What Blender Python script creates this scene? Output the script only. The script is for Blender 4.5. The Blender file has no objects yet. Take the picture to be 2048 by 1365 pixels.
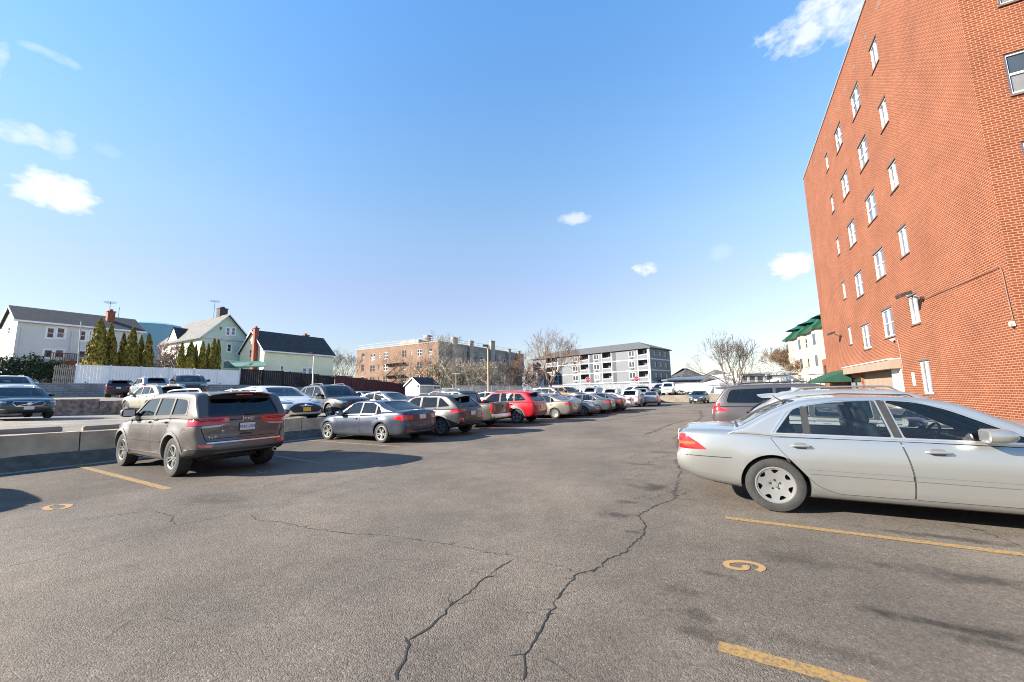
import bpy, bmesh, math, random
import numpy as np
from mathutils import Vector, Matrix
from mathutils.bvhtree import BVHTree
from mathutils.geometry import delaunay_2d_cdt

# ------------------------------------------------------------------ camera, sky, sun, exposure
SC = bpy.context.scene
COL = SC.collection
R = math.radians
FPX = 790.0                     # focal length in pixels of a 2048 px wide picture
CAM_H = 1.56
PITCH = math.atan(105 / 790.0)
ROLL = 0.02
_f = np.array([0, math.cos(PITCH), math.sin(PITCH)])
_r0 = np.array([1.0, 0, 0]); _u0 = np.cross(_r0, _f)
_cr, _sr = math.cos(ROLL), math.sin(ROLL)
CR = _cr * _r0 - _sr * _u0
CU = _sr * _r0 + _cr * _u0
CPOS = np.array([0, 0, CAM_H])
cam_data = bpy.data.cameras.new('camera')
cam_data.sensor_width = 36.0
cam_data.lens = 36.0 * FPX / 2048
cam_data.clip_start = 0.05
cam_data.clip_end = 6000
cam = bpy.data.objects.new('camera', cam_data)
COL.objects.link(cam)
cam.matrix_world = Matrix(((CR[0], CU[0], -_f[0], 0), (CR[1], CU[1], -_f[1], 0), (CR[2], CU[2], -_f[2], CAM_H), (0, 0, 0, 1)))
SC.camera = cam

SUN_EL = R(25.5)
SUN_H = np.array([0.975, 0.22]); SUN_H = SUN_H / np.linalg.norm(SUN_H)     # the way shadows run on the ground
sun_data = bpy.data.lights.new('sun', 'SUN')
sun_data.energy = 5.0
sun_data.angle = R(0.5)
sun_data.color = (1.0, 0.92, 0.80)
sun = bpy.data.objects.new('sun', sun_data)
COL.objects.link(sun)
sun.location = (-40, -10, 30)
sun.rotation_euler = Vector((SUN_H[0] * math.cos(SUN_EL), SUN_H[1] * math.cos(SUN_EL), -math.sin(SUN_EL))).to_track_quat('-Z', 'Y').to_euler()
SC.view_settings.view_transform = 'Standard'
SC.view_settings.look = 'None'
SC.view_settings.exposure = 1.72
SC.view_settings.gamma = 1.0
SC.cycles.max_bounces = 8
SC.cycles.transparent_max_bounces = 16
SC.cycles.use_denoising = True
SC.cycles.filter_width = 1.05

def ray(px, py):
    return CR * (px - 1024) / FPX + CU * (682.5 - py) / FPX + _f

def on(px, py, z=0.0):
    """where the sight line through a pixel meets the height z"""
    d = ray(px, py); t = (z - CAM_H) / d[2]
    return CPOS + t * d

def at(px, py, Y):
    """where the sight line through a pixel reaches the distance Y"""
    d = ray(px, py)
    return CPOS + d * (Y / d[1])

world = bpy.data.worlds.new('World')
SC.world = world
world.use_nodes = True
wn = world.node_tree; wn.nodes.clear()
def build_world():
    N = wn.nodes; Lk = wn.links
    out = N.new('ShaderNodeOutputWorld'); bg = N.new('ShaderNodeBackground')
    sky = N.new('ShaderNodeTexSky'); sky.sky_type = 'NISHITA'; sky.sun_disc = False
    sky.sun_elevation = SUN_EL
    sky.sun_rotation = math.atan2(-SUN_H[0], -SUN_H[1])
    sky.air_density = 1.1; sky.dust_density = 0.05; sky.ozone_density = 1.8; sky.altitude = 0
    bg.inputs['Strength'].default_value = 0.076
    tc = N.new('ShaderNodeTexCoord')
    nz = N.new('ShaderNodeTexNoise'); nz.inputs['Scale'].default_value = 14; nz.inputs['Detail'].default_value = 7; nz.inputs['Roughness'].default_value = 0.68
    nz2 = N.new('ShaderNodeTexNoise'); nz2.inputs['Scale'].default_value = 45; nz2.inputs['Detail'].default_value = 8
    mp = N.new('ShaderNodeMapping'); mp.inputs['Scale'].default_value = (1, 1, 1.7)
    Lk.new(tc.outputs['Generated'], mp.inputs['Vector'])
    Lk.new(mp.outputs['Vector'], nz.inputs['Vector']); Lk.new(mp.outputs['Vector'], nz2.inputs['Vector'])
    def m(op, a, b=None, clamp=False):
        n = N.new('ShaderNodeMath'); n.operation = op; n.use_clamp = clamp
        for i, v in enumerate((a, b)):
            if v is None: continue
            if isinstance(v, (int, float)): n.inputs[i].default_value = v
            else: Lk.new(v, n.inputs[i])
        return n.outputs[0]
    noise = m('ADD', m('MULTIPLY', m('SUBTRACT', nz.outputs['Fac'], 0.5), 2.2), m('MULTIPLY', m('SUBTRACT', nz2.outputs['Fac'], 0.5), 1.9))
    total = None
    #          px   py   rx  ry  density  raggedness
    clouds = [(112, 384, 88, 44, 1.2, 1.0), (40, 268, 90, 26, 0.50, 1.3), (125, 292, 30, 34, 0.40, 1.4), (105, 112, 62, 12, 0.28, 1.2),
              (1635, 42, 120, 54, 0.75, 1.5), (1720, 20, 90, 60, 0.75, 1.2), (1578, 530, 52, 30, 1.25, 1.0), (1292, 538, 34, 14, 1.1, 1.1), (1147, 438, 32, 13, 0.55, 1.3),
              (1445, 505, 30, 18, 0.16, 1.2), (1545, 702, 70, 9, 0.22, 0.8), (2, 120, 16, 40, 0.35, 1.2), (215, 300, 30, 14, 0.14, 1.2)]
    for px, py, rx, ry, dens, rag in clouds:
        d = ray(px, py); d = d / np.linalg.norm(d)
        e1 = np.cross(d, [0, 0, 1.0]); e1 /= np.linalg.norm(e1); e2 = np.cross(e1, d)
        dx = ray(px + rx, py); dx /= np.linalg.norm(dx); dy = ray(px, py + ry); dy /= np.linalg.norm(dy)
        ax = np.linalg.norm(dx - d); ay = np.linalg.norm(dy - d)
        def dot(v):
            n = N.new('ShaderNodeVectorMath'); n.operation = 'DOT_PRODUCT'
            Lk.new(tc.outputs['Generated'], n.inputs[0]); n.inputs[1].default_value = tuple(v)
            return n.outputs['Value']
        a = m('DIVIDE', dot(e1), ax); b = m('DIVIDE', dot(e2), ay)
        r2 = m('ADD', m('MULTIPLY', a, a), m('MULTIPLY', b, b))
        front = m('GREATER_THAN', dot(d), 0.2)
        v = m('SUBTRACT', 1.05, r2)
        v = m('ADD', v, m('MULTIPLY', noise, rag))
        v = m('MULTIPLY', v, 0.85, True)
        env = m('SUBTRACT', 2.3, r2, True)
        v = m('MULTIPLY', m('MULTIPLY', m('MULTIPLY', v, env), dens), front)
        total = v if total is None else m('MAXIMUM', total, v)
    total = m('MINIMUM', total, 0.97)
    hs = N.new('ShaderNodeHueSaturation'); hs.inputs['Saturation'].default_value = 1.0; hs.inputs['Value'].default_value = 1.0
    gz = N.new('ShaderNodeSeparateXYZ'); Lk.new(tc.outputs['Generated'], gz.inputs[0])
    gr = N.new('ShaderNodeValToRGB'); Lk.new(gz.outputs['Z'], gr.inputs[0])      # clearer, bluer air overhead than the clear-sky model gives
    stops = ((0.04, (.60, .59, .66)), (0.12, (.82, .74, .78)), (0.24, (1.05, .88, .93)), (0.38, (1.15, 1.14, 1.12)), (0.52, (1.06, 1.27, 1.34)), (0.75, (.90, 1.38, 1.68)))
    while len(gr.color_ramp.elements) < len(stops): gr.color_ramp.elements.new(.5)
    for e, (p, c) in zip(gr.color_ramp.elements, stops): e.position = p; e.color = (*[v / 2 for v in c], 1)
    gm = N.new('ShaderNodeVectorMath'); gm.operation = 'MULTIPLY'; Lk.new(sky.outputs['Color'], gm.inputs[0]); Lk.new(gr.outputs[0], gm.inputs[1])
    g2 = N.new('ShaderNodeVectorMath'); g2.operation = 'SCALE'; Lk.new(m('ADD', m('MULTIPLY', gz.outputs['X'], .22), 1.87), g2.inputs['Scale']); Lk.new(gm.outputs[0], g2.inputs[0])
    Lk.new(g2.outputs[0], hs.inputs['Color'])
    mix = N.new('ShaderNodeMix'); mix.data_type = 'RGBA'
    Lk.new(total, mix.inputs[0]); Lk.new(hs.outputs['Color'], mix.inputs[6])
    mix.inputs[7].default_value = (4.5, 4.6, 4.75, 1)
    Lk.new(mix.outputs[2], bg.inputs['Color']); Lk.new(bg.outputs[0], out.inputs['Surface'])
build_world()

# the lot's own grid: UU runs along the drive, VV to its right
PHI = R(30.3)
UU = np.array([math.sin(PHI), math.cos(PHI)]); VV = np.array([math.cos(PHI), -math.sin(PHI)])
B0 = np.array([-11.15, 11.15])          # a point at the foot of the near barrier
def sd(s, d):
    p = B0 + UU * s - VV * d
    return float(p[0]), float(p[1])
def to_sd(x, y):
    q = np.array([x, y]) - B0
    return float(q @ UU), float(-(q @ VV))
def z_terrace(x, y):
    s, d = to_sd(x, y)
    return max(0.02, 0.74 - 0.024 * max(-12, min(s, 40)) + 0.006 * min(d, 22))

# ------------------------------------------------------------------ materials
def srgb(h):
    h = h.lstrip('#'); c = [int(h[i:i + 2], 16) / 255 for i in (0, 2, 4)]
    return tuple(((v / 12.92) if v <= .04045 else ((v + .055) / 1.055) ** 2.4) for v in c)

MATS = {}
def P(name, col, rough=0.6, metal=0.0, coat=0.0, spec=0.5, noise=0.0, nscale=3.0, bump=0.0, bscale=40.0, col2=None, detail=4, emit=0.0, contrast=0.0):
    """a procedural surface: colour with a little noise in it, and a bump"""
    if name in MATS: return MATS[name]
    m = bpy.data.materials.new(name); m.use_nodes = True
    nt = m.node_tree; b = nt.nodes['Principled BSDF']
    b.inputs['Base Color'].default_value = (*col, 1)
    b.inputs['Roughness'].default_value = rough; b.inputs['Metallic'].default_value = metal
    b.inputs['Coat Weight'].default_value = coat; b.inputs['Coat Roughness'].default_value = 0.04
    b.inputs['Specular IOR Level'].default_value = spec
    tc = nt.nodes.new('ShaderNodeTexCoord')
    if noise or col2:
        n = nt.nodes.new('ShaderNodeTexNoise'); n.inputs['Scale'].default_value = nscale; n.inputs['Detail'].default_value = detail
        nt.links.new(tc.outputs['Object'], n.inputs['Vector'])
        r = nt.nodes.new('ShaderNodeValToRGB')
        c2 = col2 or tuple(min(1, v * (1 + noise)) for v in col)
        c1 = col if col2 else tuple(v * (1 - noise) for v in col)
        r.color_ramp.elements[0].color = (*c1, 1); r.color_ramp.elements[1].color = (*c2, 1)
        r.color_ramp.elements[0].position = 0.32 + contrast; r.color_ramp.elements[1].position = 0.68 - contrast
        nt.links.new(n.outputs['Fac'], r.inputs[0]); nt.links.new(r.outputs[0], b.inputs['Base Color'])
    if bump:
        n = nt.nodes.new('ShaderNodeTexNoise'); n.inputs['Scale'].default_value = bscale; n.inputs['Detail'].default_value = 5
        nt.links.new(tc.outputs['Object'], n.inputs['Vector'])
        bp = nt.nodes.new('ShaderNodeBump'); bp.inputs['Strength'].default_value = bump; bp.inputs['Distance'].default_value = 0.02
        nt.links.new(n.outputs['Fac'], bp.inputs['Height']); nt.links.new(bp.outputs[0], b.inputs['Normal'])
    if emit:
        b.inputs['Emission Color'].default_value = (*col, 1); b.inputs['Emission Strength'].default_value = emit
    MATS[name] = m
    return m

def paint(name, col, metal=0.35, rough=0.38, dirt=0.12):
    """car paint: flake base, clear coat and a veil of road dust"""
    if name in MATS: return MATS[name]
    m = bpy.data.materials.new(name); m.use_nodes = True
    nt = m.node_tree; b = nt.nodes['Principled BSDF']
    b.inputs['Metallic'].default_value = metal
    b.inputs['Coat Weight'].default_value = 0.8; b.inputs['Coat Roughness'].default_value = 0.03; b.inputs['Coat IOR'].default_value = 1.42; b.inputs['Specular IOR Level'].default_value = 0.3
    tc = nt.nodes.new('ShaderNodeTexCoord')
    n = nt.nodes.new('ShaderNodeTexNoise'); n.inputs['Scale'].default_value = 2.6; n.inputs['Detail'].default_value = 6
    nt.links.new(tc.outputs['Object'], n.inputs['Vector'])
    sep = nt.nodes.new('ShaderNodeSeparateXYZ'); nt.links.new(tc.outputs['Object'], sep.inputs[0])
    mr = nt.nodes.new('ShaderNodeMapRange'); mr.inputs['From Min'].default_value = 0.75; mr.inputs['From Max'].default_value = 0.2
    nt.links.new(sep.outputs['Z'], mr.inputs['Value'])
    mu = nt.nodes.new('ShaderNodeMath'); mu.operation = 'MULTIPLY_ADD'; mu.inputs[1].default_value = 0.55; mu.inputs[2].default_value = 0.25
    nt.links.new(mr.outputs[0], mu.inputs[0])
    mm = nt.nodes.new('ShaderNodeMath'); mm.operation = 'MULTIPLY'; nt.links.new(mu.outputs[0], mm.inputs[0]); nt.links.new(n.outputs['Fac'], mm.inputs[1])
    m3 = nt.nodes.new('ShaderNodeMath'); m3.operation = 'MULTIPLY'; m3.inputs[1].default_value = dirt * 2.2; nt.links.new(mm.outputs[0], m3.inputs[0])
    mix = nt.nodes.new('ShaderNodeMix'); mix.data_type = 'RGBA'
    mix.inputs[6].default_value = (*col, 1); mix.inputs[7].default_value = (0.26, 0.24, 0.21, 1)
    nt.links.new(m3.outputs[0], mix.inputs[0]); nt.links.new(mix.outputs[2], b.inputs['Base Color'])
    ra = nt.nodes.new('ShaderNodeMath'); ra.operation = 'ADD'; ra.inputs[1].default_value = rough
    nt.links.new(m3.outputs[0], ra.inputs[0]); nt.links.new(ra.outputs[0], b.inputs['Roughness'])
    MATS[name] = m
    return m

def thin_glass(name, tint=(0.62, 0.68, 0.66), refl=1.0):
    if name in MATS: return MATS[name]
    m = bpy.data.materials.new(name); m.use_nodes = True
    nt = m.node_tree; nt.nodes.clear()
    out = nt.nodes.new('ShaderNodeOutputMaterial'); tr = nt.nodes.new('ShaderNodeBsdfTransparent'); gl = nt.nodes.new('ShaderNodeBsdfGlossy')
    tr.inputs['Color'].default_value = (*tint, 1); gl.inputs['Roughness'].default_value = 0.03; gl.inputs['Color'].default_value = (refl, refl, refl, 1)
    fr = nt.nodes.new('ShaderNodeFresnel'); fr.inputs['IOR'].default_value = 1.6
    mx = nt.nodes.new('ShaderNodeMixShader')
    nt.links.new(fr.outputs[0], mx.inputs[0]); nt.links.new(tr.outputs[0], mx.inputs[1]); nt.links.new(gl.outputs[0], mx.inputs[2])
    nt.links.new(mx.outputs[0], out.inputs['Surface'])
    MATS[name] = m
    return m

def brick(name, c1, c2, mortar, bw=0.21, rh=0.083, ms=0.011, rough=0.85, vary=0.25, bias=0.0):
    """bricks laid on the wall's own metres (UV)"""
    if name in MATS: return MATS[name]
    m = bpy.data.materials.new(name); m.use_nodes = True
    nt = m.node_tree; b = nt.nodes['Principled BSDF']; b.inputs['Roughness'].default_value = rough
    b.inputs['Specular IOR Level'].default_value = 0.25
    uv = nt.nodes.new('ShaderNodeTexCoord')
    br = nt.nodes.new('ShaderNodeTexBrick')
    br.inputs['Scale'].default_value = 1; br.inputs['Brick Width'].default_value = bw; br.inputs['Row Height'].default_value = rh
    br.inputs['Mortar Size'].default_value = ms; br.inputs['Mortar Smooth'].default_value = 0.1; br.inputs['Bias'].default_value = bias
    br.inputs['Color1'].default_value = (*c1, 1); br.inputs['Color2'].default_value = (*c2, 1); br.inputs['Mortar'].default_value = (*mortar, 1)
    nt.links.new(uv.outputs['UV'], br.inputs['Vector'])
    n = nt.nodes.new('ShaderNodeTexNoise'); n.inputs['Scale'].default_value = 0.5; n.inputs['Detail'].default_value = 8; n.inputs['Roughness'].default_value = 0.65
    nt.links.new(uv.outputs['UV'], n.inputs['Vector'])
    mr = nt.nodes.new('ShaderNodeMapRange'); mr.inputs['From Min'].default_value = 0.3; mr.inputs['From Max'].default_value = 0.7
    mr.inputs['To Min'].default_value = 1 - vary; mr.inputs['To Max'].default_value = 1 + vary
    nt.links.new(n.outputs['Fac'], mr.inputs['Value'])
    mu = nt.nodes.new('ShaderNodeVectorMath'); mu.operation = 'SCALE'
    nt.links.new(br.outputs['Color'], mu.inputs[0]); nt.links.new(mr.outputs[0], mu.inputs['Scale'])
    nt.links.new(mu.outputs[0], b.inputs['Base Color'])
    bp = nt.nodes.new('ShaderNodeBump'); bp.inputs['Strength'].default_value = 0.6; bp.inputs['Distance'].default_value = 0.006; bp.invert = True
    nt.links.new(br.outputs['Fac'], bp.inputs['Height']); nt.links.new(bp.outputs[0], b.inputs['Normal'])
    MATS[name] = m
    return m

def siding(name, col, step=0.13, depth=0.5, rough=0.6, dark=0.55):
    """clapboard: a shadow line at every board, laid on the wall's own metres"""
    if name in MATS: return MATS[name]
    m = bpy.data.materials.new(name); m.use_nodes = True
    nt = m.node_tree; b = nt.nodes['Principled BSDF']; b.inputs['Roughness'].default_value = rough
    uv = nt.nodes.new('ShaderNodeTexCoord'); sep = nt.nodes.new('ShaderNodeSeparateXYZ'); nt.links.new(uv.outputs['UV'], sep.inputs[0])
    dv = nt.nodes.new('ShaderNodeMath'); dv.operation = 'DIVIDE'; dv.inputs[1].default_value = step; nt.links.new(sep.outputs['Y'], dv.inputs[0])
    fr = nt.nodes.new('ShaderNodeMath'); fr.operation = 'FRACT'; nt.links.new(dv.outputs[0], fr.inputs[0])
    n = nt.nodes.new('ShaderNodeTexNoise'); n.inputs['Scale'].default_value = 0.6; n.inputs['Detail'].default_value = 6; nt.links.new(uv.outputs['UV'], n.inputs['Vector'])
    r2 = nt.nodes.new('ShaderNodeValToRGB'); r2.color_ramp.elements[0].color = (*[v * 0.84 for v in col], 1); r2.color_ramp.elements[1].color = (*[min(1, v * 1.08) for v in col], 1)
    nt.links.new(n.outputs['Fac'], r2.inputs[0])
    nt.links.new(r2.outputs[0], b.inputs['Base Color'])
    bp = nt.nodes.new('ShaderNodeBump'); bp.inputs['Strength'].default_value = depth; bp.inputs['Distance'].default_value = 0.03
    nt.links.new(fr.outputs[0], bp.inputs['Height']); nt.links.new(bp.outputs[0], b.inputs['Normal'])
    MATS[name] = m
    return m

# ------------------------------------------------------------------ mesh helpers
class MB:
    def __init__(self):
        self.v = []; self.f = []; self.m = []; self.uv = {}
    def add(self, verts, faces, mat=0, uvs=None):
        o = len(self.v)
        self.v += [tuple(map(float, p)) for p in verts]
        for k, f in enumerate(faces):
            self.f.append(tuple(i + o for i in f)); self.m.append(mat)
            if uvs is not None: self.uv[len(self.f) - 1] = [uvs[i] for i in f]
        return self
    def box(self, c, s, mat=0, rz=0.0, M=None, taper=(1, 1)):
        hx, hy, hz = s[0] / 2, s[1] / 2, s[2] / 2
        P_ = [(-hx, -hy, -hz), (hx, -hy, -hz), (hx, hy, -hz), (-hx, hy, -hz), (-hx * taper[0], -hy * taper[1], hz), (hx * taper[0], -hy * taper[1], hz), (hx * taper[0], hy * taper[1], hz), (-hx * taper[0], hy * taper[1], hz)]
        cr, sr = math.cos(rz), math.sin(rz)
        P_ = [(c[0] + x * cr - y * sr, c[1] + x * sr + y * cr, c[2] + z) for x, y, z in P_]
        return self.add(P_, [(0, 3, 2, 1), (4, 5, 6, 7), (0, 1, 5, 4), (1, 2, 6, 5), (2, 3, 7, 6), (3, 0, 4, 7)], mat)
    def rbox(self, c, s, r=0.03, mat=0, n=3, lean=0.0):
        """box with rounded vertical section, for seats and cushions"""
        hx, hy, hz = s[0] / 2, s[1] / 2, s[2] / 2; r = min(r, hx * .95, hz * .95, hy * .95)
        def ring(k, ins):
            pts = []
            for cx, cz, a0 in ((hx - r, hz - r, 0), (-hx + r, hz - r, 90), (-hx + r, -hz + r, 180), (hx - r, -hz + r, 270)):
                for i in range(n + 1):
                    a = R(a0 + 90 * i / n)
                    pts.append((cx + (r - ins) * math.cos(a), cz + (r - ins) * math.sin(a)))
            return [(c[0] + x + lean * z, k, c[2] + z) for x, z in pts]
        rows = [ring(c[1] - hy, r * .7), ring(c[1] - hy + r * .3, r * .2), ring(c[1] - hy + r, 0), ring(c[1] + hy - r, 0), ring(c[1] + hy - r * .3, r * .2), ring(c[1] + hy, r * .7)]
        return self.loft(rows, mat, True, True)
    def loft(self, rows, mat=0, closed=True, caps=False):
        n = len(rows[0]); V_ = [p for r_ in rows for p in r_]; F_ = []
        for i in range(len(rows) - 1):
            for j in range(n if closed else n - 1):
                k = (j + 1) % n
                F_.append((i * n + j, i * n + k, (i + 1) * n + k, (i + 1) * n + j))
        if caps:
            F_.append(tuple(range(n - 1, -1, -1))); F_.append(tuple((len(rows) - 1) * n + j for j in range(n)))
        return self.add(V_, F_, mat)
    def tube(self, pts, rad, n=6, mat=0, caps=True):
        pts = [Vector(p) for p in pts]
        rads = rad if isinstance(rad, (list, tuple)) else [rad] * len(pts)
        rows = []; up = None
        for i, p in enumerate(pts):
            a = pts[max(0, i - 1)]; b = pts[min(len(pts) - 1, i + 1)]
            t = (b - a)
            t = t.normalized() if t.length > 1e-9 else Vector((0, 0, 1))
            if up is None:
                up = Vector((0, 0, 1)) if abs(t.z) < .9 else Vector((1, 0, 0))
            s = t.cross(up)
            if s.length < 1e-6: s = t.cross(Vector((0, 1, 0.3)))
            s.normalize(); up = s.cross(t).normalized()
            rows.append([p + (s * math.cos(2 * math.pi * k / n) + up * math.sin(2 * math.pi * k / n)) * rads[i] for k in range(n)])
        return self.loft(rows, mat, True, caps)
    def lathe(self, prof, n=24, c=(0, 0, 0), axis='z', mat=0, caps=False):
        rows = []
        for r_, h in prof:
            row = []
            for k in range(n):
                a = 2 * math.pi * k / n
                x, y = r_ * math.cos(a), r_ * math.sin(a)
                row.append((c[0] + x, c[1] + y, c[2] + h) if axis == 'z' else ((c[0] + x, c[1] + h, c[2] - y) if axis == 'y' else (c[0] + h, c[1] + x, c[2] + y)))
            rows.append(row)
        return self.loft(rows, mat, True, caps)
    def prism(self, poly, M, d0, d1, mat=0, holes=()):
        """2D outline (with holes) lifted through 3x4 axes M=(o,e1,e2,e3) between depths d0 and d1"""
        o, e1, e2, e3 = [np.array(k, float) for k in M]
        V2, T = cdt(poly, holes)
        top = [o + e1 * a + e2 * b + e3 * d1 for a, b in V2]; bot = [o + e1 * a + e2 * b + e3 * d0 for a, b in V2]
        self.add(top, T, mat); self.add(bot, [t[::-1] for t in T], mat)
        for loop in [poly] + list(holes):
            n = len(loop)
            A = [o + e1 * a + e2 * b + e3 * d0 for a, b in loop]; B = [o + e1 * a + e2 * b + e3 * d1 for a, b in loop]
            F_ = [(i, (i + 1) % n, n + (i + 1) % n, n + i) for i in range(n)]
            if (area2(loop) < 0) == (loop is poly): F_ = [f[::-1] for f in F_]
            self.add(A + B, F_, mat)
        return self
    def mesh(self, name):
        me = bpy.data.meshes.new(name)
        me.from_pydata(self.v, [], self.f)
        me.polygons.foreach_set('material_index', self.m)
        if self.uv:
            lay = me.uv_layers.new(name='UVMap')
            for pi, us in self.uv.items():
                p = me.polygons[pi]
                for li, u in zip(p.loop_indices, us): lay.data[li].uv = u
        me.update()
        return me

def area2(p):
    return sum(p[i][0] * p[(i + 1) % len(p)][1] - p[(i + 1) % len(p)][0] * p[i][1] for i in range(len(p))) / 2

def inside(pt, poly):
    x, y = pt; c = False; n = len(poly); j = n - 1
    for i in range(n):
        xi, yi = poly[i]; xj, yj = poly[j]
        if (yi > y) != (yj > y) and x < (xj - xi) * (y - yi) / (yj - yi) + xi: c = not c
        j = i
    return c

def cdt(poly, holes=(), step=None):
    """triangles of an outline with holes; step adds inner points"""
    V_ = []; E_ = []
    for loop in [poly] + list(holes):
        o = len(V_); V_ += [Vector((p[0], p[1])) for p in loop]
        E_ += [(o + i, o + (i + 1) % len(loop)) for i in range(len(loop))]
    if step:
        xs = [p[0] for p in poly]; ys = [p[1] for p in poly]
        nx = max(1, int((max(xs) - min(xs)) / step)); ny = max(1, int((max(ys) - min(ys)) / step))
        for i in range(1, nx + 1):
            for j in range(1, ny + 1):
                q = (min(xs) + (i - .5) * (max(xs) - min(xs)) / nx, min(ys) + (j - .5) * (max(ys) - min(ys)) / ny)
                if inside(q, poly) and not any(inside(q, h) for h in holes):
                    V_.append(Vector(q))
    vv, ee, ff, *_ = delaunay_2d_cdt(V_, E_, [], 0, 1e-6)
    out = []
    for f in ff:
        c = (sum(vv[i][0] for i in f) / len(f), sum(vv[i][1] for i in f) / len(f))
        if inside(c, poly) and not any(inside(c, h) for h in holes):
            f = tuple(f)
            if area2([vv[i] for i in f]) < 0: f = f[::-1]
            out.append(f)
    return [(p[0], p[1]) for p in vv], out

def roundpoly(pts, r=0.03, n=4):
    """round every corner of an outline; a point may carry its own radius as a third number"""
    out = []; N_ = len(pts)
    for i in range(N_):
        p = np.array(pts[i][:2], float); a = np.array(pts[i - 1][:2], float); b = np.array(pts[(i + 1) % N_][:2], float)
        rr = pts[i][2] if len(pts[i]) > 2 else r
        da = np.linalg.norm(a - p); db = np.linalg.norm(b - p)
        q = min(rr, da * .45, db * .45)
        if q < 1e-4: out.append(tuple(p)); continue
        A = p + (a - p) / da * q; B = p + (b - p) / db * q
        for k in range(n + 1):
            t = k / n
            out.append(tuple((1 - t) ** 2 * A + 2 * t * (1 - t) * p + t * t * B))
    return out

def resample(poly, step):
    out = []; n = len(poly)
    for i in range(n):
        a = np.array(poly[i]); b = np.array(poly[(i + 1) % n]); l = np.linalg.norm(b - a)
        k = max(1, int(round(l / step)))
        for j in range(k): out.append(tuple(a + (b - a) * j / k))
    return out

def grow(poly, d):
    """push an outline out by d"""
    n = len(poly); out = []; s = 1 if area2(poly) > 0 else -1
    for i in range(n):
        a = np.array(poly[i - 1]); p = np.array(poly[i]); b = np.array(poly[(i + 1) % n])
        t1 = (p - a) / (np.linalg.norm(p - a) + 1e-9); t2 = (b - p) / (np.linalg.norm(b - p) + 1e-9)
        nn = np.array([t1[1] + t2[1], -(t1[0] + t2[0])]); l = np.linalg.norm(nn)
        out.append(tuple(p + s * d * nn / (l + 1e-9)))
    return out

def pchip(pts):
    x = np.array([p[0] for p in pts], float); y = np.array([p[1] for p in pts], float)
    h = np.diff(x); dl = np.diff(y) / h; n = len(x); d = np.zeros(n)
    for i in range(1, n - 1):
        if dl[i - 1] * dl[i] > 0:
            w1 = 2 * h[i] + h[i - 1]; w2 = h[i] + 2 * h[i - 1]
            d[i] = (w1 + w2) / (w1 / dl[i - 1] + w2 / dl[i])
    d[0] = dl[0]; d[-1] = dl[-1]
    def f(t):
        t = min(max(t, x[0]), x[-1]); i = min(max(int(np.searchsorted(x, t)) - 1, 0), n - 2)
        u = (t - x[i]) / h[i]
        return float((2 * u**3 - 3 * u**2 + 1) * y[i] + (u**3 - 2 * u**2 + u) * h[i] * d[i] + (-2 * u**3 + 3 * u**2) * y[i + 1] + (u**3 - u**2) * h[i] * d[i + 1])
    return f

def link(name, me, mats=None, parent=None, smooth=None, slot='DATA'):
    if isinstance(me, MB): me = me.mesh(name)
    o = bpy.data.objects.new(name, me); COL.objects.link(o)
    if mats is not None:
        if not isinstance(mats, (list, tuple)): mats = [mats]
        for m in mats: me.materials.append(m)
        if slot == 'OBJECT':
            for i, m in enumerate(mats):
                o.material_slots[i].link = 'OBJECT'; o.material_slots[i].material = m
    if smooth is not None:
        me.polygons.foreach_set('use_smooth', [True] * len(me.polygons))
        me.set_sharp_from_angle(angle=R(smooth))
    if parent is not None: o.parent = parent
    return o

def tag(o, label, cat, group=None):
    o['label'] = label; o['category'] = cat
    if group: o['group'] = group
    return o
def struct(o, label=None, cat=None, kind='structure'):
    o['kind'] = kind
    if label: o['label'] = label
    if cat: o['category'] = cat
    return o
def thing(name, label, cat, loc=(0, 0, 0), rz=0.0, group=None):
    o = bpy.data.objects.new(name, None); COL.objects.link(o)
    o.location = loc; o.rotation_euler = (0, 0, rz); o.empty_display_size = 0.3
    return tag(o, label, cat, group)
def kids(o):
    return [c for c in KIDS.get(o.name, [])]
KIDS = {}
def copy_tree(o, parent=None):
    c = o.copy(); COL.objects.link(c)
    c.parent = parent
    for ch in [k for k in o.children]: copy_tree(ch, c)
    return c

def text_mesh(body, size, extrude=0.002):
    cu = bpy.data.curves.new('text', 'FONT'); cu.body = body; cu.size = size; cu.extrude = extrude
    cu.align_x = 'CENTER'; cu.align_y = 'CENTER'; cu.resolution_u = 2
    o = bpy.data.objects.new('text', cu); COL.objects.link(o)
    dg = bpy.context.evaluated_depsgraph_get(); dg.update()
    me = bpy.data.meshes.new_from_object(o.evaluated_get(dg))
    bpy.data.objects.remove(o)
    return me
def text_into(mb, body, size, o, e1, e2, e3, mat=0, sx=1.0, extrude=0.002):
    me = text_mesh(body, size, extrude)
    o, e1, e2, e3 = [np.array(k, float) for k in (o, e1, e2, e3)]
    mb.add([o + e1 * v.co.x * sx + e2 * v.co.y + e3 * v.co.z for v in me.vertices], [tuple(p.vertices) for p in me.polygons], mat)
    return mb
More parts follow.
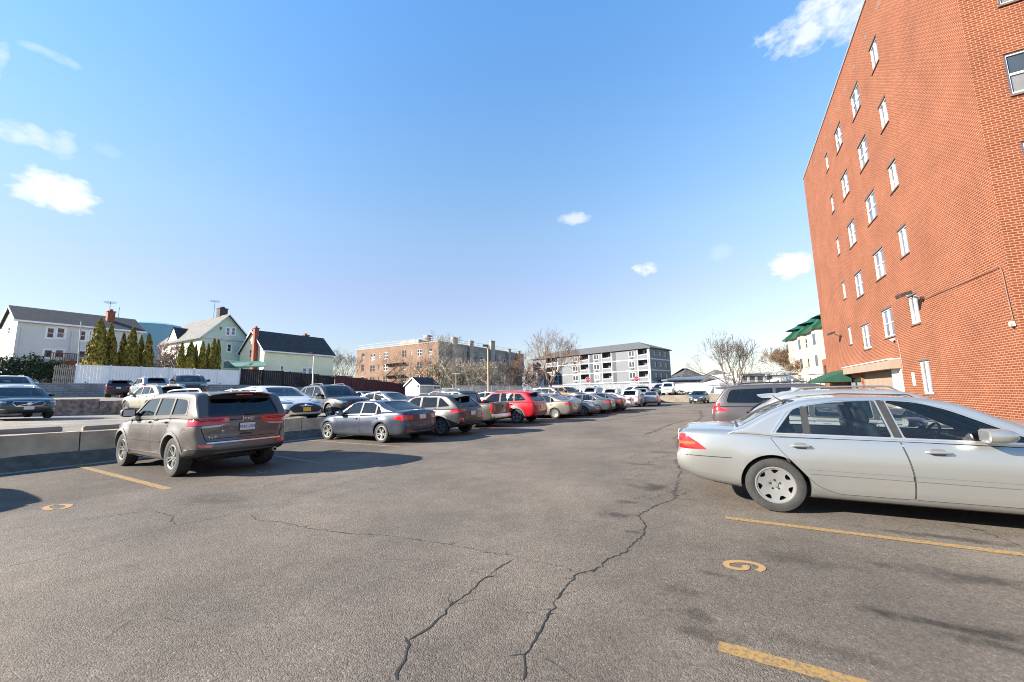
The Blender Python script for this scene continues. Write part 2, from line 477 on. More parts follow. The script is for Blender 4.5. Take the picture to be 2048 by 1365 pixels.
# ------------------------------------------------------------------ car materials
M_TYRE = P('tyre_rubber', (0.028, 0.027, 0.026), 0.85, noise=0.25, nscale=9, bump=0.2, bscale=60)
M_DARK = P('dark_plastic', (0.022, 0.022, 0.023), 0.55, noise=0.2, nscale=12)
M_CLAD = P('grey_cladding', (0.10, 0.10, 0.10), 0.6, noise=0.15, nscale=8)
M_WELL = P('wheel_well', (0.012, 0.012, 0.012), 0.95)
M_ALLOY = P('alloy', (0.42, 0.42, 0.41), 0.32, 0.75, noise=0.06, nscale=10)
M_HUB = P('painted_hubcap', (0.23, 0.23, 0.225), 0.38, 0.4)
M_DALLOY = P('dark_alloy', (0.30, 0.30, 0.305), 0.35, 0.6)
M_BRAKE = P('brake_iron', (0.05, 0.046, 0.042), 0.7, 0.4)
M_CHROME = P('chrome', (0.62, 0.62, 0.61), 0.30, 0.9)
M_RED = P('red_lens', (0.50, 0.010, 0.014), 0.12, coat=1.0)
M_AMBER = P('amber_lens', (0.40, 0.075, 0.008), 0.12, coat=1.0)
M_CLEAR = P('clear_lens', (0.30, 0.31, 0.32), 0.12, 0.1, coat=1.0)
M_LAMPDARK = P('lamp_housing', (0.12, 0.125, 0.13), 0.15, 0.6, coat=1.0)
M_PLATE = P('plate_white', (0.55, 0.54, 0.55), 0.45)
M_PLATEY = P('plate_gold', (0.85, 0.42, 0.03), 0.45)
M_INK = P('plate_ink', (0.03, 0.04, 0.12), 0.5)
M_SEAT = P('seat_leather', (0.07, 0.07, 0.068), 0.5, noise=0.2, nscale=14)
M_SEATG = P('seat_grey', (0.22, 0.215, 0.20), 0.5, noise=0.2, nscale=14)
M_CABIN = P('cabin_trim', (0.035, 0.033, 0.031), 0.8)
M_WOOD = P('wood_trim', (0.50, 0.16, 0.03), 0.25, coat=1.0, noise=0.3, nscale=20)
M_GLASS = thin_glass('car_glass', (0.88, 0.91, 0.89))
M_TINT = thin_glass('privacy_glass', (0.10, 0.11, 0.12))
M_WSH = thin_glass('windshield_glass', (0.66, 0.72, 0.71))

def smooth01(t):
    t = min(1, max(0, t)); return t * t * (3 - 2 * t)

class Shell:
    """the two lofts a car body is cut from: the lower body and the greenhouse"""
    def __init__(s, sp):
        s.sp = sp; L, W = sp['L'], sp['W']
        s.deck = pchip(sp['deck']); s.bot = pchip(sp['bot']); s.roof = pchip(sp['roof'])
        s.plan = pchip(sp.get('plan', [(0, .80), (.06, .87), (.18, .93), (.45, .975), (1.0, 1.0), (L - 1.3, 1.0), (L - .7, .96), (L - .3, .885), (L - .1, .79), (L, .66)]))
        s.gplan = pchip(sp.get('gplan', [(0, .95), (L, .95)]))
        s.ri = pchip(sp['rear']); s.fi = pchip(sp['front'])
        s.sec = sp.get('sec', [(0, .83), (.03, .90), (.09, .945), (.2, .968), (.34, .985), (.5, .998), (.62, 1.0), (.72, .994), (.79, .984), (.85, .976), (.90, .966), (.945, .948), (.98, .915), (1.0, .88)])
        s.ax = (sp['ro'], sp['ro'] + sp['wb'])
        s.ra = sp['wr'] + sp.get('gap', .045)

    def lower(s, inset=0.0):
        sp = s.sp; L, W = sp['L'], sp['W']; fl = sp.get('flare', .018)
        xs = sorted(set([0, .012, .03, .06, .10, .15, .21] + list(np.linspace(.28, L - .30, 58)) + [L - .22, L - .16, L - .11, L - .07, L - .035, L - .012, L]))
        rows = []
        for x in xs:
            zb, zd = s.bot(x), s.deck(x); hw = W / 2 * s.plan(x); half = []
            half += [(0.0, zb), (hw * .5, zb), (hw * .74, zb)]
            for t, f in s.sec:
                z = zb + (zd - zb) * t; y = hw * f
                for a in s.ax:
                    dd = math.hypot(x - a, z - sp['wr'])
                    y += fl * (1 - smooth01((dd - s.ra) / .20)) * smooth01((z - .15) / .2) if dd > s.ra * .6 else fl
                half.append((y, z))
            yl = half[-1][0]; cr = sp.get('crown', .045)
            for g in (.90, .72, .48, .24, 0.0): half.append((yl * g, zd + cr * (1 - g * g)))
            kr = max(0, 1 - x / .55) ** 1.6; kf = max(0, 1 - (L - x) / .65) ** 1.6
            pts = [(x + kr * s.ri(z) - kf * s.fi(z), y, z) for y, z in half]
            rows.append(pts + [(p[0], -p[1], p[2]) for p in pts[-2:0:-1]])
        mb = MB(); mb.loft(rows, 0, True, False)
        n = len(rows[0]); h = n // 2
        for r_, sgn in ((rows[0], -1), (rows[-1], 1)):         # end faces, slightly bulged across
            lv = []
            for i in range(h + 1):
                a = r_[i]; b = r_[(n - i) % n]
                hw = abs(a[1])
                lv.append([(a[0] + sgn * .05 * (1 - q * q) * min(1, hw / .5), a[1] * q, a[2]) for q in (1, .66, .33, 0, -.33, -.66, -1)] if hw > 1e-6 else None)
            V_ = []; idx = []
            for i in range(h + 1):
                if lv[i] is None:
                    V_.append(r_[i]); idx.append([len(V_) - 1] * 7)
                else:
                    idx.append([len(V_) + k for k in range(7)]); V_ += lv[i]
            F_ = []
            for i in range(h):
                for k in range(6):
                    q = [idx[i][k], idx[i][k + 1], idx[i + 1][k + 1], idx[i + 1][k]]
                    q = [a for j, a in enumerate(q) if a not in q[:j]]
                    if len(q) > 2: F_.append(tuple(q if sgn < 0 else q[::-1]))
            mb.add(V_, F_, 0)
        return mb

    def green(s, inset=0.0):
        sp = s.sp; W = sp['W']; rp = sp['roof']; x0, x1 = rp[0][0], rp[-1][0]
        tum = sp.get('tumble', .30); crown = sp.get('rcrown', .045); rr = sp.get('redge', .10)
        belt = sp.get('beltz')
        xs = sorted(set(list(np.linspace(x0, x1, 60)) + [x0 + .02, x0 + .05, x0 + .09, x1 - .03]))
        rows = []
        for x in xs:
            zt = s.roof(x) - inset; zb = min(s.deck(x), zt) - .03
            if inset: zb -= .30
            g = W / 2 * s.gplan(x) * (s.plan(x) if sp.get('gtaper', True) else 1) - inset * 1.05
            zd = s.deck(x)
            yside = lambda z: g - tum * max(0, z - zd)
            zt = max(zt, zb + .02)
            r_ = min(rr, (zt - zb) * .5); crw = min(crown, (zt - zb) * .3)
            half = []
            for t in (0, .2, .4, .6, .8, 1): z = zb + (zt - crw * .6 - r_ - zb) * t; half.append((yside(z), z))
            ye, ze = half[-1]
            for a in (18, 36, 54, 72, 90):
                half.append((ye - tum * r_ * .5 * a / 90 - r_ * .9 * (1 - math.cos(R(a))), ze + r_ * math.sin(R(a))))
            yl, zl = half[-1]
            for q in (.8, .55, .28, 0.0): half.append((yl * q, zl + (zt - zl) * (1 - q * q)))
            pts = [(x, y, z) for y, z in half]
            if inset: pts = [(x + (inset if x < (x0 + x1) / 2 else -inset), y, z) for x, y, z in pts]
            rows.append(pts + [(p[0], -p[1], p[2]) for p in pts[-2::-1]])
        mb = MB(); mb.loft(rows, 0, True, False)
        n = len(rows[0]); h = (n - 1) // 2
        for r_, sgn in ((rows[0], -1), (rows[-1], 1)):
            o = len(mb.v); mb.v += r_
            for i in range(h):
                q = [o + i, o + n - 1 - i, o + n - 2 - i, o + i + 1]
                q = [a for j, a in enumerate(q) if a not in q[:j]]
                if len(q) > 2: mb.f.append(tuple(q if sgn > 0 else q[::-1])); mb.m.append(0)
        return mb

def clean(me):
    bm = bmesh.new(); bm.from_mesh(me); bmesh.ops.remove_doubles(bm, verts=bm.verts, dist=1e-5)
    bmesh.ops.recalc_face_normals(bm, faces=bm.faces); bm.to_mesh(me); bm.free(); return me

def volume(me):
    bm = bmesh.new(); bm.from_mesh(me); v = abs(bm.calc_volume()); bm.free(); return v

def carve(me, cutter):
    """boolean difference, evaluated at once; nudged and tried again if the result is not sound"""
    clean(cutter)
    for mt in (M_WELL, M_CABIN): cutter.materials.append(mt)
    if not me.materials: me.materials.append(M_WELL); me.materials.append(M_CABIN)
    v0 = volume(me); z0 = max(v.co.z for v in me.vertices); zc = max(v.co.z for v in cutter.vertices)
    n0 = len(me.polygons); best = None
    for k in range(8):
        a = bpy.data.objects.new('work', me); b = bpy.data.objects.new('cutter', cutter)
        COL.objects.link(a); COL.objects.link(b)
        b.location = ((0, 0, 0), (.0013, 0, .0017), (-.0021, 0, -.0011), (.0031, 0, .0023))[k % 4]
        md = a.modifiers.new('cut', 'BOOLEAN'); md.operation = 'DIFFERENCE'; md.object = b; md.solver = 'EXACT'; md.material_mode = 'INDEX'
        md.use_hole_tolerant = k < 4; md.use_self = k >= 4
        dg = bpy.context.evaluated_depsgraph_get(); dg.update()
        out = bpy.data.meshes.new_from_object(a.evaluated_get(dg))
        bpy.data.objects.remove(a); bpy.data.objects.remove(b)
        ok = len(out.vertices) > 50 and volume(out) < v0 - 1e-5
        if ok:
            zs = max(v.co.z for v in out.vertices); ys = max(v.co.y for v in out.vertices); y0 = max(v.co.y for v in me.vertices)
            ok = abs(ys - y0) < .02 and zs < z0 + .005 and (zs > z0 - .02)
        if ok: return out
        best = best or out
    print('carve: no sound cut', n0)
    return best

YD = (0, -1, 0); XD = (1, 0, 0); XB = (-1, 0, 0); ZD = (0, 0, -1); DG = (.72, -.69, 0); DF = (-.72, -.69, 0)
def axes(d):
    d = Vector(d).normalized(); up = Vector((0, 0, 1)) if abs(d.z) < .9 else Vector((1, 0, 0))
    e1 = d.cross(up).normalized(); e2 = e1.cross(d).normalized()
    return d, e1, e2

class Skin:
    """lays outlines onto a body by ray"""
    def __init__(s, mbs):
        V_ = []; F_ = []
        for mb in mbs:
            o = len(V_); V_ += [Vector(p) for p in mb.v]; F_ += [tuple(i + o for i in f) for f in mb.f]
        s.t = BVHTree.FromPolygons(V_, F_)
    def hit(s, p, d):
        h = s.t.ray_cast(p - d * 8, d)
        if h[0] is None:
            q = s.t.find_nearest(p)
            return q[0], q[1]
        n = h[1]
        return h[0], (n if n.dot(d) < 0 else -n)
    def patch(s, pts, d, off=.004, step=.05, r=.02, thick=.012, holes=(), mat=0, mb=None, raw=False, mirror=False, grown=0.0, inn=None):
        mb = mb or MB(); d, e1, e2 = axes(d)
        P2 = [(e1.dot(Vector(p[:3])), e2.dot(Vector(p[:3]))) + tuple(p[3:4]) for p in pts]
        poly = roundpoly(P2, r)
        if grown: poly = grow(poly, grown)
        if area2(poly) < 0: poly = poly[::-1]
        poly = resample(poly, step)
        if inn: holes = [resample(roundpoly([(e1.dot(Vector(p[:3])), e2.dot(Vector(p[:3]))) for p in inn], r), step)]
        V2, T = cdt(poly, holes, step)
        out = []; back = []
        for a, b in V2:
            p, n = s.hit(e1 * a + e2 * b, d)
            q = p + n * off; k = p + n * off + d * thick
            out.append(q); back.append(k)
        cnt = {}
        for f in T:
            for i in range(3):
                e = (f[i], f[(i + 1) % 3]); cnt[e] = cnt.get(e, 0) + 1
        edge = [e for e in cnt if (e[1], e[0]) not in cnt]
        F_ = [tuple(f) for f in T]
        n0 = len(out)
        # e1,e2,-d right-handed: keep the outer side facing the viewer
        F_ += [(b, a, a + n0, b + n0) for a, b in edge]
        allv = out + back
        fl = (e1.cross(e2)).dot(d) > 0
        if fl: F_ = [f[::-1] for f in F_]
        mb.add(allv, F_, mat)
        if mirror:
            mb.add([(p[0], -p[1], p[2]) for p in allv], [f[::-1] for f in F_], mat)
        return mb
    def ribbon(s, pts, d, w, off=.005, thick=.012, step=.05, mat=0, mb=None, closed=False, mirror=False):
        mb = mb or MB(); d, e1, e2 = axes(d)
        P2 = [(e1.dot(Vector(p)), e2.dot(Vector(p))) for p in pts]
        if closed: Q = resample(P2, step); Q.append(Q[0])
        else:
            Q = []
            for i in range(len(P2) - 1):
                a, b = np.array(P2[i]), np.array(P2[i + 1]); k = max(1, int(np.linalg.norm(b - a) / step))
                Q += [tuple(a + (b - a) * j / k) for j in range(k)]
            Q.append(P2[-1])
        rows = []
        for i, q in enumerate(Q):
            a = np.array(Q[i - 1] if i else (Q[-2] if closed else Q[0])); b = np.array(Q[i + 1] if i < len(Q) - 1 else (Q[1] if closed else Q[-1]))
            t = b - a; t = t / (np.linalg.norm(t) + 1e-9); nn = np.array([-t[1], t[0]]) * w / 2
            row = []
            for sg in (1, -1):
                p2 = np.array(q) + nn * sg; p, n = s.hit(e1 * p2[0] + e2 * p2[1], d)
                row.append((p + n * off, p + n * off + d * thick))
            rows.append([row[0][1], row[0][0], row[1][0], row[1][1]])
        t0 = len(mb.v); f0 = len(mb.f)
        mb.loft(rows, mat, False, False)
        if mirror:
            V_ = mb.v[t0:]; F_ = [tuple(i - t0 for i in f) for f in mb.f[f0:]]
            mb.add([(p[0], -p[1], p[2]) for p in V_], [f[::-1] for f in F_], mat)
        return mb

def prism_pts(mb, pts, d, a0, a1, r, mat, mirror=False, g=0.0):
    """solid cutter: an outline pushed through space along d"""
    d, e1, e2 = axes(d)
    poly = roundpoly([(e1.dot(Vector(p[:3])), e2.dot(Vector(p[:3]))) + tuple(p[3:4]) for p in pts], r)
    if g: poly = grow(poly, g)
    if area2(poly) < 0: poly = poly[::-1]
    n = len(poly)
    A = [e1 * a + e2 * b + d * a0 for a, b in poly]; B = [e1 * a + e2 * b + d * a1 for a, b in poly]
    mb.add(A + B, [tuple(range(n)), tuple(range(2 * n - 1, n - 1, -1))] + [(i, n + i, n + (i + 1) % n, (i + 1) % n) for i in range(n)], mat)
    if mirror:
        mb.add([(p[0], -p[1], p[2]) for p in A + B], [tuple(range(n))[::-1], tuple(range(2 * n - 1, n - 1, -1))[::-1]] + [((i + 1) % n, n + (i + 1) % n, n + i, i) for i in range(n)], mat)

WHEELS = {}
def wheel_meshes(style, r, w, rim_r):
    key = (style, round(r, 3), round(w, 3))
    if key in WHEELS: return WHEELS[key]
    t = MB()                                                    # tyre; outer face at +y
    h = w / 2
    t.lathe([(rim_r - .012, -h * .8), (rim_r + .005, -h * .96), (r - .05, -h * 1.02), (r - .014, -h * .92), (r - .003, -h * .72), (r, -h * .3), (r, h * .3), (r - .003, h * .72), (r - .014, h * .92), (r - .05, h * 1.02), (rim_r + .03, h * 1.0), (rim_r + .008, h * .95), (rim_r, h * .86), (rim_r - .012, h * .8)], 40, axis='y')
    for a in (-.45, 0, .45): t.lathe([(r + .0006, h * a - .006), (r - .008, h * a - .0055), (r - .008, h * a + .0055), (r + .0006, h * a + .006)], 40, axis='y')
    rim = MB()
    rim.lathe([(rim_r + .002, h * .84), (rim_r + .006, h * .90), (rim_r - .004, h * .93), (rim_r - .016, h * .90), (rim_r - .022, h * .7), (rim_r - .03, -h * .7)], 40, axis='y', mat=0)
    rim.lathe([(rim_r - .025, -h * .1), (.10, -h * .1), (0.002, -h * .1)], 24, axis='y', mat=1)          # dark backing
    rim.lathe([(rim_r * .74, h * .1), (rim_r * .74, h * .18), (.09, h * .2), (.088, h * .1)], 32, axis='y', mat=2)   # brake disc
    holes = []; bolts = 5
    R1 = rim_r - .012
    def wedge(a0, ri, ro_, wi, wo):
        return [(ri * math.cos(a0 - wi), ri * math.sin(a0 - wi)), (ro_ * math.cos(a0 - wo), ro_ * math.sin(a0 - wo)), (ro_ * 1.015 * math.cos(a0), ro_ * 1.015 * math.sin(a0)), (ro_ * math.cos(a0 + wo), ro_ * math.sin(a0 + wo)), (ri * math.cos(a0 + wi), ri * math.sin(a0 + wi))]
    if style == 'lux':
        for k in range(7): holes.append(roundpoly(wedge(2 * math.pi * k / 7 + .2, R1 * .68, R1 * .90, .10, .25), .014, 3))
    elif style == 'split5':
        for k in range(5):
            a = 2 * math.pi * k / 5 + .3
            holes.append(roundpoly(wedge(a, R1 * .34, R1 * .92, .16, .40), .012, 3))
            holes.append(roundpoly(wedge(a + math.pi / 5, R1 * .42, R1 * .91, .05, .125), .008, 3))
    elif style == 'five':
        for k in range(5): holes.append(roundpoly(wedge(2 * math.pi * k / 5 + .3, R1 * .36, R1 * .91, .22, .48), .016, 3))
    elif style == 'ten':
        for k in range(10): holes.append(roundpoly(wedge(2 * math.pi * k / 10, R1 * .38, R1 * .91, .12, .22), .01, 3))
    elif style == 'hub':
        for k in range(8): holes.append(roundpoly(wedge(2 * math.pi * k / 8, R1 * .62, R1 * .80, .10, .12), .012, 3))
    elif style == 'twist':
        for k in range(5):
            a = 2 * math.pi * k / 5
            q = wedge(a, R1 * .34, R1 * .92, .2, .38)
            holes.append(roundpoly([(x * math.cos(.25 * (math.hypot(x, y) / R1)) - y * math.sin(.25 * (math.hypot(x, y) / R1)), x * math.sin(.25 * (math.hypot(x, y) / R1)) + y * math.cos(.25 * (math.hypot(x, y) / R1))) for x, y in q], .014, 3))
            holes.append(roundpoly(wedge(a + math.pi / 5 + .18, R1 * .5, R1 * .9, .05, .09), .006, 3))
    outer = [(R1 * math.cos(2 * math.pi * k / 60), R1 * math.sin(2 * math.pi * k / 60)) for k in range(60)]
    V2, T = cdt(outer, holes, None if False else R1 / 5)
    dish = lambda a, b: h * (.66 + .20 * (math.hypot(a, b) / R1) ** 2 - (.10 if math.hypot(a, b) < .055 else 0))
    top = [(a, dish(a, b), -b) for a, b in V2]; bot = [(a, dish(a, b) - .035, -b) for a, b in V2]
    rim.add(top, T, 0); n0 = len(top)
    for loop in holes:
        n = len(loop); A = [(a, dish(a, b), -b) for a, b in loop]; B = [(a * 1.0, dish(a, b) - .04, -b) for a, b in loop]
        rim.add(A + B, [(i, (i + 1) % n, n + (i + 1) % n, n + i) for i in range(n)], 0)
    for k in range(bolts):
        a = 2 * math.pi * k / 5 + .3
        rim.lathe([(.014, h * .60), (.014, h * .68), (.011, h * .705), (.001, h * .705)], 8, c=(.058 * math.cos(a), 0, -.058 * math.sin(a)), axis='y', mat=1 if style == 'lux' else 2)
    rim.lathe([(.034, h * .62), (.032, h * .70), (.001, h * .71)], 16, axis='y', mat=0)
    rme = rim.mesh('rim'); clean_n = rme
    bm = bmesh.new(); bm.from_mesh(rme); bmesh.ops.recalc_face_normals(bm, faces=bm.faces); bm.to_mesh(rme); bm.free()
    WHEELS[key] = (clean(t.mesh('tyre')), rme)
    for me in WHEELS[key]:
        me.polygons.foreach_set('use_smooth', [True] * len(me.polygons)); me.set_sharp_from_angle(angle=R(35))
    WHEELS[key][0].materials.append(M_TYRE)
    for m in ((M_HUB if style in ('hub', 'lux') else M_DALLOY if style == 'twist' else M_ALLOY), M_WELL, M_BRAKE): WHEELS[key][1].materials.append(m)
    return WHEELS[key]

def seat_mesh(lean=-.28):
    mb = MB()
    mb.rbox((0, 0, .12), (.52, .50, .16), .07)
    mb.rbox((-.30, 0, .46), (.16, .50, .62), .07, lean=lean)
    mb.rbox((-.41, 0, .86), (.10, .27, .20), .045, lean=lean)
    mb.tube([(-.37, .06, .72), (-.40, .06, .82)], .008); mb.tube([(-.37, -.06, .72), (-.40, -.06, .82)], .008)
    return mb
SEAT = None
def build_car(sp, pm, kind, label, cat, group=None):
    """one car from its outline: body, doors, glass, lamps, wheels and cabin as children of an Empty at the tail"""
    global SEAT
    t = thing(kind, label, cat, group=group)
    sh = Shell(sp); L, W = sp['L'], sp['W']; lo = sh.lower(); gr = sh.green(); sk = Skin([lo, gr]); skl = Skin([lo]); skg = Skin([gr])
    # --- body, with real wheel wells, window openings and a cabin inside
    lme = clean(lo.mesh('lower')); gme = clean(gr.mesh('upper'))
    c = MB()
    for a in sh.ax:
        for sg in (1, -1):
            y0 = sg * (W / 2 - .30); y1 = sg * (W / 2 + .2)
            n = 40; ra = sh.ra
            poly = [(a + ra * math.cos(2 * math.pi * k / n), sp['wr'] + ra * math.sin(2 * math.pi * k / n)) for k in range(n)]
            A = [(x, y0, z) for x, z in poly]; B = [(x, y1, z) for x, z in poly]
            c.add(A + B, [tuple(range(n)), tuple(range(2 * n - 1, n - 1, -1))] + [(i, n + i, n + (i + 1) % n, (i + 1) % n) for i in range(n)], 0)
    cab = sp['cabin']; inner = W / 2 * .95 - .10
    c2 = MB(); c2.box(((cab[0] + cab[1]) / 2, 0, .36 + .5), (cab[1] - cab[0], 2 * inner, 1.0), 1)
    if sp.get('bed'):
        b = sp['bed']; c2.box(((b[0] + b[1]) / 2, 0, b[2] + .5), (b[1] - b[0], W * .80, 1.0), 0)
    lme = carve(lme, c.mesh('c')); lme = carve(lme, c2.mesh('c'))
    cw = MB()
    for w in sp['side']: prism_pts(cw, w, YD, -W, -.30, .03, 1, True)
    gme = carve(gme, cw.mesh('c'))
    for key in ('wind', 'back'):
        w = sp.get(key)
        if not w: continue
        cw = MB(); d = w['d']
        prism_pts(cw, w['pts'], d, w['a'][0], w['a'][1], .05, 1)
        gme = carve(gme, cw.mesh('c'))
    ci = MB(); g2 = sh.green(.042); ci.v = g2.v; ci.f = g2.f; ci.m = [1] * len(g2.f)
    gme = carve(gme, ci.mesh('c'))
    bm = bmesh.new(); bm.from_mesh(lme); bm.from_mesh(gme); body = bpy.data.meshes.new('body'); bm.to_mesh(body); bm.free()
    body.materials.clear()
    for m in (pm, M_CABIN): body.materials.append(m)
    # faces keep slots: 0 painted, 1 dark; wheel-well faces are found by their place
    for p in body.polygons:
        cc = p.center
        if p.material_index == 0:
            for a in sh.ax:
                if math.hypot(cc.x - a, cc.z - sp['wr']) < sh.ra - .002 and abs(cc.y) < W / 2 - .02: p.material_index = 1
            if cc.z < sh.bot(cc.x) + .012 and abs(p.normal.z) > .6: p.material_index = 1
            dk = sp.get('lowdark')
            if dk and cc.z < dk(cc.x, cc.y): p.material_index = 1
    bo = link('body', body, [pm, M_CABIN], t, 42, slot='OBJECT')
    def add(name, mb, mats, parent=None, sm=40, label=None):
        o = link(name, mb, mats, parent or t, sm)
        if label: o['label'] = label
        return o
    def painted(name, mb, parent=None, sm=40):
        return link(name, mb, [pm], parent or t, sm, slot='OBJECT')
    # --- glass
    gl = sp.get('glass', {})
    for i, w in enumerate(sp['side']):
        for sg in (1, -1):
            mb = skg.patch(w, YD, -.010, .06, .03, .004, grown=.014)
            if sg < 0: mb.v = [(x, -y, z) for x, y, z in mb.v]; mb.f = [f[::-1] for f in mb.f]
            o = add('side_window', mb, gl.get(i, M_GLASS))
    for key, nm, gm in (('wind', 'windshield', M_WSH), ('back', 'rear_window', gl.get('back', M_GLASS))):
        w = sp.get(key)
        if w:
            add(nm, skg.patch(w['pts'], w['d'], -.010, .07, .05, .004, grown=.016), gm)
            sk_r = skg.patch(w['pts'], w['d'], .0025, .05, .05, .01, grown=.008, inn=None) if False else None
            # black frit round the glass
            d_, e1, e2 = axes(w['d'])
            loop = grow(roundpoly([(e1.dot(Vector(p[:3])), e2.dot(Vector(p[:3]))) for p in w['pts']], .05), -.004)
            add('glass_surround', skg.ribbon([e1 * a + e2 * b for a, b in loop], w['d'], .035, .002, .03, closed=True), M_DARK)
    for lp in sp.get('dlo', []):                                  # trim round the side glass
        m = sp.get('dlo_mat', M_DARK)
        for sg in (1, -1):
            mb = skg.ribbon([Vector((x, 0, z)) for x, z in roundpoly([(p[0], p[2]) for p in lp], .03)], YD, .020, .004, .03, closed=True)
            if sg < 0: mb.v = [(x, -y, z) for x, y, z in mb.v]; mb.f = [f[::-1] for f in mb.f]
            add('window_trim', mb, m)
    for a, b in sp.get('pillars', []):                            # dark door pillars between panes
        for sg in (1, -1):
            mb = skg.ribbon([a, b], YD, sp.get('pillar_w', .075), .003, .03)
            if sg < 0: mb.v = [(x, -y, z) for x, y, z in mb.v]; mb.f = [f[::-1] for f in mb.f]
            add('pillar_trim', mb, M_DARK)
    # --- doors
    for i, dr in enumerate(sp.get('doors', [])):
        for sg in (1, -1):
            def mk(**k):
                mb = sk.patch(dr['pts'], YD, **k)
                if sg < 0: mb.v = [(x, -y, z) for x, y, z in mb.v]; mb.f = [f[::-1] for f in mb.f]
                return mb
            do = painted('door', mk(off=.0045, step=.028, r=.03, thick=.01))
            add('door_seal', mk(off=.0016, step=.05, r=.03, thick=.006, grown=.006), M_WELL, do)
            hx, hz = dr['h']
            mb = MB(); p, n = sk.hit(Vector((hx, W, hz)), Vector(YD))
            y = p.y + .012
            mb.tube([(hx - .10, y - .006, hz), (hx - .08, y + .028, hz + .004), (hx, y + .034, hz + .006), (hx + .08, y + .028, hz + .004), (hx + .10, y - .006, hz)], [.011, .014, .016, .014, .011], 8)
            if sg < 0: mb.v = [(x, -y_, z) for x, y_, z in mb.v]; mb.f = [f[::-1] for f in mb.f]
            if dr.get('chrome'): add('door_handle', mb, M_CHROME, do)
            else: painted('door_handle', mb, do)
            cup = sk.patch([(hx - .065, 0, hz - .04), (hx + .065, 0, hz - .04), (hx + .065, 0, hz + .04), (hx - .065, 0, hz + .04)], YD, .0062, .03, .04, .004)
            if sg < 0: cup.v = [(x, -y_, z) for x, y_, z in cup.v]; cup.f = [f[::-1] for f in cup.f]
            add('handle_recess', cup, M_CLAD if not sp.get('cup_dark') else M_DARK, do)
    # --- wheels
    for a in sh.ax:
        for sg in (1, -1):
            tm, rm = wheel_meshes(sp['wheel'], sp['wr'], sp.get('ww', .215), sp.get('rim', sp['wr'] * .66))
            w_o = bpy.data.objects.new('wheel', tm); COL.objects.link(w_o); w_o.parent = t
            w_o.location = (a, sg * (W / 2 - sp.get('ww', .215) / 2 - .022), sp['wr'])
            w_o.rotation_euler = (0, random.uniform(0, 6), 0) if sg > 0 else (0, random.uniform(0, 6), math.pi)
            ro = bpy.data.objects.new('rim', rm); COL.objects.link(ro); ro.parent = w_o
    # --- mirrors
    mx, my, mz = sp['mirror']; ms = sp.get('msize', (.12, .22, .15))
    for sg in (1, -1):
        mb = MB(); rows = []
        for k, (dx, sc) in enumerate(((-.07, .82), (-.062, .98), (-.01, 1.0), (.07, .96), (.13, .78), (.17, .40))):
            rows.append([(mx + dx + .03 * math.cos(q) * 0, my + .0 + ms[1] / 2 * sc * (abs(math.cos(q)) ** .7) * math.copysign(1, math.cos(q)), mz + ms[2] / 2 * sc * (abs(math.sin(q)) ** .7) * math.copysign(1, math.sin(q))) for q in [2 * math.pi * j / 20 for j in range(20)]])
        mb.loft(rows, 0, True, True)
        mb.tube([(mx + .04, my - ms[1] * .42, mz - .03), (mx + .05, my - ms[1] * .42 - .12, mz - .06)], .035, 8)
        if sg < 0: mb.v = [(x, -y_, z) for x, y_, z in mb.v]; mb.f = [f[::-1] for f in mb.f]
        o = (add('mirror', mb, M_DARK) if sp.get('mirror_dark') else painted('mirror', mb))
        g = MB(); y0 = my
        g.add([(mx - .0715, my + sx * ms[1] * .38, mz + sz * ms[2] * .36) for sx, sz in ((-1, -1), (1, -1), (1, 1), (-1, 1))], [(0, 1, 2, 3)])
        if sg < 0: g.v = [(x, -y_, z) for x, y_, z in g.v]; g.f = [f[::-1] for f in g.f]
        add('mirror_glass', g, M_CHROME, o)
    # --- lamps, plates, trims: each spec is (name, pts, dir, material, options)
    for e in sp.get('bits', []):
        nm, pts, d, m, o = e
        o = dict(o); one = o.pop('one', False); rib = o.pop('rib', None); lab = o.pop('label', None)
        for sg in ((1,) if one else (1, -1)):
            if rib: mb = sk.ribbon(pts, d, rib, **o)
            else: mb = sk.patch(pts, d, **{'step': .045, 'off': .006, 'thick': .03, **o})
            if sg < 0: mb.v = [(x, -y_, z) for x, y_, z in mb.v]; mb.f = [f[::-1] for f in mb.f]
            if m == 'paint': painted(nm, mb)
            else: add(nm, mb, m, label=lab)
    for e in sp.get('texts', []):                                  # badges and plates at the ends
        body_t, size, y, z, end, m, sx = e
        d = Vector(XD if end == 'rear' else XB); p, n = sk.hit(Vector((0 if end == 'rear' else L, y, z)), d)
        mb = MB(); e1 = Vector((0, -1 if end == 'rear' else 1, 0)); nn = Vector((-1 if end == 'rear' else 1, 0, 0)); e2 = Vector((0, 0, 1))
        text_into(mb, body_t, size, p + nn * .010, e1, e2, nn, 0, sx, .006)
        add('badge', mb, m, sm=None)
    for e in sp.get('plates', []):
        end, y, z, m, txt = e
        d = Vector(XD if end == 'rear' else XB); p, n = sk.hit(Vector((0 if end == 'rear' else L, y, z)), d)
        nn = Vector((-1 if end == 'rear' else 1, 0, 0)); tilt = max(-.3, min(.3, n.z)); e2 = Vector((-nn.x * tilt, 0, 1)).normalized(); e1 = Vector((0, -1 if end == 'rear' else 1, 0))
        nn = e1.cross(e2); o = p + nn * .02
        mb = MB(); q = roundpoly([(-.152, -.076), (.152, -.076), (.152, .076), (-.152, .076)], .012)
        mb.prism(q, (o, e1, e2, nn), -.012, 0)
        po = add('licence_plate', mb, m, sm=None)
        if txt:
            mb = MB(); text_into(mb, txt, .082, o + nn * .0015 - e2 * .004, e1, e2, nn, 0, .88, .0008); add('plate_lettering', mb, M_INK, po, None)
            mb = MB(); mb.prism(grow(q, .012), (o, e1, e2, nn), -.016, -.004, holes=[grow(q, -.004)]); add('plate_frame', mb, M_DARK, po, None)
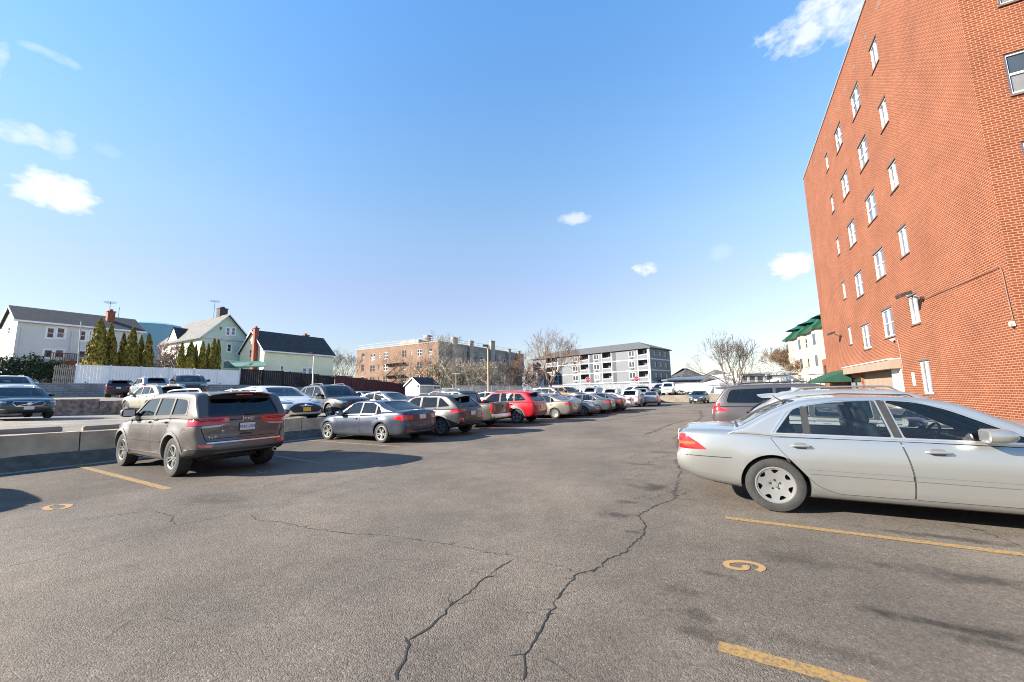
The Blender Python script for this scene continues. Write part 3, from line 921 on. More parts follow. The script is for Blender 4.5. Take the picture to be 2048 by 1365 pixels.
    # --- roof rails
    if sp.get('rails'):
        x0, x1, rm_ = sp['rails']
        for sg in (1, -1):
            mb = MB(); pts = []
            for k in range(13):
                x = x0 + (x1 - x0) * k / 12
                y = W / 2 * .60; p = skg.t.ray_cast(Vector((x, y, 3)), Vector((0, 0, -1)))[0]
                lift = .055 if 1 <= k <= 11 else -.01
                pts.append((x, sg * y, p.z + lift))
            mb.tube(pts, [.012] + [.018] * 11 + [.012], 8)
            add('roof_rail', mb, rm_)
    # --- cabin: seats, dashboard, wheel
    if sp.get('seats', True):
        if SEAT is None:
            SEAT = seat_mesh().mesh('seat'); SEAT.polygons.foreach_set('use_smooth', [True] * len(SEAT.polygons)); SEAT.set_sharp_from_angle(angle=R(50)); SEAT.materials.append(M_SEATG)
        fx, fz = sp['seat']
        for x, y in ((fx, .37), (fx, -.37)):
            o = bpy.data.objects.new('seat', SEAT); COL.objects.link(o); o.parent = t; o.location = (x, y, fz)
        if sp.get('rear_seat', True):
            mb = MB(); rx = fx - .86
            mb.rbox((rx, 0, fz + .13), (.5, 1.28, .18), .07); mb.rbox((rx - .30, 0, fz + .44), (.16, 1.28, .56), .07, lean=-.32)
            for y in (.40, -.40): mb.rbox((rx - .41, y, fz + .80), (.09, .26, .17), .04, lean=-.3)
            add('rear_seat', mb, M_SEAT, sm=50)
        mb = MB(); dx = sp['dash']; dz = sp['dashz']
        mb.rbox((dx, 0, dz - .14), (.5, 2 * inner - .02, .30), .10); add('dashboard', mb, M_SEAT, sm=50)
        mb = MB(); cx, cy, cz = dx - .42, .37, dz - .05
        for k in range(24):
            a0, a1 = 2 * math.pi * k / 24, 2 * math.pi * (k + 1) / 24
            mb.tube([(cx + .075 * math.sin(a) * 1.0, cy + .185 * math.cos(a), cz + .17 * math.sin(a)) for a in (a0, a1)], .016, 6, caps=False)
        for a in (0, math.pi, -math.pi / 2): mb.tube([(cx, cy, cz), (cx + .075 * math.sin(a), cy + .185 * math.cos(a), cz + .17 * math.sin(a))], .014, 6)
        mb.lathe([(.001, -.03), (.06, -.02), (.055, .03)], 12, c=(cx, cy, cz), axis='x')
        add('steering_wheel', mb, M_SEAT, sm=50)
    if sp.get('extra'): sp['extra'](t, sk, skg, sh, add, painted)
    return t

def place(o, x, y, h, z=None, ref=(0, 0)):
    """put a car so that its own point ref (from the tail, to its left) stands at x, y, with the nose along h"""
    a = math.atan2(h[1], h[0]); c, s_ = math.cos(a), math.sin(a)
    o.location = (x - (c * ref[0] - s_ * ref[1]), y - (s_ * ref[0] + c * ref[1]), 0.0 if z is None else z)
    o.rotation_euler = (0, 0, a)
    return o
def respray(o, m):
    for ch in o.children:
        if ch.type == 'MESH' and ch.material_slots and ch.material_slots[0].link == 'OBJECT' and ch.material_slots[0].material is not None:
            ch.material_slots[0].material = m
            for g in ch.children:
                if g.material_slots and g.material_slots[0].link == 'OBJECT': g.material_slots[0].material = m
    return o
CARS = {}
def another(src, pm, kind, label, cat, group=None):
    c = copy_tree(src); c.name = kind; respray(c, pm)
    c['label'] = label; c['category'] = cat
    if group: c['group'] = group
    elif 'group' in c: del c['group']
    return c
# ------------------------------------------------------------------ car outlines (metres from the tail, side view)
def q(*a): return [(p[0], 0, p[1]) + tuple(p[2:]) for p in a]       # side-view points
def rv(*a): return [(0, p[0], p[1]) + tuple(p[2:]) for p in a]      # end-view points
def tp(*a): return [(p[0], p[1], 0) for p in a]                     # plan points
STD_REAR = [(.2, .10), (.35, .03), (.5, 0), (.62, .01), (.75, .05), (.9, .07), (1.05, .10), (1.2, .14)]
STD_FRONT = [(.15, .12), (.3, .03), (.45, 0), (.6, .03), (.7, .09), (.85, .2), (1.0, .35)]

def front_bits(L, W, zl, zg, big=True):
    """headlamps, grille and lower intake for a nose"""
    return [('headlight', [(L - .10, .36, zl + .02), (L - .14, .42, zl + .075), (L - .42, .84, zl + .13), (L - .46, .86, zl + .07), (L - .2, .66, zl - .03)], DF, M_CLEAR, {'r': .03}),
            ('grille', rv((-.34, zg + .13), (.34, zg + .13), (.26, zg - .10), (-.26, zg - .10)), XB, M_DARK, {'one': 1, 'r': .04, 'off': .004}),
            ('lower_intake', rv((-.55, .34), (.55, .34), (.48, .22), (-.48, .22)), XB, M_DARK, {'one': 1, 'r': .04, 'off': .004})]

def sedan(L, W, wb, ro, wr, H, wheel, tail_z=1.02, belt=.93, **k):
    """a three-box body; the numbers shift its lines"""
    fa = ro + wb
    s = dict(L=L, W=W, wb=wb, ro=ro, wr=wr, wheel=wheel,
        deck=[(0, tail_z - .10), (.05, tail_z - .03), (.15, tail_z), (.55, tail_z + .01), (ro, tail_z - .01), (ro + .5, belt + .02), (fa - .9, belt - .01), (fa - .35, belt - .03), (fa + .2, belt - .09), (L - .35, belt - .19), (L - .12, belt - .27), (L, belt - .36)],
        bot=[(0, .32), (.25, .25), (ro - .2, .22), (ro + .4, .19), (fa - .4, .19), (fa + .3, .20), (L - .2, .20), (L, .25)],
        roof=[(ro - .62, tail_z - .04), (ro - .38, tail_z + .07), (ro + .05, H - .17), (ro + .40, H - .04), (ro + .85, H), (ro + 1.3, H - .015), (fa - 1.18, H - .09), (fa - .80, H - .28), (fa - .30, belt - .01)],
        rear=STD_REAR, front=STD_FRONT, cabin=(ro + .15, fa - .45), lowdark=None,
        side=[q((ro - .02, belt + .05, .02), (ro + .26, belt + .035), (ro + .26, H - .20), (ro + .17, H - .23, .08)),
              q((ro + .32, belt + .035), (ro + 1.02, belt + .02), (ro + .98, H - .09), (ro + .55, H - .10, .12), (ro + .32, H - .17)),
              q((ro + 1.10, belt + .02), (fa - .70, belt + .0), (fa - .86, belt + .10, .05), (fa - 1.24, H - .14, .10), (ro + 1.35, H - .085, .1), (ro + 1.06, H - .09))],
        dlo=[q((ro - .06, belt + .04, .04), (fa - .66, belt - .01, .02), (fa - .86, belt + .12, .06), (fa - 1.26, H - .125, .10), (ro + 1.3, H - .068, .2), (ro + .5, H - .08, .15), (ro + .16, H - .20, .15))],
        pillars=[((ro + 1.06, 0, belt + .01), (ro + 1.02, 0, H - .09)), ((ro + .29, 0, belt + .03), (ro + .29, 0, H - .18))],
        wind=dict(pts=tp((fa - .36, .66), (fa - 1.13, .54), (fa - 1.13, -.54), (fa - .36, -.66)), d=ZD, a=(-2.2, -belt - .03)),
        back=dict(pts=tp((ro - .40, .60), (ro + .30, .50), (ro + .30, -.50), (ro - .40, -.60)), d=ZD, a=(-2.2, -tail_z - .07)),
        doors=[dict(pts=q((ro + .03, belt + .015, .02), (ro + 1.06, belt - .005, .01), (ro + 1.04, .62, .1), (ro + 1.06, .30, .04), (ro + .50, .30, .05), (ro + .40, .46, .12), (ro + .20, .70, .15)), h=(ro + .25, belt - .12)),
               dict(pts=q((ro + 1.075, belt - .005, .01), (fa - .62, belt - .03, .03), (fa - .50, .62, .15), (fa - .54, .30, .05), (ro + 1.075, .30, .04), (ro + 1.055, .62, .1)), h=(ro + 1.27, belt - .13))],
        mirror=(fa - .82, W / 2 + .09, belt + .06), seat=(ro + 1.45, .36), dash=fa - .62, dashz=belt + .01,
        bits=[('taillight', [(.05, .55, tail_z - .10), (.05, .62, tail_z - .26), (.3, .84, tail_z - .25), (.36, .87, tail_z - .16), (.2, .84, tail_z - .09)], DG, M_RED, {}),
              ('bumper_seam', [(0.0, .30, .70), (.0, 0, .70), (.0, -.30, .70)], XD, M_WELL, {'one': 1, 'rib': .012, 'off': .001}),
              ('rear_reflector', rv((.52, .44), (.70, .45), (.70, .41), (.52, .40)), XD, M_RED, {'r': .01}),
              ('bumper_insert', rv((-.55, .36), (.55, .36), (.50, .26), (-.50, .26)), XD, M_DARK, {'one': 1})] + front_bits(L, W, belt - .28, .60),
        plates=[('rear', 0, tail_z - .22, M_PLATE, None), ('front', 0, .42, M_PLATE, None)])
    s.update(k)
    return s

def suv(L, W, wb, ro, wr, H, wheel, belt=1.08, hood=1.02, rake=.32, **k):
    """a two-box body with a steep tail"""
    fa = ro + wb
    s = dict(L=L, W=W, wb=wb, ro=ro, wr=wr, wheel=wheel, flare=.03, gap=.055, ww=.235, tumble=.24, redge=.10,
        deck=[(0, belt - .10), (.04, belt - .03), (.12, belt), (ro, belt + .015), (ro + 1.1, belt - .02), (fa - .55, belt - .05), (fa - .1, hood + .0), (L - .35, hood - .07), (L - .12, hood - .14), (L, hood - .24)],
        bot=[(0, .42), (.25, .33), (ro - .2, .28), (ro + .5, .25), (fa - .4, .25), (fa + .3, .26), (L - .2, .27), (L, .34)],
        roof=[(.05, belt - .03), (.12, belt + .12), (.12 + rake * .6, H - .22), (.12 + rake, H - .08), (.12 + rake + .12, H - .035), (ro + .5, H), (ro + 1.2, H - .005), (fa - 1.15, H - .07), (fa - .78, H - .26), (fa - .28, belt - .06)],
        rear=[(.3, .09), (.45, .02), (.6, 0), (.8, .02), (1.0, .04), (1.1, .07), (1.3, .12)], front=[(.2, .14), (.35, .04), (.5, 0), (.7, .01), (.85, .05), (.95, .12), (1.1, .25)],
        plan=[(0, .84), (.06, .90), (.18, .95), (.45, .985), (1.0, 1.0), (L - 1.2, 1.0), (L - .6, .97), (L - .25, .90), (L - .08, .80), (L, .70)],
        gplan=[(0, .97), (L, .97)], cabin=(.35, fa - .45),
        side=[q((.42 + rake * .1, belt + .10, .06), (ro + .12, belt + .07), (ro + .12, H - .15), (.5 + rake * .8, H - .17, .08)),
              q((ro + .20, belt + .065), (ro + .98, belt + .04), (ro + .96, H - .115), (ro + .22, H - .135)),
              q((ro + 1.07, belt + .04), (fa - .66, belt + .0), (fa - .80, belt + .10, .05), (fa - 1.20, H - .15, .10), (ro + 1.06, H - .115))],
        dlo=[q((.38 + rake * .1, belt + .085, .06), (ro + .6, belt + .04, .1), (fa - .60, belt - .015, .02), (fa - .80, belt + .12, .06), (fa - 1.21, H - .13, .12), (ro + .6, H - .095, .2), (.46 + rake * .8, H - .145, .1))],
        pillars=[((ro + 1.02, 0, belt + .03), (ro + 1.01, 0, H - .11)), ((ro + .16, 0, belt + .06), (ro + .17, 0, H - .14))],
        wind=dict(pts=tp((fa - .34, .70), (fa - 1.08, .58), (fa - 1.08, -.58), (fa - .34, -.70)), d=ZD, a=(-2.5, -belt - .03)),
        back=dict(pts=rv((.60, belt + .06), (.52, H - .17), (-.52, H - .17), (-.60, belt + .06)), d=XD, a=(-.3, .75)),
        doors=[dict(pts=q((ro + .16, belt + .035, .03), (ro + 1.02, belt + .01, .01), (ro + 1.02, .40, .04), (ro + .56, .40, .05), (ro + .46, .56, .12), (ro + .24, .82, .15)), h=(ro + .36, belt - .10)),
               dict(pts=q((ro + 1.035, belt + .01, .01), (fa - .58, belt - .03, .03), (fa - .48, .66, .15), (fa - .52, .40, .05), (ro + 1.035, .40, .04)), h=(ro + 1.24, belt - .11))],
        glass={0: M_TINT, 1: M_TINT, 'back': M_TINT},
        mirror=(fa - .78, W / 2 + .10, belt + .08), msize=(.13, .24, .18), seat=(ro + 1.42, .55), dash=fa - .60, dashz=belt - .0,
        rails=(.75, fa - 1.25, M_DARK),
        bits=[('taillight', [(.04, .52, belt - .02), (.04, .52, belt - .15), (.26, .86, belt - .16), (.42, .90, belt - .06), (.26, .88, belt + .02)], DG, M_RED, {}),
              ('wheel_arch_trim', [(ro + (s_ := 1) * (wr + .055 + .035) * math.cos(R(a)), 0, wr + (wr + .055 + .035) * math.sin(R(a))) for a in range(-12, 200, 8)], YD, M_CLAD, {'rib': .07, 'off': .008, 'thick': .03}),
              ('wheel_arch_trim', [(fa + (wr + .09) * math.cos(R(a)), 0, wr + (wr + .09) * math.sin(R(a))) for a in range(-20, 192, 8)], YD, M_CLAD, {'rib': .07, 'off': .008, 'thick': .03}),
              ('sill_trim', [(ro + wr + .12, 0, .31), (fa - wr - .12, 0, .31)], YD, M_CLAD, {'rib': .10, 'off': .010, 'thick': .03}),
              ('bumper_insert', rv((-.72, .52), (.72, .52), (.66, .36), (-.66, .36)), XD, M_CLAD, {'one': 1, 'r': .04}),
              ('hatch_seam', [(0, .62, belt - .05), (0, .64, .72), (0, .58, .62), (0, -.58, .62), (0, -.64, .72), (0, -.62, belt - .05)], XD, M_WELL, {'one': 1, 'rib': .012, 'off': .0015}),
              ('rear_reflector', rv((.56, .57), (.74, .58), (.74, .54), (.56, .53)), XD, M_RED, {'r': .01}),
              ('brake_light', rv((-.16, H - .10), (.16, H - .10), (.16, H - .13), (-.16, H - .13)), XD, M_RED, {'one': 1, 'r': .008})] + front_bits(L, W, hood - .26, .74),
        plates=[('rear', 0, .84, M_PLATE, None), ('front', 0, .50, M_PLATE, None)])
    s.update(k)
    return s

def spoiler(H, x0=.20, x1=.55, w=.56, z=None):
    def f(t, sk, skg, sh, add, painted):
        mb = MB(); rows = []
        for y in np.linspace(-w, w, 13):
            p = skg.t.ray_cast(Vector((x1, y, 4)), Vector((0, 0, -1)))[0]
            zt = p.z + .008; drop = .05 + .04 * (abs(y) / w) ** 3; xe = x0 + .07 * (abs(y) / w) ** 4
            rows.append([(x1 + .10, y, zt + .003), (x1 - .08, y, zt + .004), (xe, y, zt - drop + .03), (xe, y, zt - drop + .012), (x1 - .02, y, zt - .08), (x1 + .06, y, zt - .05)])
        mb.loft(rows, 0, True, True); painted('spoiler', mb)
        mb = MB(); fx, fz = x1 + .35, skg.t.ray_cast(Vector((x1 + .35, 0, 4)), Vector((0, 0, -1)))[0].z
        rows = []
        for k, (dx, h, w2) in enumerate(((-.10, .065, .006), (-.03, .055, .016), (.05, .03, .022), (.11, .002, .01))):
            rows.append([(fx + dx, -w2, fz - .006), (fx + dx, w2, fz - .006), (fx + dx, w2 * .4, fz + h), (fx + dx, -w2 * .4, fz + h)])
        mb.loft(rows, 0, True, True); painted('antenna_fin', mb)
        mb = MB(); p = sk.hit(Vector((0, 0, z or H - .55)), Vector(XD))[0]
        mb.tube([(p.x - .02, .02, p.z - .02), (p.x - .035, -.12, p.z), (p.x - .03, -.42, p.z + .03)], [.022, .014, .007], 6); add('rear_wiper', mb, M_DARK)
    return f

def fin(x, big=False):
    def f(t, sk, skg, sh, add, painted):
        z = skg.t.ray_cast(Vector((x, 0, 4)), Vector((0, 0, -1)))[0].z; mb = MB(); rows = []
        for dx, h, w2 in ((-.09, .055, .005), (-.03, .048, .016), (.05, .025, .022), (.11, .002, .01)):
            rows.append([(x + dx, -w2, z - .006), (x + dx, w2, z - .006), (x + dx, w2 * .4, z + h), (x + dx, -w2 * .4, z + h)])
        mb.loft(rows, 0, True, True); painted('antenna_fin', mb)
    return f

PT_SILVER = paint('paint_silver', (0.28, 0.29, 0.29), 0.55, 0.40, 0.10)
PT_LUX = paint('paint_pale_silver', (0.40, 0.405, 0.39), 0.75, 0.30, 0.10)
PT_JEEP = paint('paint_granite', (0.086, 0.074, 0.068), 0.35, 0.34, 0.30)
PT_BMW = paint('paint_slate_blue', (0.024, 0.035, 0.060), 0.35, 0.30, 0.14)
PT_SUB = paint('paint_graphite', (0.024, 0.025, 0.028), 0.2, 0.34, 0.16)
PT_RED = paint('paint_red', (0.34, 0.003, 0.012), 0.0, 0.28, 0.05)
PT_WHITE = paint('paint_white', (0.55, 0.56, 0.56), 0.0, 0.3, 0.10)
PT_BLACK = paint('paint_black', (0.012, 0.012, 0.013), 0.1, 0.25, 0.14)
PT_CHAR = paint('paint_charcoal', (0.035, 0.037, 0.040), 0.4, 0.30, 0.16)
PT_TEAL = paint('paint_dark_teal', (0.020, 0.045, 0.055), 0.4, 0.28, 0.12)
PT_PLUM = paint('paint_dark_plum', (0.022, 0.012, 0.022), 0.4, 0.28, 0.10)
PT_BEIGE = paint('paint_beige_silver', (0.18, 0.165, 0.138), 0.5, 0.40, 0.14)
PT_GREY = paint('paint_mid_grey', (0.075, 0.085, 0.093), 0.5, 0.32, 0.14)
PT_MAUVE = paint('paint_mauve_grey', (0.165, 0.145, 0.155), 0.5, 0.36, 0.14)
PT_PALEG = paint('paint_pale_sand', (0.32, 0.32, 0.26), 0.1, 0.36, 0.12)
PT_PICK = paint('paint_olive_grey', (0.050, 0.052, 0.046), 0.2, 0.35, 0.18)
PT_NAVY = paint('paint_navy', (0.012, 0.022, 0.060), 0.4, 0.28, 0.10)
PT_ORANGE = paint('paint_copper', (0.11, 0.055, 0.022), 0.4, 0.35, 0.14)
PT_ICE = paint('paint_ice_blue', (0.30, 0.34, 0.38), 0.4, 0.35, 0.10)
PT_VAN = paint('paint_van_grey', (0.070, 0.060, 0.066), 0.5, 0.36, 0.14)
def lux_spec():
    s = sedan(4.995, 1.83, 2.925, 1.16, .335, 1.485, 'lux', tail_z=1.03, belt=.945, ww=.225, rim=.222, flare=.012, msize=(.14, .24, .15), cup_dark=False)
    ro, fa, H, b = 1.16, 4.085, 1.485, .945
    s['roof'] = [(.64, .965), (.82, 1.045), (1.30, 1.31), (1.62, 1.42), (2.05, 1.452), (2.5, 1.445), (2.92, 1.385), (3.32, 1.195), (3.80, .93)]
    s['deck'] = [(0, .90), (.025, .968), (.09, .994), (.5, 1.008), (.9, 1.0), (1.3, .975), (1.7, .965), (3.2, .935), (3.75, .91), (4.3, .86), (4.65, .76), (4.88, .66), (4.995, .56)]
    s['crown'] = .022; s['rcrown'] = .025; s['redge'] = .07
    s['side'] = [q((1.22, .99, .02), (1.525, .982), (1.525, 1.315), (1.43, 1.275, .06)),
                 q((1.585, .982), (2.36, .962), (2.27, 1.388), (1.90, 1.378, .15), (1.585, 1.33)),
                 q((2.47, .96), (3.52, .94), (3.30, 1.06, .05), (2.88, 1.285, .12), (2.62, 1.368, .10), (2.37, 1.386))]
    s['dlo'] = [q((1.17, .98, .06), (3.60, .928, .02), (3.32, 1.075, .06), (2.90, 1.30, .12), (2.55, 1.40, .2), (1.90, 1.40, .25), (1.57, 1.35, .15), (1.36, 1.255, .1))]
    s['dlo_mat'] = M_CHROME
    s['pillars'] = [((2.415, 0, .955), (2.32, 0, 1.395)), ((1.555, 0, .982), (1.555, 0, 1.32))]; s['pillar_w'] = .072
    s['wind'] = dict(pts=tp((3.70, .66), (2.98, .54), (2.98, -.54), (3.70, -.66)), d=ZD, a=(-2.2, -.98))
    s['back'] = dict(pts=tp((.80, .60), (1.50, .50), (1.50, -.50), (.80, -.60)), d=ZD, a=(-2.2, -1.06))
    s['doors'] = [dict(pts=q((1.16, .930, .02), (2.415, .912, .01), (2.46, .72, .1), (2.49, .50, .1), (2.475, .285, .02), (1.80, .285, .06), (1.60, .36, .12), (1.42, .58, .2), (1.24, .79, .2)), h=(1.47, .835)),
                  dict(pts=q((2.43, .912, .01), (3.72, .880, .03), (3.85, .6, .15), (3.80, .285, .05), (2.49, .285, .02), (2.505, .50, .1), (2.475, .72, .1)), h=(2.72, .815))]
    s['mirror'] = (3.12, 1.01, 1.02); s['seat'] = (2.62, .34); s['dash'] = 3.52; s['dashz'] = .93
    s['plan'] = [(0, .86), (.05, .905), (.16, .95), (.45, .985), (1.0, 1.0), (3.7, 1.0), (4.3, .96), (4.7, .885), (4.9, .79), (4.995, .66)]
    s['rear'] = [(.2, .24), (.3, .13), (.42, .05), (.55, .005), (.64, 0), (.69, .035), (.75, .05), (.9, .055), (1.0, .07), (1.1, .12)]
    s['bot'] = [(0, .42), (.25, .33), (.8, .255), (1.6, .19), (3.6, .19), (4.4, .20), (4.8, .20), (4.995, .26)]
    s['bits'] = [('taillight', [(.06, .42, .93), (.06, .42, .77), (.16, .80, .745), (.40, .90, .745), (.28, .90, .83), (.12, .84, .945)], DG, M_RED, {'r': .02}),
                 ('turn_signal', [(.09, .74, .84), (.09, .74, .805), (.25, .90, .805), (.23, .90, .845)], DG, M_AMBER, {'off': .009, 'r': .015}),
                 ('bumper_seam', [(.10, 0, .66), (.40, 0, .655), (.70, 0, .65)], YD, M_WELL, {'rib': .009, 'off': .0012}),
                 ('bumper_seam', [(0, .55, .665), (0, 0, .665), (0, -.55, .665)], XD, M_WELL, {'one': 1, 'rib': .009, 'off': .0012}),
                 ('door_moulding', [(1.53, 0, .53), (2.475, 0, .515)], YD, 'paint', {'rib': .045, 'off': .013}),
                 ('door_moulding', [(2.50, 0, .515), (3.72, 0, .495)], YD, 'paint', {'rib': .045, 'off': .013}),
                 ('moulding_shadow_gap', [(1.53, 0, .556), (2.475, 0, .541)], YD, M_CLAD, {'rib': .008, 'off': .009}),
                 ('moulding_shadow_gap', [(2.50, 0, .541), (3.72, 0, .521)], YD, M_CLAD, {'rib': .008, 'off': .009}),
                 ('sill_seam', [(1.62, 0, .272), (3.70, 0, .272)], YD, M_CLAD, {'rib': .008, 'off': .0012}),
                 ('headlight', [(4.85, .40, .66), (4.80, .44, .75), (4.5, .84, .78), (4.5, .86, .68)], DF, M_CLEAR, {'r': .03}),
                 ('grille', rv((-.36, .72), (.36, .72), (.30, .52), (-.30, .52)), XB, M_DARK, {'one': 1, 'r': .04})]
    s['plates'] = [('rear', 0, .86, M_PLATE, None)]
    def extra(t, sk, skg, sh, add, painted):
        mb = MB(); p = skg.t.ray_cast(Vector((1.44, 0, 4)), Vector((0, 0, -1)))[0]
        mb.tube([(p.x, 0, p.z - .01), (p.x - .09, 0, p.z + .05), (p.x - .13, 0, p.z + .095)], [.014, .008, .005], 6); mb.lathe([(.05, 0), (.04, .012), (.012, .02)], 12, c=(p.x, 0, p.z - .002)); add('antenna', mb, M_DARK)
        for y in (.79, -.79):
            for x0, x1, z in ((1.12, 1.62, .955), (2.55, 3.1, .87)):
                mb = MB(); mb.rbox(((x0 + x1) / 2, y * .93, z), (x1 - x0, .04, .07), .03); add('wood_trim', mb, M_WOOD)
        mb = MB(); mb.rbox((3.24, 0, .90), (.10, 1.3, .06), .03); add('wood_trim', mb, M_WOOD)
    s['extra'] = extra
    return s

def jeep_spec():
    L, W, wb, ro, wr, H = 4.82, 1.95, 2.915, .97, .395, 1.76
    s = suv(L, W, wb, ro, wr, H, 'split5', belt=1.20, hood=1.10, rake=.26, flare=.035, gap=.065, tumble=.22, rim=.245, ww=.255)
    fa = ro + wb; b = 1.20
    s['rear'] = [(.3, .12), (.42, .03), (.52, 0), (.66, .0), (.72, .04), (.78, .07), (1.0, .075), (1.15, .09), (1.3, .12)]
    s['bot'] = [(0, .47), (.2, .42), (ro - .3, .36), (ro + .5, .28), (fa - .5, .28), (fa + .3, .30), (L, .38)]
    s['plan'] = [(0, .80), (.05, .885), (.14, .94), (.4, .985), (1.0, 1.0), (L - 1.2, 1.0), (L - .6, .975), (L - .25, .91), (L - .08, .82), (L, .74)]
    s['side'] = [q((.50, b + .07, .10), (ro + .22, b + .055), (ro + .22, H - .165), (.60, H - .20, .14)),
                 q((ro + .29, b + .055), (ro + 1.08, b + .03), (ro + 1.03, H - .15), (ro + .29, H - .165)),
                 q((ro + 1.17, b + .03), (fa - .58, b + .0), (fa - .76, b + .12, .05), (fa - 1.15, H - .18, .10), (ro + 1.13, H - .15))]
    s['dlo'] = [q((.46, b + .055, .12), (fa - .53, b - .015, .02), (fa - .76, b + .14, .06), (fa - 1.16, H - .16, .12), (ro + .6, H - .128, .2), (.57, H - .175, .16))]
    s['pillars'] = [((ro + 1.125, 0, b + .02), (ro + 1.08, 0, H - .14)), ((ro + .255, 0, b + .05), (ro + .255, 0, H - .16))]
    s['back'] = dict(pts=rv((.70, b + .02), (.62, H - .17), (-.62, H - .17), (-.70, b + .02)), d=XD, a=(-.3, .75))
    s['doors'] = [dict(pts=q((ro + .24, b + .03, .03), (ro + 1.12, b + .005, .01), (ro + 1.12, .45, .04), (ro + .62, .45, .05), (ro + .54, .62, .12), (ro + .32, .90, .15)), h=(ro + .42, b - .10)),
                  dict(pts=q((ro + 1.135, b + .005, .01), (fa - .52, b - .03, .03), (fa - .44, .70, .15), (fa - .50, .45, .05), (ro + 1.135, .45, .04)), h=(ro + 1.33, b - .11))]
    s['mirror_dark'] = True; s['mirror'] = (fa - .72, W / 2 + .12, b + .09); s['msize'] = (.14, .26, .20)
    s['rails'] = (.75, fa - 1.2, M_CHROME)
    ar = wr + .065
    s['bits'] = [('taillight', [(.08, .30, 1.185), (.08, .30, 1.085), (.10, .70, 1.04), (.40, .955, 1.03), (.34, .955, 1.17), (.1, .72, 1.195)], DG, M_RED, {'r': .03, 'off': .010}),
                 ('taillight', rv((.30, 1.10), (.40, 1.17), (.66, 1.19), (.66, 1.05), (.48, 1.05)), XD, M_RED, {'r': .03, 'off': .010}),
                 ('reversing_light', rv((.32, 1.075), (.45, 1.04), (.80, 1.022), (.80, .985), (.50, 1.0)), XD, M_CLEAR, {'r': .012, 'off': .010}),
                 ('wheel_arch_trim', [(ro + (ar + .03) * math.cos(R(a)), 0, wr + (ar + .03) * math.sin(R(a))) for a in range(-8, 196, 7)], YD, M_CLAD, {'rib': .06, 'off': .010, 'thick': .04}),
                 ('wheel_arch_trim', [(fa + (ar + .03) * math.cos(R(a)), 0, wr + (ar + .03) * math.sin(R(a))) for a in range(-14, 190, 7)], YD, M_CLAD, {'rib': .06, 'off': .010, 'thick': .04}),
                 ('sill_trim', [(ro + ar + .06, 0, .36), (fa - ar - .06, 0, .36)], YD, M_CLAD, {'rib': .13, 'off': .012, 'thick': .03}),
                 ('sill_chrome', [(ro + ar + .06, 0, .44), (fa - ar - .06, 0, .44)], YD, M_CHROME, {'rib': .014, 'off': .016}),
                 ('bumper_cover', rv((-.94, .585), (-.5, .545), (.5, .545), (.94, .585), (.94, .42), (.6, .40), (-.6, .40), (-.94, .42)), XD, M_DARK, {'one': 1, 'r': .04, 'off': .012}),
                 ('bumper_chrome', [(0, .72, .685), (0, 0, .685), (0, -.72, .685)], XD, M_CHROME, {'one': 1, 'rib': .022, 'off': .012}),
                 ('hatch_seam', [(0, .76, b - .03), (0, .80, .95), (0, .72, .72), (0, .60, .705), (0, -.60, .705), (0, -.72, .72), (0, -.80, .95), (0, -.76, b - .03)], XD, M_WELL, {'one': 1, 'rib': .014, 'off': .002}),
                 ('hatch_shadow_line', [(0, .66, .765), (0, -.66, .765)], XD, M_WELL, {'one': 1, 'rib': .010, 'off': .002}),
                 ('rear_reflector', rv((.60, .655), (.84, .67), (.82, .605), (.64, .595)), XD, M_RED, {'r': .015, 'off': .014}),
                 ('side_crease_strip', [(ro + .56, 0, .69), (fa - .50, 0, .69)], YD, 'paint', {'rib': .035, 'off': .012}),
                 ('tailgate_handle', rv((-.13, .845), (.13, .845), (.12, .81), (-.12, .81)), XD, M_DARK, {'one': 1, 'r': .015})] + front_bits(L, W, .84, .84)
    s['plates'] = [('rear', -.02, .975, M_PLATE, 'KMZ-2905')]
    s['texts'] = [('Jeep', .112, -.04, 1.155, 'rear', M_CHROME, 1.3), ('4x4', .085, .62, .80, 'rear', M_CHROME, 1.3)]
    base = spoiler(H, .17, .50, .62, z=1.25)
    def extra(t, sk, skg, sh, add, painted):
        base(t, sk, skg, sh, add, painted)
        mb = MB(); mb.rbox((.20, 0, 1.655), (.02, .34, .032), .012); add('brake_light', mb, M_RED)
        mb = MB()
        mb.lathe([(.034, -.10), (.050, -.10), (.050, .12), (.034, .12)], 18, c=(.10, -.62, .42), axis='x', mat=0); mb.lathe([(.034, -.09), (.001, -.05)], 18, c=(.10, -.62, .42), axis='x', mat=1)
        add('exhaust_tip', mb, [M_CHROME, M_WELL])
        mb = MB(); mb.rbox((.75, 0, .34), (.25, 1.1, .16), .07); mb.tube([(ro, -.8, .385), (ro, .8, .385)], .06, 10); mb.lathe([(.001, -.14), (.13, -.08), (.13, .08), (.001, .14)], 16, c=(ro, 0, .385), axis='x'); add('rear_axle', mb, M_BRAKE, None, 50)
    s['extra'] = extra
    return s

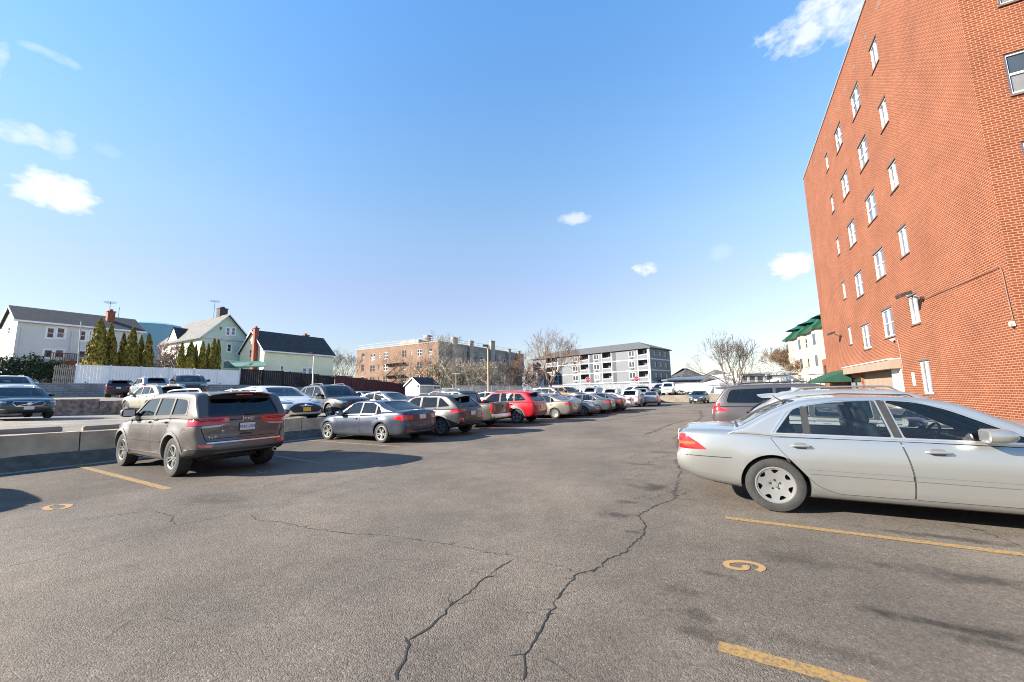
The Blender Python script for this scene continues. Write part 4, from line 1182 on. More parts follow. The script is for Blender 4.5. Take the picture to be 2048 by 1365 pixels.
def bmw_spec():
    s = sedan(4.63, 1.81, 2.81, 1.05, .325, 1.43, 'split5', tail_z=1.03, belt=.93, rim=.235, flare=.025, dlo_mat=M_CHROME, cup_dark=True)
    s['bits'] = [('taillight', [(.06, .42, .90), (.06, .42, .78), (.16, .80, .745), (.46, .90, .79), (.44, .90, .86), (.16, .84, .925)], DG, M_RED, {'r': .03}),
                 ('bumper_seam', [(0, .50, .72), (0, 0, .72), (0, -.50, .72)], XD, M_WELL, {'one': 1, 'rib': .012, 'off': .001}),
                 ('trunk_seam', [(0, .50, .98), (0, .56, .74), (0, .50, .72)], XD, M_WELL, {'rib': .010, 'off': .001}),
                 ('rear_reflector', rv((.50, .42), (.72, .43), (.72, .395), (.50, .385)), XD, M_RED, {'r': .01}),
                 ('bumper_insert', rv((-.60, .36), (.60, .36), (.54, .24), (-.54, .24)), XD, M_DARK, {'one': 1}),
                 ('bumper_chrome', [(0, .60, .37), (0, 0, .37), (0, -.60, .37)], XD, M_CHROME, {'one': 1, 'rib': .014, 'off': .010}),
                 ('shoulder_crease', [(.55, 0, .845), (3.75, 0, .80)], YD, 'paint', {'rib': .022, 'off': .007})] + front_bits(4.63, 1.81, .65, .60)
    s['plates'] = [('rear', 0, .845, M_PLATE, None)]
    s['extra'] = fin(1.62)
    return s

def sonata_spec():
    s = sedan(4.90, 1.86, 2.84, 1.12, .335, 1.445, 'five', tail_z=1.04, belt=.94, rim=.235)
    L = 4.90
    s['roof'] = [(.42, .99), (.62, 1.09), (1.15, 1.30), (1.6, 1.42), (2.05, 1.445), (2.5, 1.425), (2.9, 1.33), (3.30, 1.13), (3.78, .92)]
    s['bits'] += [('headlight', [(L - .16, .48, .70), (L - .20, .52, .755), (L - .52, .86, .80), (L - .50, .86, .745), (L - .3, .74, .69)], DF, M_LAMPDARK, {'r': .02, 'off': .010})]
    s['bits'] = [e for e in s['bits'] if not (e[0] == 'headlight' and e[3] is M_CLEAR) and e[0] not in ('grille', 'lower_intake')]
    s['bits'] += [('headlight_lens', [(L - .22, .56, .725), (L - .25, .60, .75), (L - .42, .78, .765), (L - .42, .78, .735)], DF, M_CLEAR, {'r': .012, 'off': .016}),
                  ('grille', rv((-.40, .66), (-.2, .70), (.2, .70), (.40, .66), (.66, .52), (.50, .36), (-.50, .36), (-.66, .52)), XB, M_DARK, {'one': 1, 'r': .06, 'off': .006}),
                  ('lower_intake', rv((-.60, .29), (.60, .29), (.55, .22), (-.55, .22)), XB, M_DARK, {'one': 1, 'r': .02}),
                  ('air_curtain', rv((.60, .48), (.78, .50), (.74, .32), (.66, .32)), XB, M_DARK, {'r': .03, 'off': .006}),
                  ('hood_chrome', [(L - .18, .46, .775), (L - .45, .68, .85)], DF, M_CHROME, {'rib': .012})]
    s['plates'] = [('front', 0, .47, M_PLATEY, None)]
    def extra(t, sk, skg, sh, add, painted):
        mb = MB(); p = sk.hit(Vector((L, 0, .625)), Vector(XB))[0]
        o = p + Vector((.014, 0, 0))
        for k in range(20):
            a0, a1 = 2 * math.pi * k / 20, 2 * math.pi * (k + 1) / 20
            mb.tube([(o.x, o.y + .085 * math.cos(a), o.z + .045 * math.sin(a)) for a in (a0, a1)], .007, 5, caps=False)
        for y in (-.028, .028): mb.tube([(o.x, y - .012, o.z - .033), (o.x, y + .012, o.z + .033)], .008, 5)
        mb.tube([(o.x, -.028, o.z - .004), (o.x, .028, o.z + .004)], .007, 5)
        add('badge', mb, M_CHROME)
    s['extra'] = extra
    return s

def compact_spec():
    return sedan(4.55, 1.73, 2.60, 1.02, .315, 1.475, 'hub', tail_z=1.06, belt=.95, rim=.205, ww=.195, extra=None)

def subaru_spec():
    L, W, wb, ro, wr, H = 4.46, 1.80, 2.665, .90, .345, 1.60
    s = suv(L, W, wb, ro, wr, H, 'twist', belt=1.02, hood=.98, rake=.50, rim=.228, ww=.22)
    s['rails'] = (.85, ro + wb - 1.25, M_CLAD)
    s['glass'] = {0: M_TINT, 'back': M_TINT}
    s['bits'] = [e for e in s['bits'] if e[0] not in ('taillight',)] + [
        ('taillight', [(.05, .40, 1.0), (.05, .40, .93), (.16, .80, .88), (.46, .90, .90), (.40, .90, 1.0), (.2, .82, 1.02)], DG, M_RED, {'r': .03}),
        ('fog_trim', rv((.60, .66), (.78, .70), (.78, .50), (.64, .48)), XD, M_RED, {'r': .03}),
        ('bumper_cover', rv((-.80, .60), (-.55, .52), (.55, .52), (.80, .60), (.78, .38), (-.78, .38)), XD, M_DARK, {'one': 1, 'r': .04, 'off': .010})]
    s['extra'] = spoiler(H, .28, .62, .50, z=1.12)
    return s

def midsuv_spec():
    L, W, wb, ro, wr, H = 4.77, 1.89, 2.765, 1.02, .365, 1.70
    s = suv(L, W, wb, ro, wr, H, 'twist', belt=1.10, hood=1.04, rake=.42, rim=.245)
    s['rails'] = (.85, ro + wb - 1.25, M_CLAD)
    s['glass'] = {0: M_TINT, 1: M_GLASS, 'back': M_TINT}
    s['bits'] += [('bumper_chrome', [(0, .55, .47), (0, 0, .45), (0, -.55, .47)], XD, M_CHROME, {'one': 1, 'rib': .06, 'off': .012})]
    s['extra'] = spoiler(H, .24, .58, .56, z=1.2)
    return s

def wagon_spec():
    L, W, wb, ro, wr, H = 4.76, 1.90, 2.87, .95, .36, 1.52
    s = suv(L, W, wb, ro, wr, H, 'ten', belt=1.0, hood=.94, rake=.5, rim=.24)
    s['rails'] = (.85, ro + wb - 1.3, M_CHROME)
    s['glass'] = {}
    s['bits'] = [e for e in s['bits'] if e[0] not in ('headlight', 'grille', 'lower_intake', 'wheel_arch_trim', 'sill_trim')] + [
        ('headlight', [(L - .14, .54, .705), (L - .16, .56, .775), (L - .50, .90, .83), (L - .50, .90, .755)], DF, M_CLEAR, {'r': .02, 'off': .008}),
        ('grille', rv((-.42, .76), (.42, .76), (.46, .70), (.36, .58), (-.36, .58), (-.46, .70)), XB, M_DARK, {'one': 1, 'r': .05, 'off': .004}),
        ('grille_surround', [(0, y, z) for y, z in ((-.42, .77), (.42, .77), (.47, .69), (.36, .57), (-.36, .57), (-.47, .69), (-.42, .77))], XB, M_CHROME, {'one': 1, 'rib': .022, 'off': .014}),
        ('grille_bar', [(0, -.33, .60), (0, .33, .745)], XB, M_CHROME, {'one': 1, 'rib': .022, 'off': .020}),
        ('lower_intake', rv((-.62, .42), (.62, .42), (.52, .27), (-.52, .27)), XB, M_DARK, {'one': 1, 'r': .03}),
        ('bumper_chrome', [(0, .66, .445), (0, .86, .455)], XB, M_CHROME, {'rib': .03, 'off': .010}),
        ('hood_seam', [(L - .30, .80, 0), (L - .8, .76, 0), (L - 1.25, .72, 0)], ZD, M_WELL, {'rib': .010, 'off': .001})]
    s['plates'] = [('front', 0, .50, M_PLATE, None)]
    def extra(t, sk, skg, sh, add, painted):
        mb = MB(); p = sk.hit(Vector((L, 0, .67)), Vector(XB))[0]
        mb.lathe([(.072, -.02), (.078, .02), (.06, .03), (.055, .02), (.04, .022), (.001, .024)], 24, c=(p.x + .004, 0, .672), axis='x'); add('badge', mb, M_CHROME)
    s['extra'] = extra
    return s

def van_spec():
    L, W, wb, ro, wr, H = 5.08, 1.985, 3.03, 1.08, .345, 1.77
    s = suv(L, W, wb, ro, wr, H, 'ten', belt=1.08, hood=1.0, rake=.38, rim=.225, flare=.015)
    fa = ro + wb; b = 1.08
    s['roof'] = [(.05, b - .03), (.10, b + .10), (.34, H - .22), (.46, H - .08), (.60, H - .03), (ro + .6, H), (ro + 1.6, H - .01), (fa - 1.0, H - .12), (fa - .45, H - .42), (fa + .05, b - .08)]
    s['side'] = [q((.42, b + .09, .10), (ro + .62, b + .075), (ro + .62, H - .15), (.56, H - .18, .12)),
                 q((ro + .70, b + .075), (ro + 1.62, b + .05), (ro + 1.60, H - .15), (ro + .70, H - .15)),
                 q((ro + 1.70, b + .05), (fa - .22, b + .0), (fa - .42, b + .14, .05), (fa - .95, H - .22, .10), (ro + 1.68, H - .15))]
    s['dlo'] = [q((.38, b + .075, .1), (fa - .16, b - .02, .02), (fa - .42, b + .16, .06), (fa - .96, H - .20, .12), (ro + .8, H - .125, .2), (.52, H - .16, .12))]
    s['pillars'] = [((ro + .66, 0, b + .07), (ro + .66, 0, H - .15)), ((ro + 1.66, 0, b + .05), (ro + 1.64, 0, H - .15))]
    s['wind'] = dict(pts=tp((fa - .02, .68), (fa - .88, .56), (fa - .88, -.56), (fa - .02, -.68)), d=ZD, a=(-2.5, -b - .05))
    s['doors'] = [dict(pts=q((ro + .60, b + .05, .03), (ro + 1.66, b + .02, .01), (ro + 1.66, .36, .04), (ro + .62, .36, .05), (ro + .50, .60, .15)), h=(ro + 1.50, b - .12)),
                  dict(pts=q((ro + 1.675, b + .02, .01), (fa - .42, b - .03, .03), (fa - .44, .66, .15), (fa - .50, .36, .05), (ro + 1.675, .36, .04)), h=(ro + 1.85, b - .12))]
    s['mirror'] = (fa - .45, W / 2 + .10, b + .10)
    s['bits'] = [e for e in s['bits'] if e[0] not in ('taillight', 'wheel_arch_trim', 'sill_trim')] + [
        ('taillight', [(.06, .60, 1.14), (.06, .60, .86), (.14, .92, .86), (.20, .96, .95), (.20, .96, 1.16)], DG, M_RED, {'r': .03}),
        ('taillight', q((.14, 1.0), (.14, .90), (.44, .885), (.46, .945), (.24, 1.02)), YD, M_RED, {'r': .02})]
    s['extra'] = spoiler(H, .10, .50, .62, z=1.15)
    s['rails'] = (.75, fa - 1.4, M_DARK)
    return s

def pickup_spec():
    L, W, wb, ro, wr, H = 5.39, 1.89, 3.235, 1.22, .375, 1.79
    s = suv(L, W, wb, ro, wr, H, 'five', belt=1.10, hood=1.06, rake=.3, rim=.215, flare=.035)
    fa = ro + wb; b = 1.10
    s['deck'] = [(0, b - .02), (.03, b + .03), (.1, b + .03), (1.85, b + .02), (1.95, b), (fa - .55, b - .03), (fa - .1, 1.06), (L - .35, 1.0), (L - .12, .94), (L, .84)]
    s['rear'] = [(.3, .05), (.45, .0), (.6, .0), (.66, .05), (1.1, .06), (1.2, .06)]
    s['roof'] = [(1.72, b - .03), (1.76, b + .15), (1.88, H - .14), (2.0, H - .04), (2.3, H), (fa - 1.3, H - .03), (fa - 1.0, H - .12), (fa - .72, H - .30), (fa - .28, b - .06)]
    s['cabin'] = (1.95, fa - .45); s['bed'] = (.10, 1.72, .62)
    s['side'] = [q((1.95, b + .07), (2.62, b + .05), (2.60, H - .14), (2.04, H - .15)), q((2.72, b + .05), (fa - .64, b + .01), (fa - .80, b + .12, .05), (fa - 1.16, H - .16, .1), (2.70, H - .14))]
    s['dlo'] = []; s['pillars'] = [((2.67, 0, b + .04), (2.65, 0, H - .13))]
    s['back'] = dict(pts=rv((.58, b + .10), (.52, H - .16), (-.52, H - .16), (-.58, b + .10)), d=XD, a=(1.4, 2.2))
    s['doors'] = [dict(pts=q((1.95, b + .02, .03), (2.66, b, .01), (2.66, .42, .04), (2.05, .42, .05), (1.92, .8, .1)), h=(2.10, b - .11)), dict(pts=q((2.675, b, .01), (fa - .58, b - .03, .03), (fa - .48, .7, .15), (fa - .52, .42, .05), (2.675, .42, .04)), h=(2.85, b - .11))]
    s['rear_seat'] = False; s['seat'] = (2.95, .55); s['rails'] = None
    s['bits'] = [e for e in s['bits'] if e[0] not in ('taillight', 'hatch_seam', 'brake_light', 'bumper_insert', 'rear_reflector')] + [
        ('taillight', [(.02, .76, 1.08), (.02, .76, .74), (.14, .94, .74), (.16, .94, 1.08)], DG, M_RED, {'r': .02, 'off': .012}),
        ('turn_signal', [(.02, .80, .80), (.02, .80, .66), (.14, .94, .66), (.15, .94, .80)], DG, M_AMBER, {'r': .02, 'off': .013}),
        ('tailgate_seam', [(0, .74, 1.1), (0, .74, .66), (0, -.74, .66), (0, -.74, 1.1)], XD, M_WELL, {'one': 1, 'rib': .014, 'off': .002}),
        ('tailgate_handle', rv((-.10, 1.0), (.10, 1.0), (.10, .94), (-.10, .94)), XD, M_DARK, {'one': 1, 'r': .015}),
        ('rear_bumper', rv((-.84, .62), (.84, .62), (.82, .46), (-.82, .46)), XD, M_CHROME, {'one': 1, 'r': .03, 'off': .03, 'thick': .06})]
    s['plates'] = [('rear', 0, .56, M_PLATE, None)]
    s['extra'] = None
    return s
# ------------------------------------------------------------------ ground
def asphalt(name, base, warm, stains=(), speck=1.0, patchy=0.22):
    m = bpy.data.materials.new(name); m.use_nodes = True
    nt = m.node_tree; N = nt.nodes; Lk = nt.links; b = N['Principled BSDF']
    b.inputs['Roughness'].default_value = 0.86; b.inputs['Specular IOR Level'].default_value = 0.3
    g = N.new('ShaderNodeNewGeometry')
    def noise(sc, det=5, ro=.55):
        n = N.new('ShaderNodeTexNoise'); n.inputs['Scale'].default_value = sc; n.inputs['Detail'].default_value = det; n.inputs['Roughness'].default_value = ro
        Lk.new(g.outputs['Position'], n.inputs['Vector']); return n.outputs['Fac']
    def mth(op, a, b_=None, c=None, clamp=False):
        n = N.new('ShaderNodeMath'); n.operation = op; n.use_clamp = clamp
        for i, v in enumerate((a, b_, c)):
            if v is None: continue
            if isinstance(v, (int, float)): n.inputs[i].default_value = v
            else: Lk.new(v, n.inputs[i])
        return n.outputs[0]
    def ramp(f, a, b_, lo, hi):
        n = N.new('ShaderNodeMapRange'); n.inputs['From Min'].default_value = lo; n.inputs['From Max'].default_value = hi
        n.inputs['To Min'].default_value = a; n.inputs['To Max'].default_value = b_; n.clamp = True
        Lk.new(f, n.inputs['Value']); return n.outputs[0]
    vo = N.new('ShaderNodeTexVoronoi'); vo.inputs['Scale'].default_value = 105; Lk.new(g.outputs['Position'], vo.inputs['Vector'])
    stone = N.new('ShaderNodeSeparateColor'); Lk.new(vo.outputs['Color'], stone.inputs[0])
    f = ramp(stone.outputs[0], 1 - .25 * speck, 1 + .25 * speck, 0, 1)
    bright = ramp(stone.outputs[1], 0, .7 * speck, .95, 1.0)
    f = mth('ADD', f, bright)
    f = mth('MULTIPLY', f, ramp(noise(26, 3), .80, 1.2, .3, .7))
    f = mth('MULTIPLY', f, ramp(noise(.42, 7, .6), 1 - patchy, 1 + patchy, .32, .68))
    f = mth('MULTIPLY', f, ramp(noise(2.7, 6, .65), .86, 1.14, .3, .7))
    mix = N.new('ShaderNodeMix'); mix.data_type = 'RGBA'
    mix.inputs[6].default_value = (*base, 1); mix.inputs[7].default_value = (*warm, 1)
    Lk.new(ramp(noise(.23, 5), 0, 1, .36, .62), mix.inputs[0])
    tot = None
    rag = noise(4.5, 7, .7)
    for x, y, rx, ry, rot, dens in stains:
        mp = N.new('ShaderNodeMapping'); mp.vector_type = 'TEXTURE'
        mp.inputs['Location'].default_value = (x, y, 0); mp.inputs['Rotation'].default_value = (0, 0, rot); mp.inputs['Scale'].default_value = (rx, ry, 1000)
        Lk.new(g.outputs['Position'], mp.inputs['Vector'])
        ln = N.new('ShaderNodeVectorMath'); ln.operation = 'LENGTH'; Lk.new(mp.outputs[0], ln.inputs[0])
        v = mth('SUBTRACT', 1.0, ln.outputs['Value']); v = mth('ADD', v, mth('MULTIPLY', mth('SUBTRACT', rag, .53), 3.4)); v = mth('MULTIPLY', ramp(v, 0, 1, 0, .8), min(.8, dens * 1.35))
        v = mth('MULTIPLY', v, ramp(ln.outputs['Value'], 1, 0, .8, 1.6))
        tot = v if tot is None else mth('MAXIMUM', tot, v)
    if tot is not None:
        f = mth('MULTIPLY', f, mth('SUBTRACT', 1.0, tot))
        dv = N.new('ShaderNodeVectorMath'); dv.operation = 'DOT_PRODUCT'; Lk.new(g.outputs['Position'], dv.inputs[0]); dv.inputs[1].default_value = (VV[0], VV[1], 0)
        t_ = mth('ADD', mth('SUBTRACT', dv.outputs['Value'], float(B0 @ VV)), mth('MULTIPLY', mth('SUBTRACT', noise(.8, 6, .6), .5), .9))
        f = mth('MULTIPLY', f, mth('MULTIPLY', ramp(t_, .69, 1.0, 5.6, 6.3), ramp(t_, 1.0, .84, 13.2, 14.2)))      # bays sealed darker than the drive; left colour lowered further to deepen car shadows
    sc = N.new('ShaderNodeVectorMath'); sc.operation = 'SCALE'; Lk.new(mix.outputs[2], sc.inputs[0]); Lk.new(f, sc.inputs['Scale'])
    Lk.new(sc.outputs[0], b.inputs['Base Color'])
    bp = N.new('ShaderNodeBump'); bp.inputs['Strength'].default_value = .55; bp.inputs['Distance'].default_value = .008
    h = mth('ADD', mth('MULTIPLY', vo.outputs['Distance'], -1.0), mth('MULTIPLY', noise(60, 3), .8))
    Lk.new(h, bp.inputs['Height']); Lk.new(bp.outputs[0], b.inputs['Normal'])
    MATS[name] = m
    return m

def stain(px, py, rx, ry, dens, rot=None):
    p = on(px, py); return (p[0], p[1], rx, ry, -PHI if rot is None else rot, dens)
ST = [stain(1305, 975, .55, .35, .45), stain(1230, 1030, .35, .18, .4), stain(1265, 1065, .2, .1, .45), stain(1255, 1005, .25, .12, .35), stain(1890, 1075, .9, .12, .4), stain(1960, 1160, .8, .18, .40), stain(1930, 1260, .8, .10, .5),
      stain(1990, 1290, .5, .09, .4), stain(1360, 1180, .22, .14, .3), stain(1385, 1235, .2, .16, .4), stain(1420, 1270, .25, .15, .35), stain(1600, 1120, .5, .2, .2), stain(1440, 1150, .2, .06, .3), stain(1650, 1300, .5, .12, .22),
      stain(1850, 1085, .5, .1, .3), stain(420, 915, 1.2, .6, .4), stain(430, 1000, .9, .4, .22), stain(1320, 905, .5, .3, .3), stain(1290, 930, .6, .2, .35)]
M_ASPH = asphalt('lot_asphalt', (0.110, 0.093, 0.077), (0.142, 0.116, 0.090), ST)
M_ASPH2 = asphalt('sunlit_lot_asphalt', (0.19, 0.168, 0.142), (0.25, 0.22, 0.18), (), .5)  # paler than the main lot: brightness of grazing sun put into the colour
M_LOTFAR = P('dry_ground', (0.20, 0.18, 0.14), 0.95, noise=0.3, nscale=.3)

g = MB()
rng = [-1500, -300, -60, -20, 0, 20, 60, 300, 1500]; yr = [-300, -60, -10, 0, 10, 20, 40, 80, 200, 600, 2500]
idx = {}
for i, x in enumerate(rng):
    for j, y in enumerate(yr): idx[i, j] = len(g.v); g.v.append((x, y, 0.0))
for i in range(len(rng) - 1):
    for j in range(len(yr) - 1): g.f.append((idx[i, j], idx[i + 1, j], idx[i + 1, j + 1], idx[i, j + 1])); g.m.append(0)
struct(link('ground', g, M_ASPH), 'cracked grey asphalt of the parking lot', 'ground')

def sheet(name, ss, dd, zf, mat, label, skirt=True):
    mb = MB(); n = len(dd)
    for s in ss:
        for d in dd:
            x, y = sd(s, d); mb.v.append((x, y, zf(s, d, x, y)))
    for i in range(len(ss) - 1):
        for j in range(n - 1): mb.f.append((i * n + j, i * n + j + 1, (i + 1) * n + j + 1, (i + 1) * n + j)); mb.m.append(0)
    return struct(link(name, mb, mat), label, 'ground')
def z_t1(s, d, x, y):
    return 0.004 if (s > 16 and d < 0) else z_terrace(x, y)
sheet('upper_parking_lot', np.linspace(-40, 60, 51), [-.9, .14, .2, 5, 10, 15, 20.3], lambda s, d, x, y: (0.004 if d < .15 else z_terrace(x, y)), M_ASPH2, 'asphalt of the raised middle parking lot, coloured bright for grazing sun')
def z_fall(s): return 1 - smooth01((s - 22) / 55)
def z_t2(s, d, x=0, y=0): return .06 + (1.55 + (d - 20) / 23 * .45) * z_fall(s)
def z_top(s): return .10 + 3.3 * z_fall(s)
sheet('rear_parking_lot', np.linspace(-40, 100, 71), [20.3, 20.6, 28, 36, 43.2], lambda s, d, x, y: (z_terrace(x, y) - .02 if d < 20.4 else z_t2(s, d)), M_ASPH2, 'asphalt of the rear parking lot below the block wall, coloured bright for grazing sun')
M_YARD = P('winter_lawn', (0.10, 0.095, 0.05), 0.95, noise=0.35, nscale=.8)
sheet('yard_ground', np.linspace(-60, 120, 61), [43.3, 43.6, 60, 90, 160], lambda s, d, x, y: (z_t2(s, 43) if d < 43.4 else z_top(s) + max(0, d - 60) * .01), M_YARD, 'dull winter lawn of the house yards')
# raised lot behind the far concrete wall
mb = MB(); A = on(1180, 800); FW0 = at(1255, 790, 55.0); FW1 = at(1500, 790, 50.0)
fw = np.array([FW1[0] - FW0[0], FW1[1] - FW0[1]]); fwl = np.linalg.norm(fw); fw /= fwl; fn = np.array([-fw[1], fw[0]])
def far(a, b, z): return (FW0[0] + fw[0] * a + fn[0] * b, FW0[1] + fw[1] * a + fn[1] * b, z)
mb.add([far(-2, .25, .86), far(60, .25, .86), far(60, 40, .9), far(-2, 40, .9), far(-2, .25, 0), far(-2, 40, 0)], [(0, 1, 2, 3), (0, 3, 5, 4)], 0)
struct(link('far_parking_lot', mb, M_ASPH2), 'raised lot behind the far concrete wall', 'ground')
M_CONC = P('old_concrete', (0.24, 0.205, 0.165), 0.9, noise=0.22, nscale=1.2, bump=.3, bscale=18, detail=8)
M_CONC2 = P('stained_concrete', (0.20, 0.18, 0.16), 0.92, noise=0.35, nscale=1.6, bump=.5, bscale=14, detail=9)
mb = MB(); mb.prism([(-2, 0), (60, 0), (60, .24), (-2, .24)], ((FW0[0], FW0[1], 0), (fw[0], fw[1], 0), (fn[0], fn[1], 0), (0, 0, 1)), 0, .90)
tag(link('concrete_wall', mb, M_CONC), 'low pale concrete retaining wall closing the far end of the lot', 'retaining wall')

# ------------------------------------------------------------------ paint and cracks on the asphalt
M_YEL = P('worn_yellow_paint', (0.66, 0.40, 0.085), 0.8, col2=(0.60, 0.37, 0.09), nscale=3)
def worn(name, col, under, amt):
    m = P(name, col, .8); nt = m.node_tree; b = nt.nodes['Principled BSDF']
    tc = nt.nodes.new('ShaderNodeNewGeometry'); n = nt.nodes.new('ShaderNodeTexNoise'); n.inputs['Scale'].default_value = 30; n.inputs['Detail'].default_value = 8; n.inputs['Roughness'].default_value = .85
    nt.links.new(tc.outputs['Position'], n.inputs['Vector'])
    r = nt.nodes.new('ShaderNodeValToRGB'); r.color_ramp.elements[0].position = amt - .04; r.color_ramp.elements[1].position = amt + .04
    r.color_ramp.elements[0].color = (*under, 1); r.color_ramp.elements[1].color = (*col, 1)
    nt.links.new(n.outputs['Fac'], r.inputs[0]); nt.links.new(r.outputs[0], b.inputs['Base Color']); return m
M_YEL = worn('worn_yellow_paint_near', (0.29, 0.172, 0.048), (0.13, 0.095, 0.06), .485)
M_YEL2 = worn('worn_yellow_paint_old', (0.26, 0.19, 0.09), (0.12, 0.10, 0.08), .47)
M_REDP = worn('worn_red_paint', (0.17, 0.04, 0.04), (0.11, 0.09, 0.08), .46)
def stripe(p0, p1, w, z=.004, mat=None, name='parking_line', label='worn yellow parking line', wob=.006):
    p0 = np.array(p0[:2]); p1 = np.array(p1[:2]); t = p1 - p0; l = np.linalg.norm(t); t /= l; n = np.array([-t[1], t[0]])
    mb = MB(); k = max(2, int(l / .12)); rows = []
    for i in range(k + 1):
        c = p0 + t * l * i / k
        zz = z if not callable(z) else z(*c)
        a = c + n * (w / 2 + random.uniform(-wob, wob)); b = c - n * (w / 2 + random.uniform(-wob, wob))
        rows.append([(b[0], b[1], zz), (a[0], a[1], zz)])
    mb.loft(rows, 0, False)
    return struct(link(name, mb, mat or M_YEL), label, 'parking line')
random.seed(11)
stripe(on(1450, 1036), on(1450, 1036)[:2] + VV * 4.6, .105, label='yellow parking line beside the silver sedan')
stripe(on(1437, 1293), on(1437, 1293)[:2] + VV * 3.2, .11, label='yellow parking line at the lower right edge')
stripe(on(155, 932), on(338, 979), .13, label='yellow parking line beside the brown suv')
stripe(on(615, 881), on(800, 894), .10, mat=M_YEL2, label='faded line beside the blue grey sedan')
stripe(on(548, 912), on(642, 927), .09, mat=P('old_line_grey', (.16, .15, .135), .85, noise=.3, nscale=9), label='faded pale line behind the brown suv')
for k in range(2, 9):
    a = on(348, 953)[:2] + UU * (2.78 * k + 6.0) + VV * 1.6
    stripe(a, a - VV * 4.6, .10, mat=M_YEL2, label='faded parking line between parked cars')
stripe(on(985, 838), on(1075, 852), .12, mat=M_REDP, label='faded red line behind the red suv')
stripe(on(950, 850), on(1000, 858), .12, mat=M_REDP, label='faded red line behind the pickup')
stripe(on(18, 855, .76), on(88, 865, .76), .13, z=lambda x, y: z_terrace(x, y) + .006, mat=M_YEL2, label='pale yellow line on the raised lot')

def stroke(pts, w, name, label, mat=None, z=.004):
    """a stencilled figure on the ground, its strokes given as pixels"""
    P_ = [on(*p)[:2] for p in pts]; Q = []
    for i in range(len(P_) - 1):                      # smooth the stroke
        for k in range(6):
            t = k / 6; a = P_[max(0, i - 1)]; b = P_[i]; c = P_[i + 1]; d = P_[min(len(P_) - 1, i + 2)]
            Q.append(.5 * (2 * b + (c - a) * t + (2 * a - 5 * b + 4 * c - d) * t * t + (3 * b - a - 3 * c + d) * t ** 3))
    Q.append(P_[-1]); rows = []
    for i, c in enumerate(Q):
        a = Q[max(0, i - 1)]; b = Q[min(len(Q) - 1, i + 1)]; t = b - a; t = t / (np.linalg.norm(t) + 1e-9); n = np.array([-t[1], t[0]]) * w / 2
        rows.append([tuple(c - n) + (z,), tuple(c + n) + (z,)])
    mb = MB(); mb.loft(rows, 0, False)
    return mb
M_NUM = worn('worn_orange_paint', (0.31, 0.18, 0.07), (0.12, 0.10, 0.08), .42)
m9 = stroke([(1515, 1143), (1524, 1139), (1522, 1133), (1505, 1127), (1480, 1124), (1458, 1125), (1452, 1129), (1458, 1135), (1475, 1139), (1488, 1139), (1493, 1135), (1488, 1131)], .055, '', '')
struct(link('painted_number', m9, M_NUM), 'yellow number 9 painted on the asphalt', 'painted number')
m0 = stroke([(106, 1020), (95, 1019), (91, 1016), (97, 1013), (109, 1011)], .075, '', ''); m1 = stroke([(118, 1010), (132, 1010), (139, 1012), (133, 1016), (120, 1019)], .075, '', '')
m0.add(m1.v, m1.f); struct(link('painted_number', m0, M_NUM), 'worn stencilled yellow 0 on the asphalt', 'painted number')
m0 = stroke([(484, 949), (493, 951), (502, 949)], .07, '', ''); m1 = stroke([(514, 944), (524, 946), (536, 943)], .07, '', '')
m0.add(m1.v, m1.f); struct(link('painted_number', m0, M_YEL2), 'fragment of a worn stencilled number in the shade', 'painted number')

M_CRACK = P('crack_shadow', (0.018, 0.016, 0.015), 0.95)
def crack(mb, px, w0=.02, w1=.02, rough=.03, seed=0, z=.003):
    rnd = random.Random(seed); P_ = [on(*p)[:2] for p in px]; Q = []
    for i in range(len(P_) - 1):
        a, b = P_[i], P_[i + 1]; l = np.linalg.norm(b - a); k = max(2, int(l / .045)); t = (b - a) / l; n = np.array([-t[1], t[0]])
        for j in range(k): Q.append(a + (b - a) * j / k + n * rnd.gauss(0, rough * .55) * (1 if j else 0))
    Q.append(P_[-1]); rows = []; N_ = len(Q)
    if w0 > .013 and rough < .09:                                       # crumbled edges and short side cracks
        for i in range(2, N_ - 2):
            if rnd.random() < .16:
                a = rnd.uniform(0, 6.28); l = rnd.uniform(.03, .13); c = Q[i]; e = np.array([math.cos(a), math.sin(a)]); n = np.array([-e[1], e[0]]) * w0 * rnd.uniform(.15, .4)
                m_ = c + e * l * .5 + n * rnd.uniform(-1, 1); f = c + e * l
                mb.add([(*(c - n), z + .001), (*(c + n), z + .001), (*(m_ + n * .7), z + .001), (*f, z + .001), (*(m_ - n * .7), z + .001)], [(0, 4, 3, 2, 1)])
    for i, c in enumerate(Q):
        a = Q[max(0, i - 1)]; b = Q[min(N_ - 1, i + 1)]; t = b - a; t = t / (np.linalg.norm(t) + 1e-9); n = np.array([-t[1], t[0]])
        w = (w0 + (w1 - w0) * i / (N_ - 1)) * rnd.uniform(.2, 1.15) * .82 * (.3 if i in (0, N_ - 1) else 1)
        rows.append([tuple(c - n * w / 2) + (z,), tuple(c + n * w / 2) + (z,)])
    mb.loft(rows, 0, False)
mb = MB()
crack(mb, [(795, 1362), (800, 1335), (812, 1310), (816, 1282), (850, 1262), (880, 1235), (905, 1208), (938, 1188), (965, 1160), (1000, 1135), (1030, 1118)], .024, .012, .02, 1)
crack(mb, [(1046, 1362), (1050, 1335), (1048, 1310), (1075, 1270), (1095, 1230), (1112, 1200), (1135, 1170), (1155, 1148), (1190, 1140), (1215, 1118), (1255, 1102), (1268, 1085), (1290, 1065), (1288, 1045), (1276, 1032), (1310, 1012), (1352, 998)], .020, .022, .018, 2)
crack(mb, [(1352, 998), (1350, 975), (1358, 955), (1362, 940), (1360, 915)], .03, .02, .05, 3)
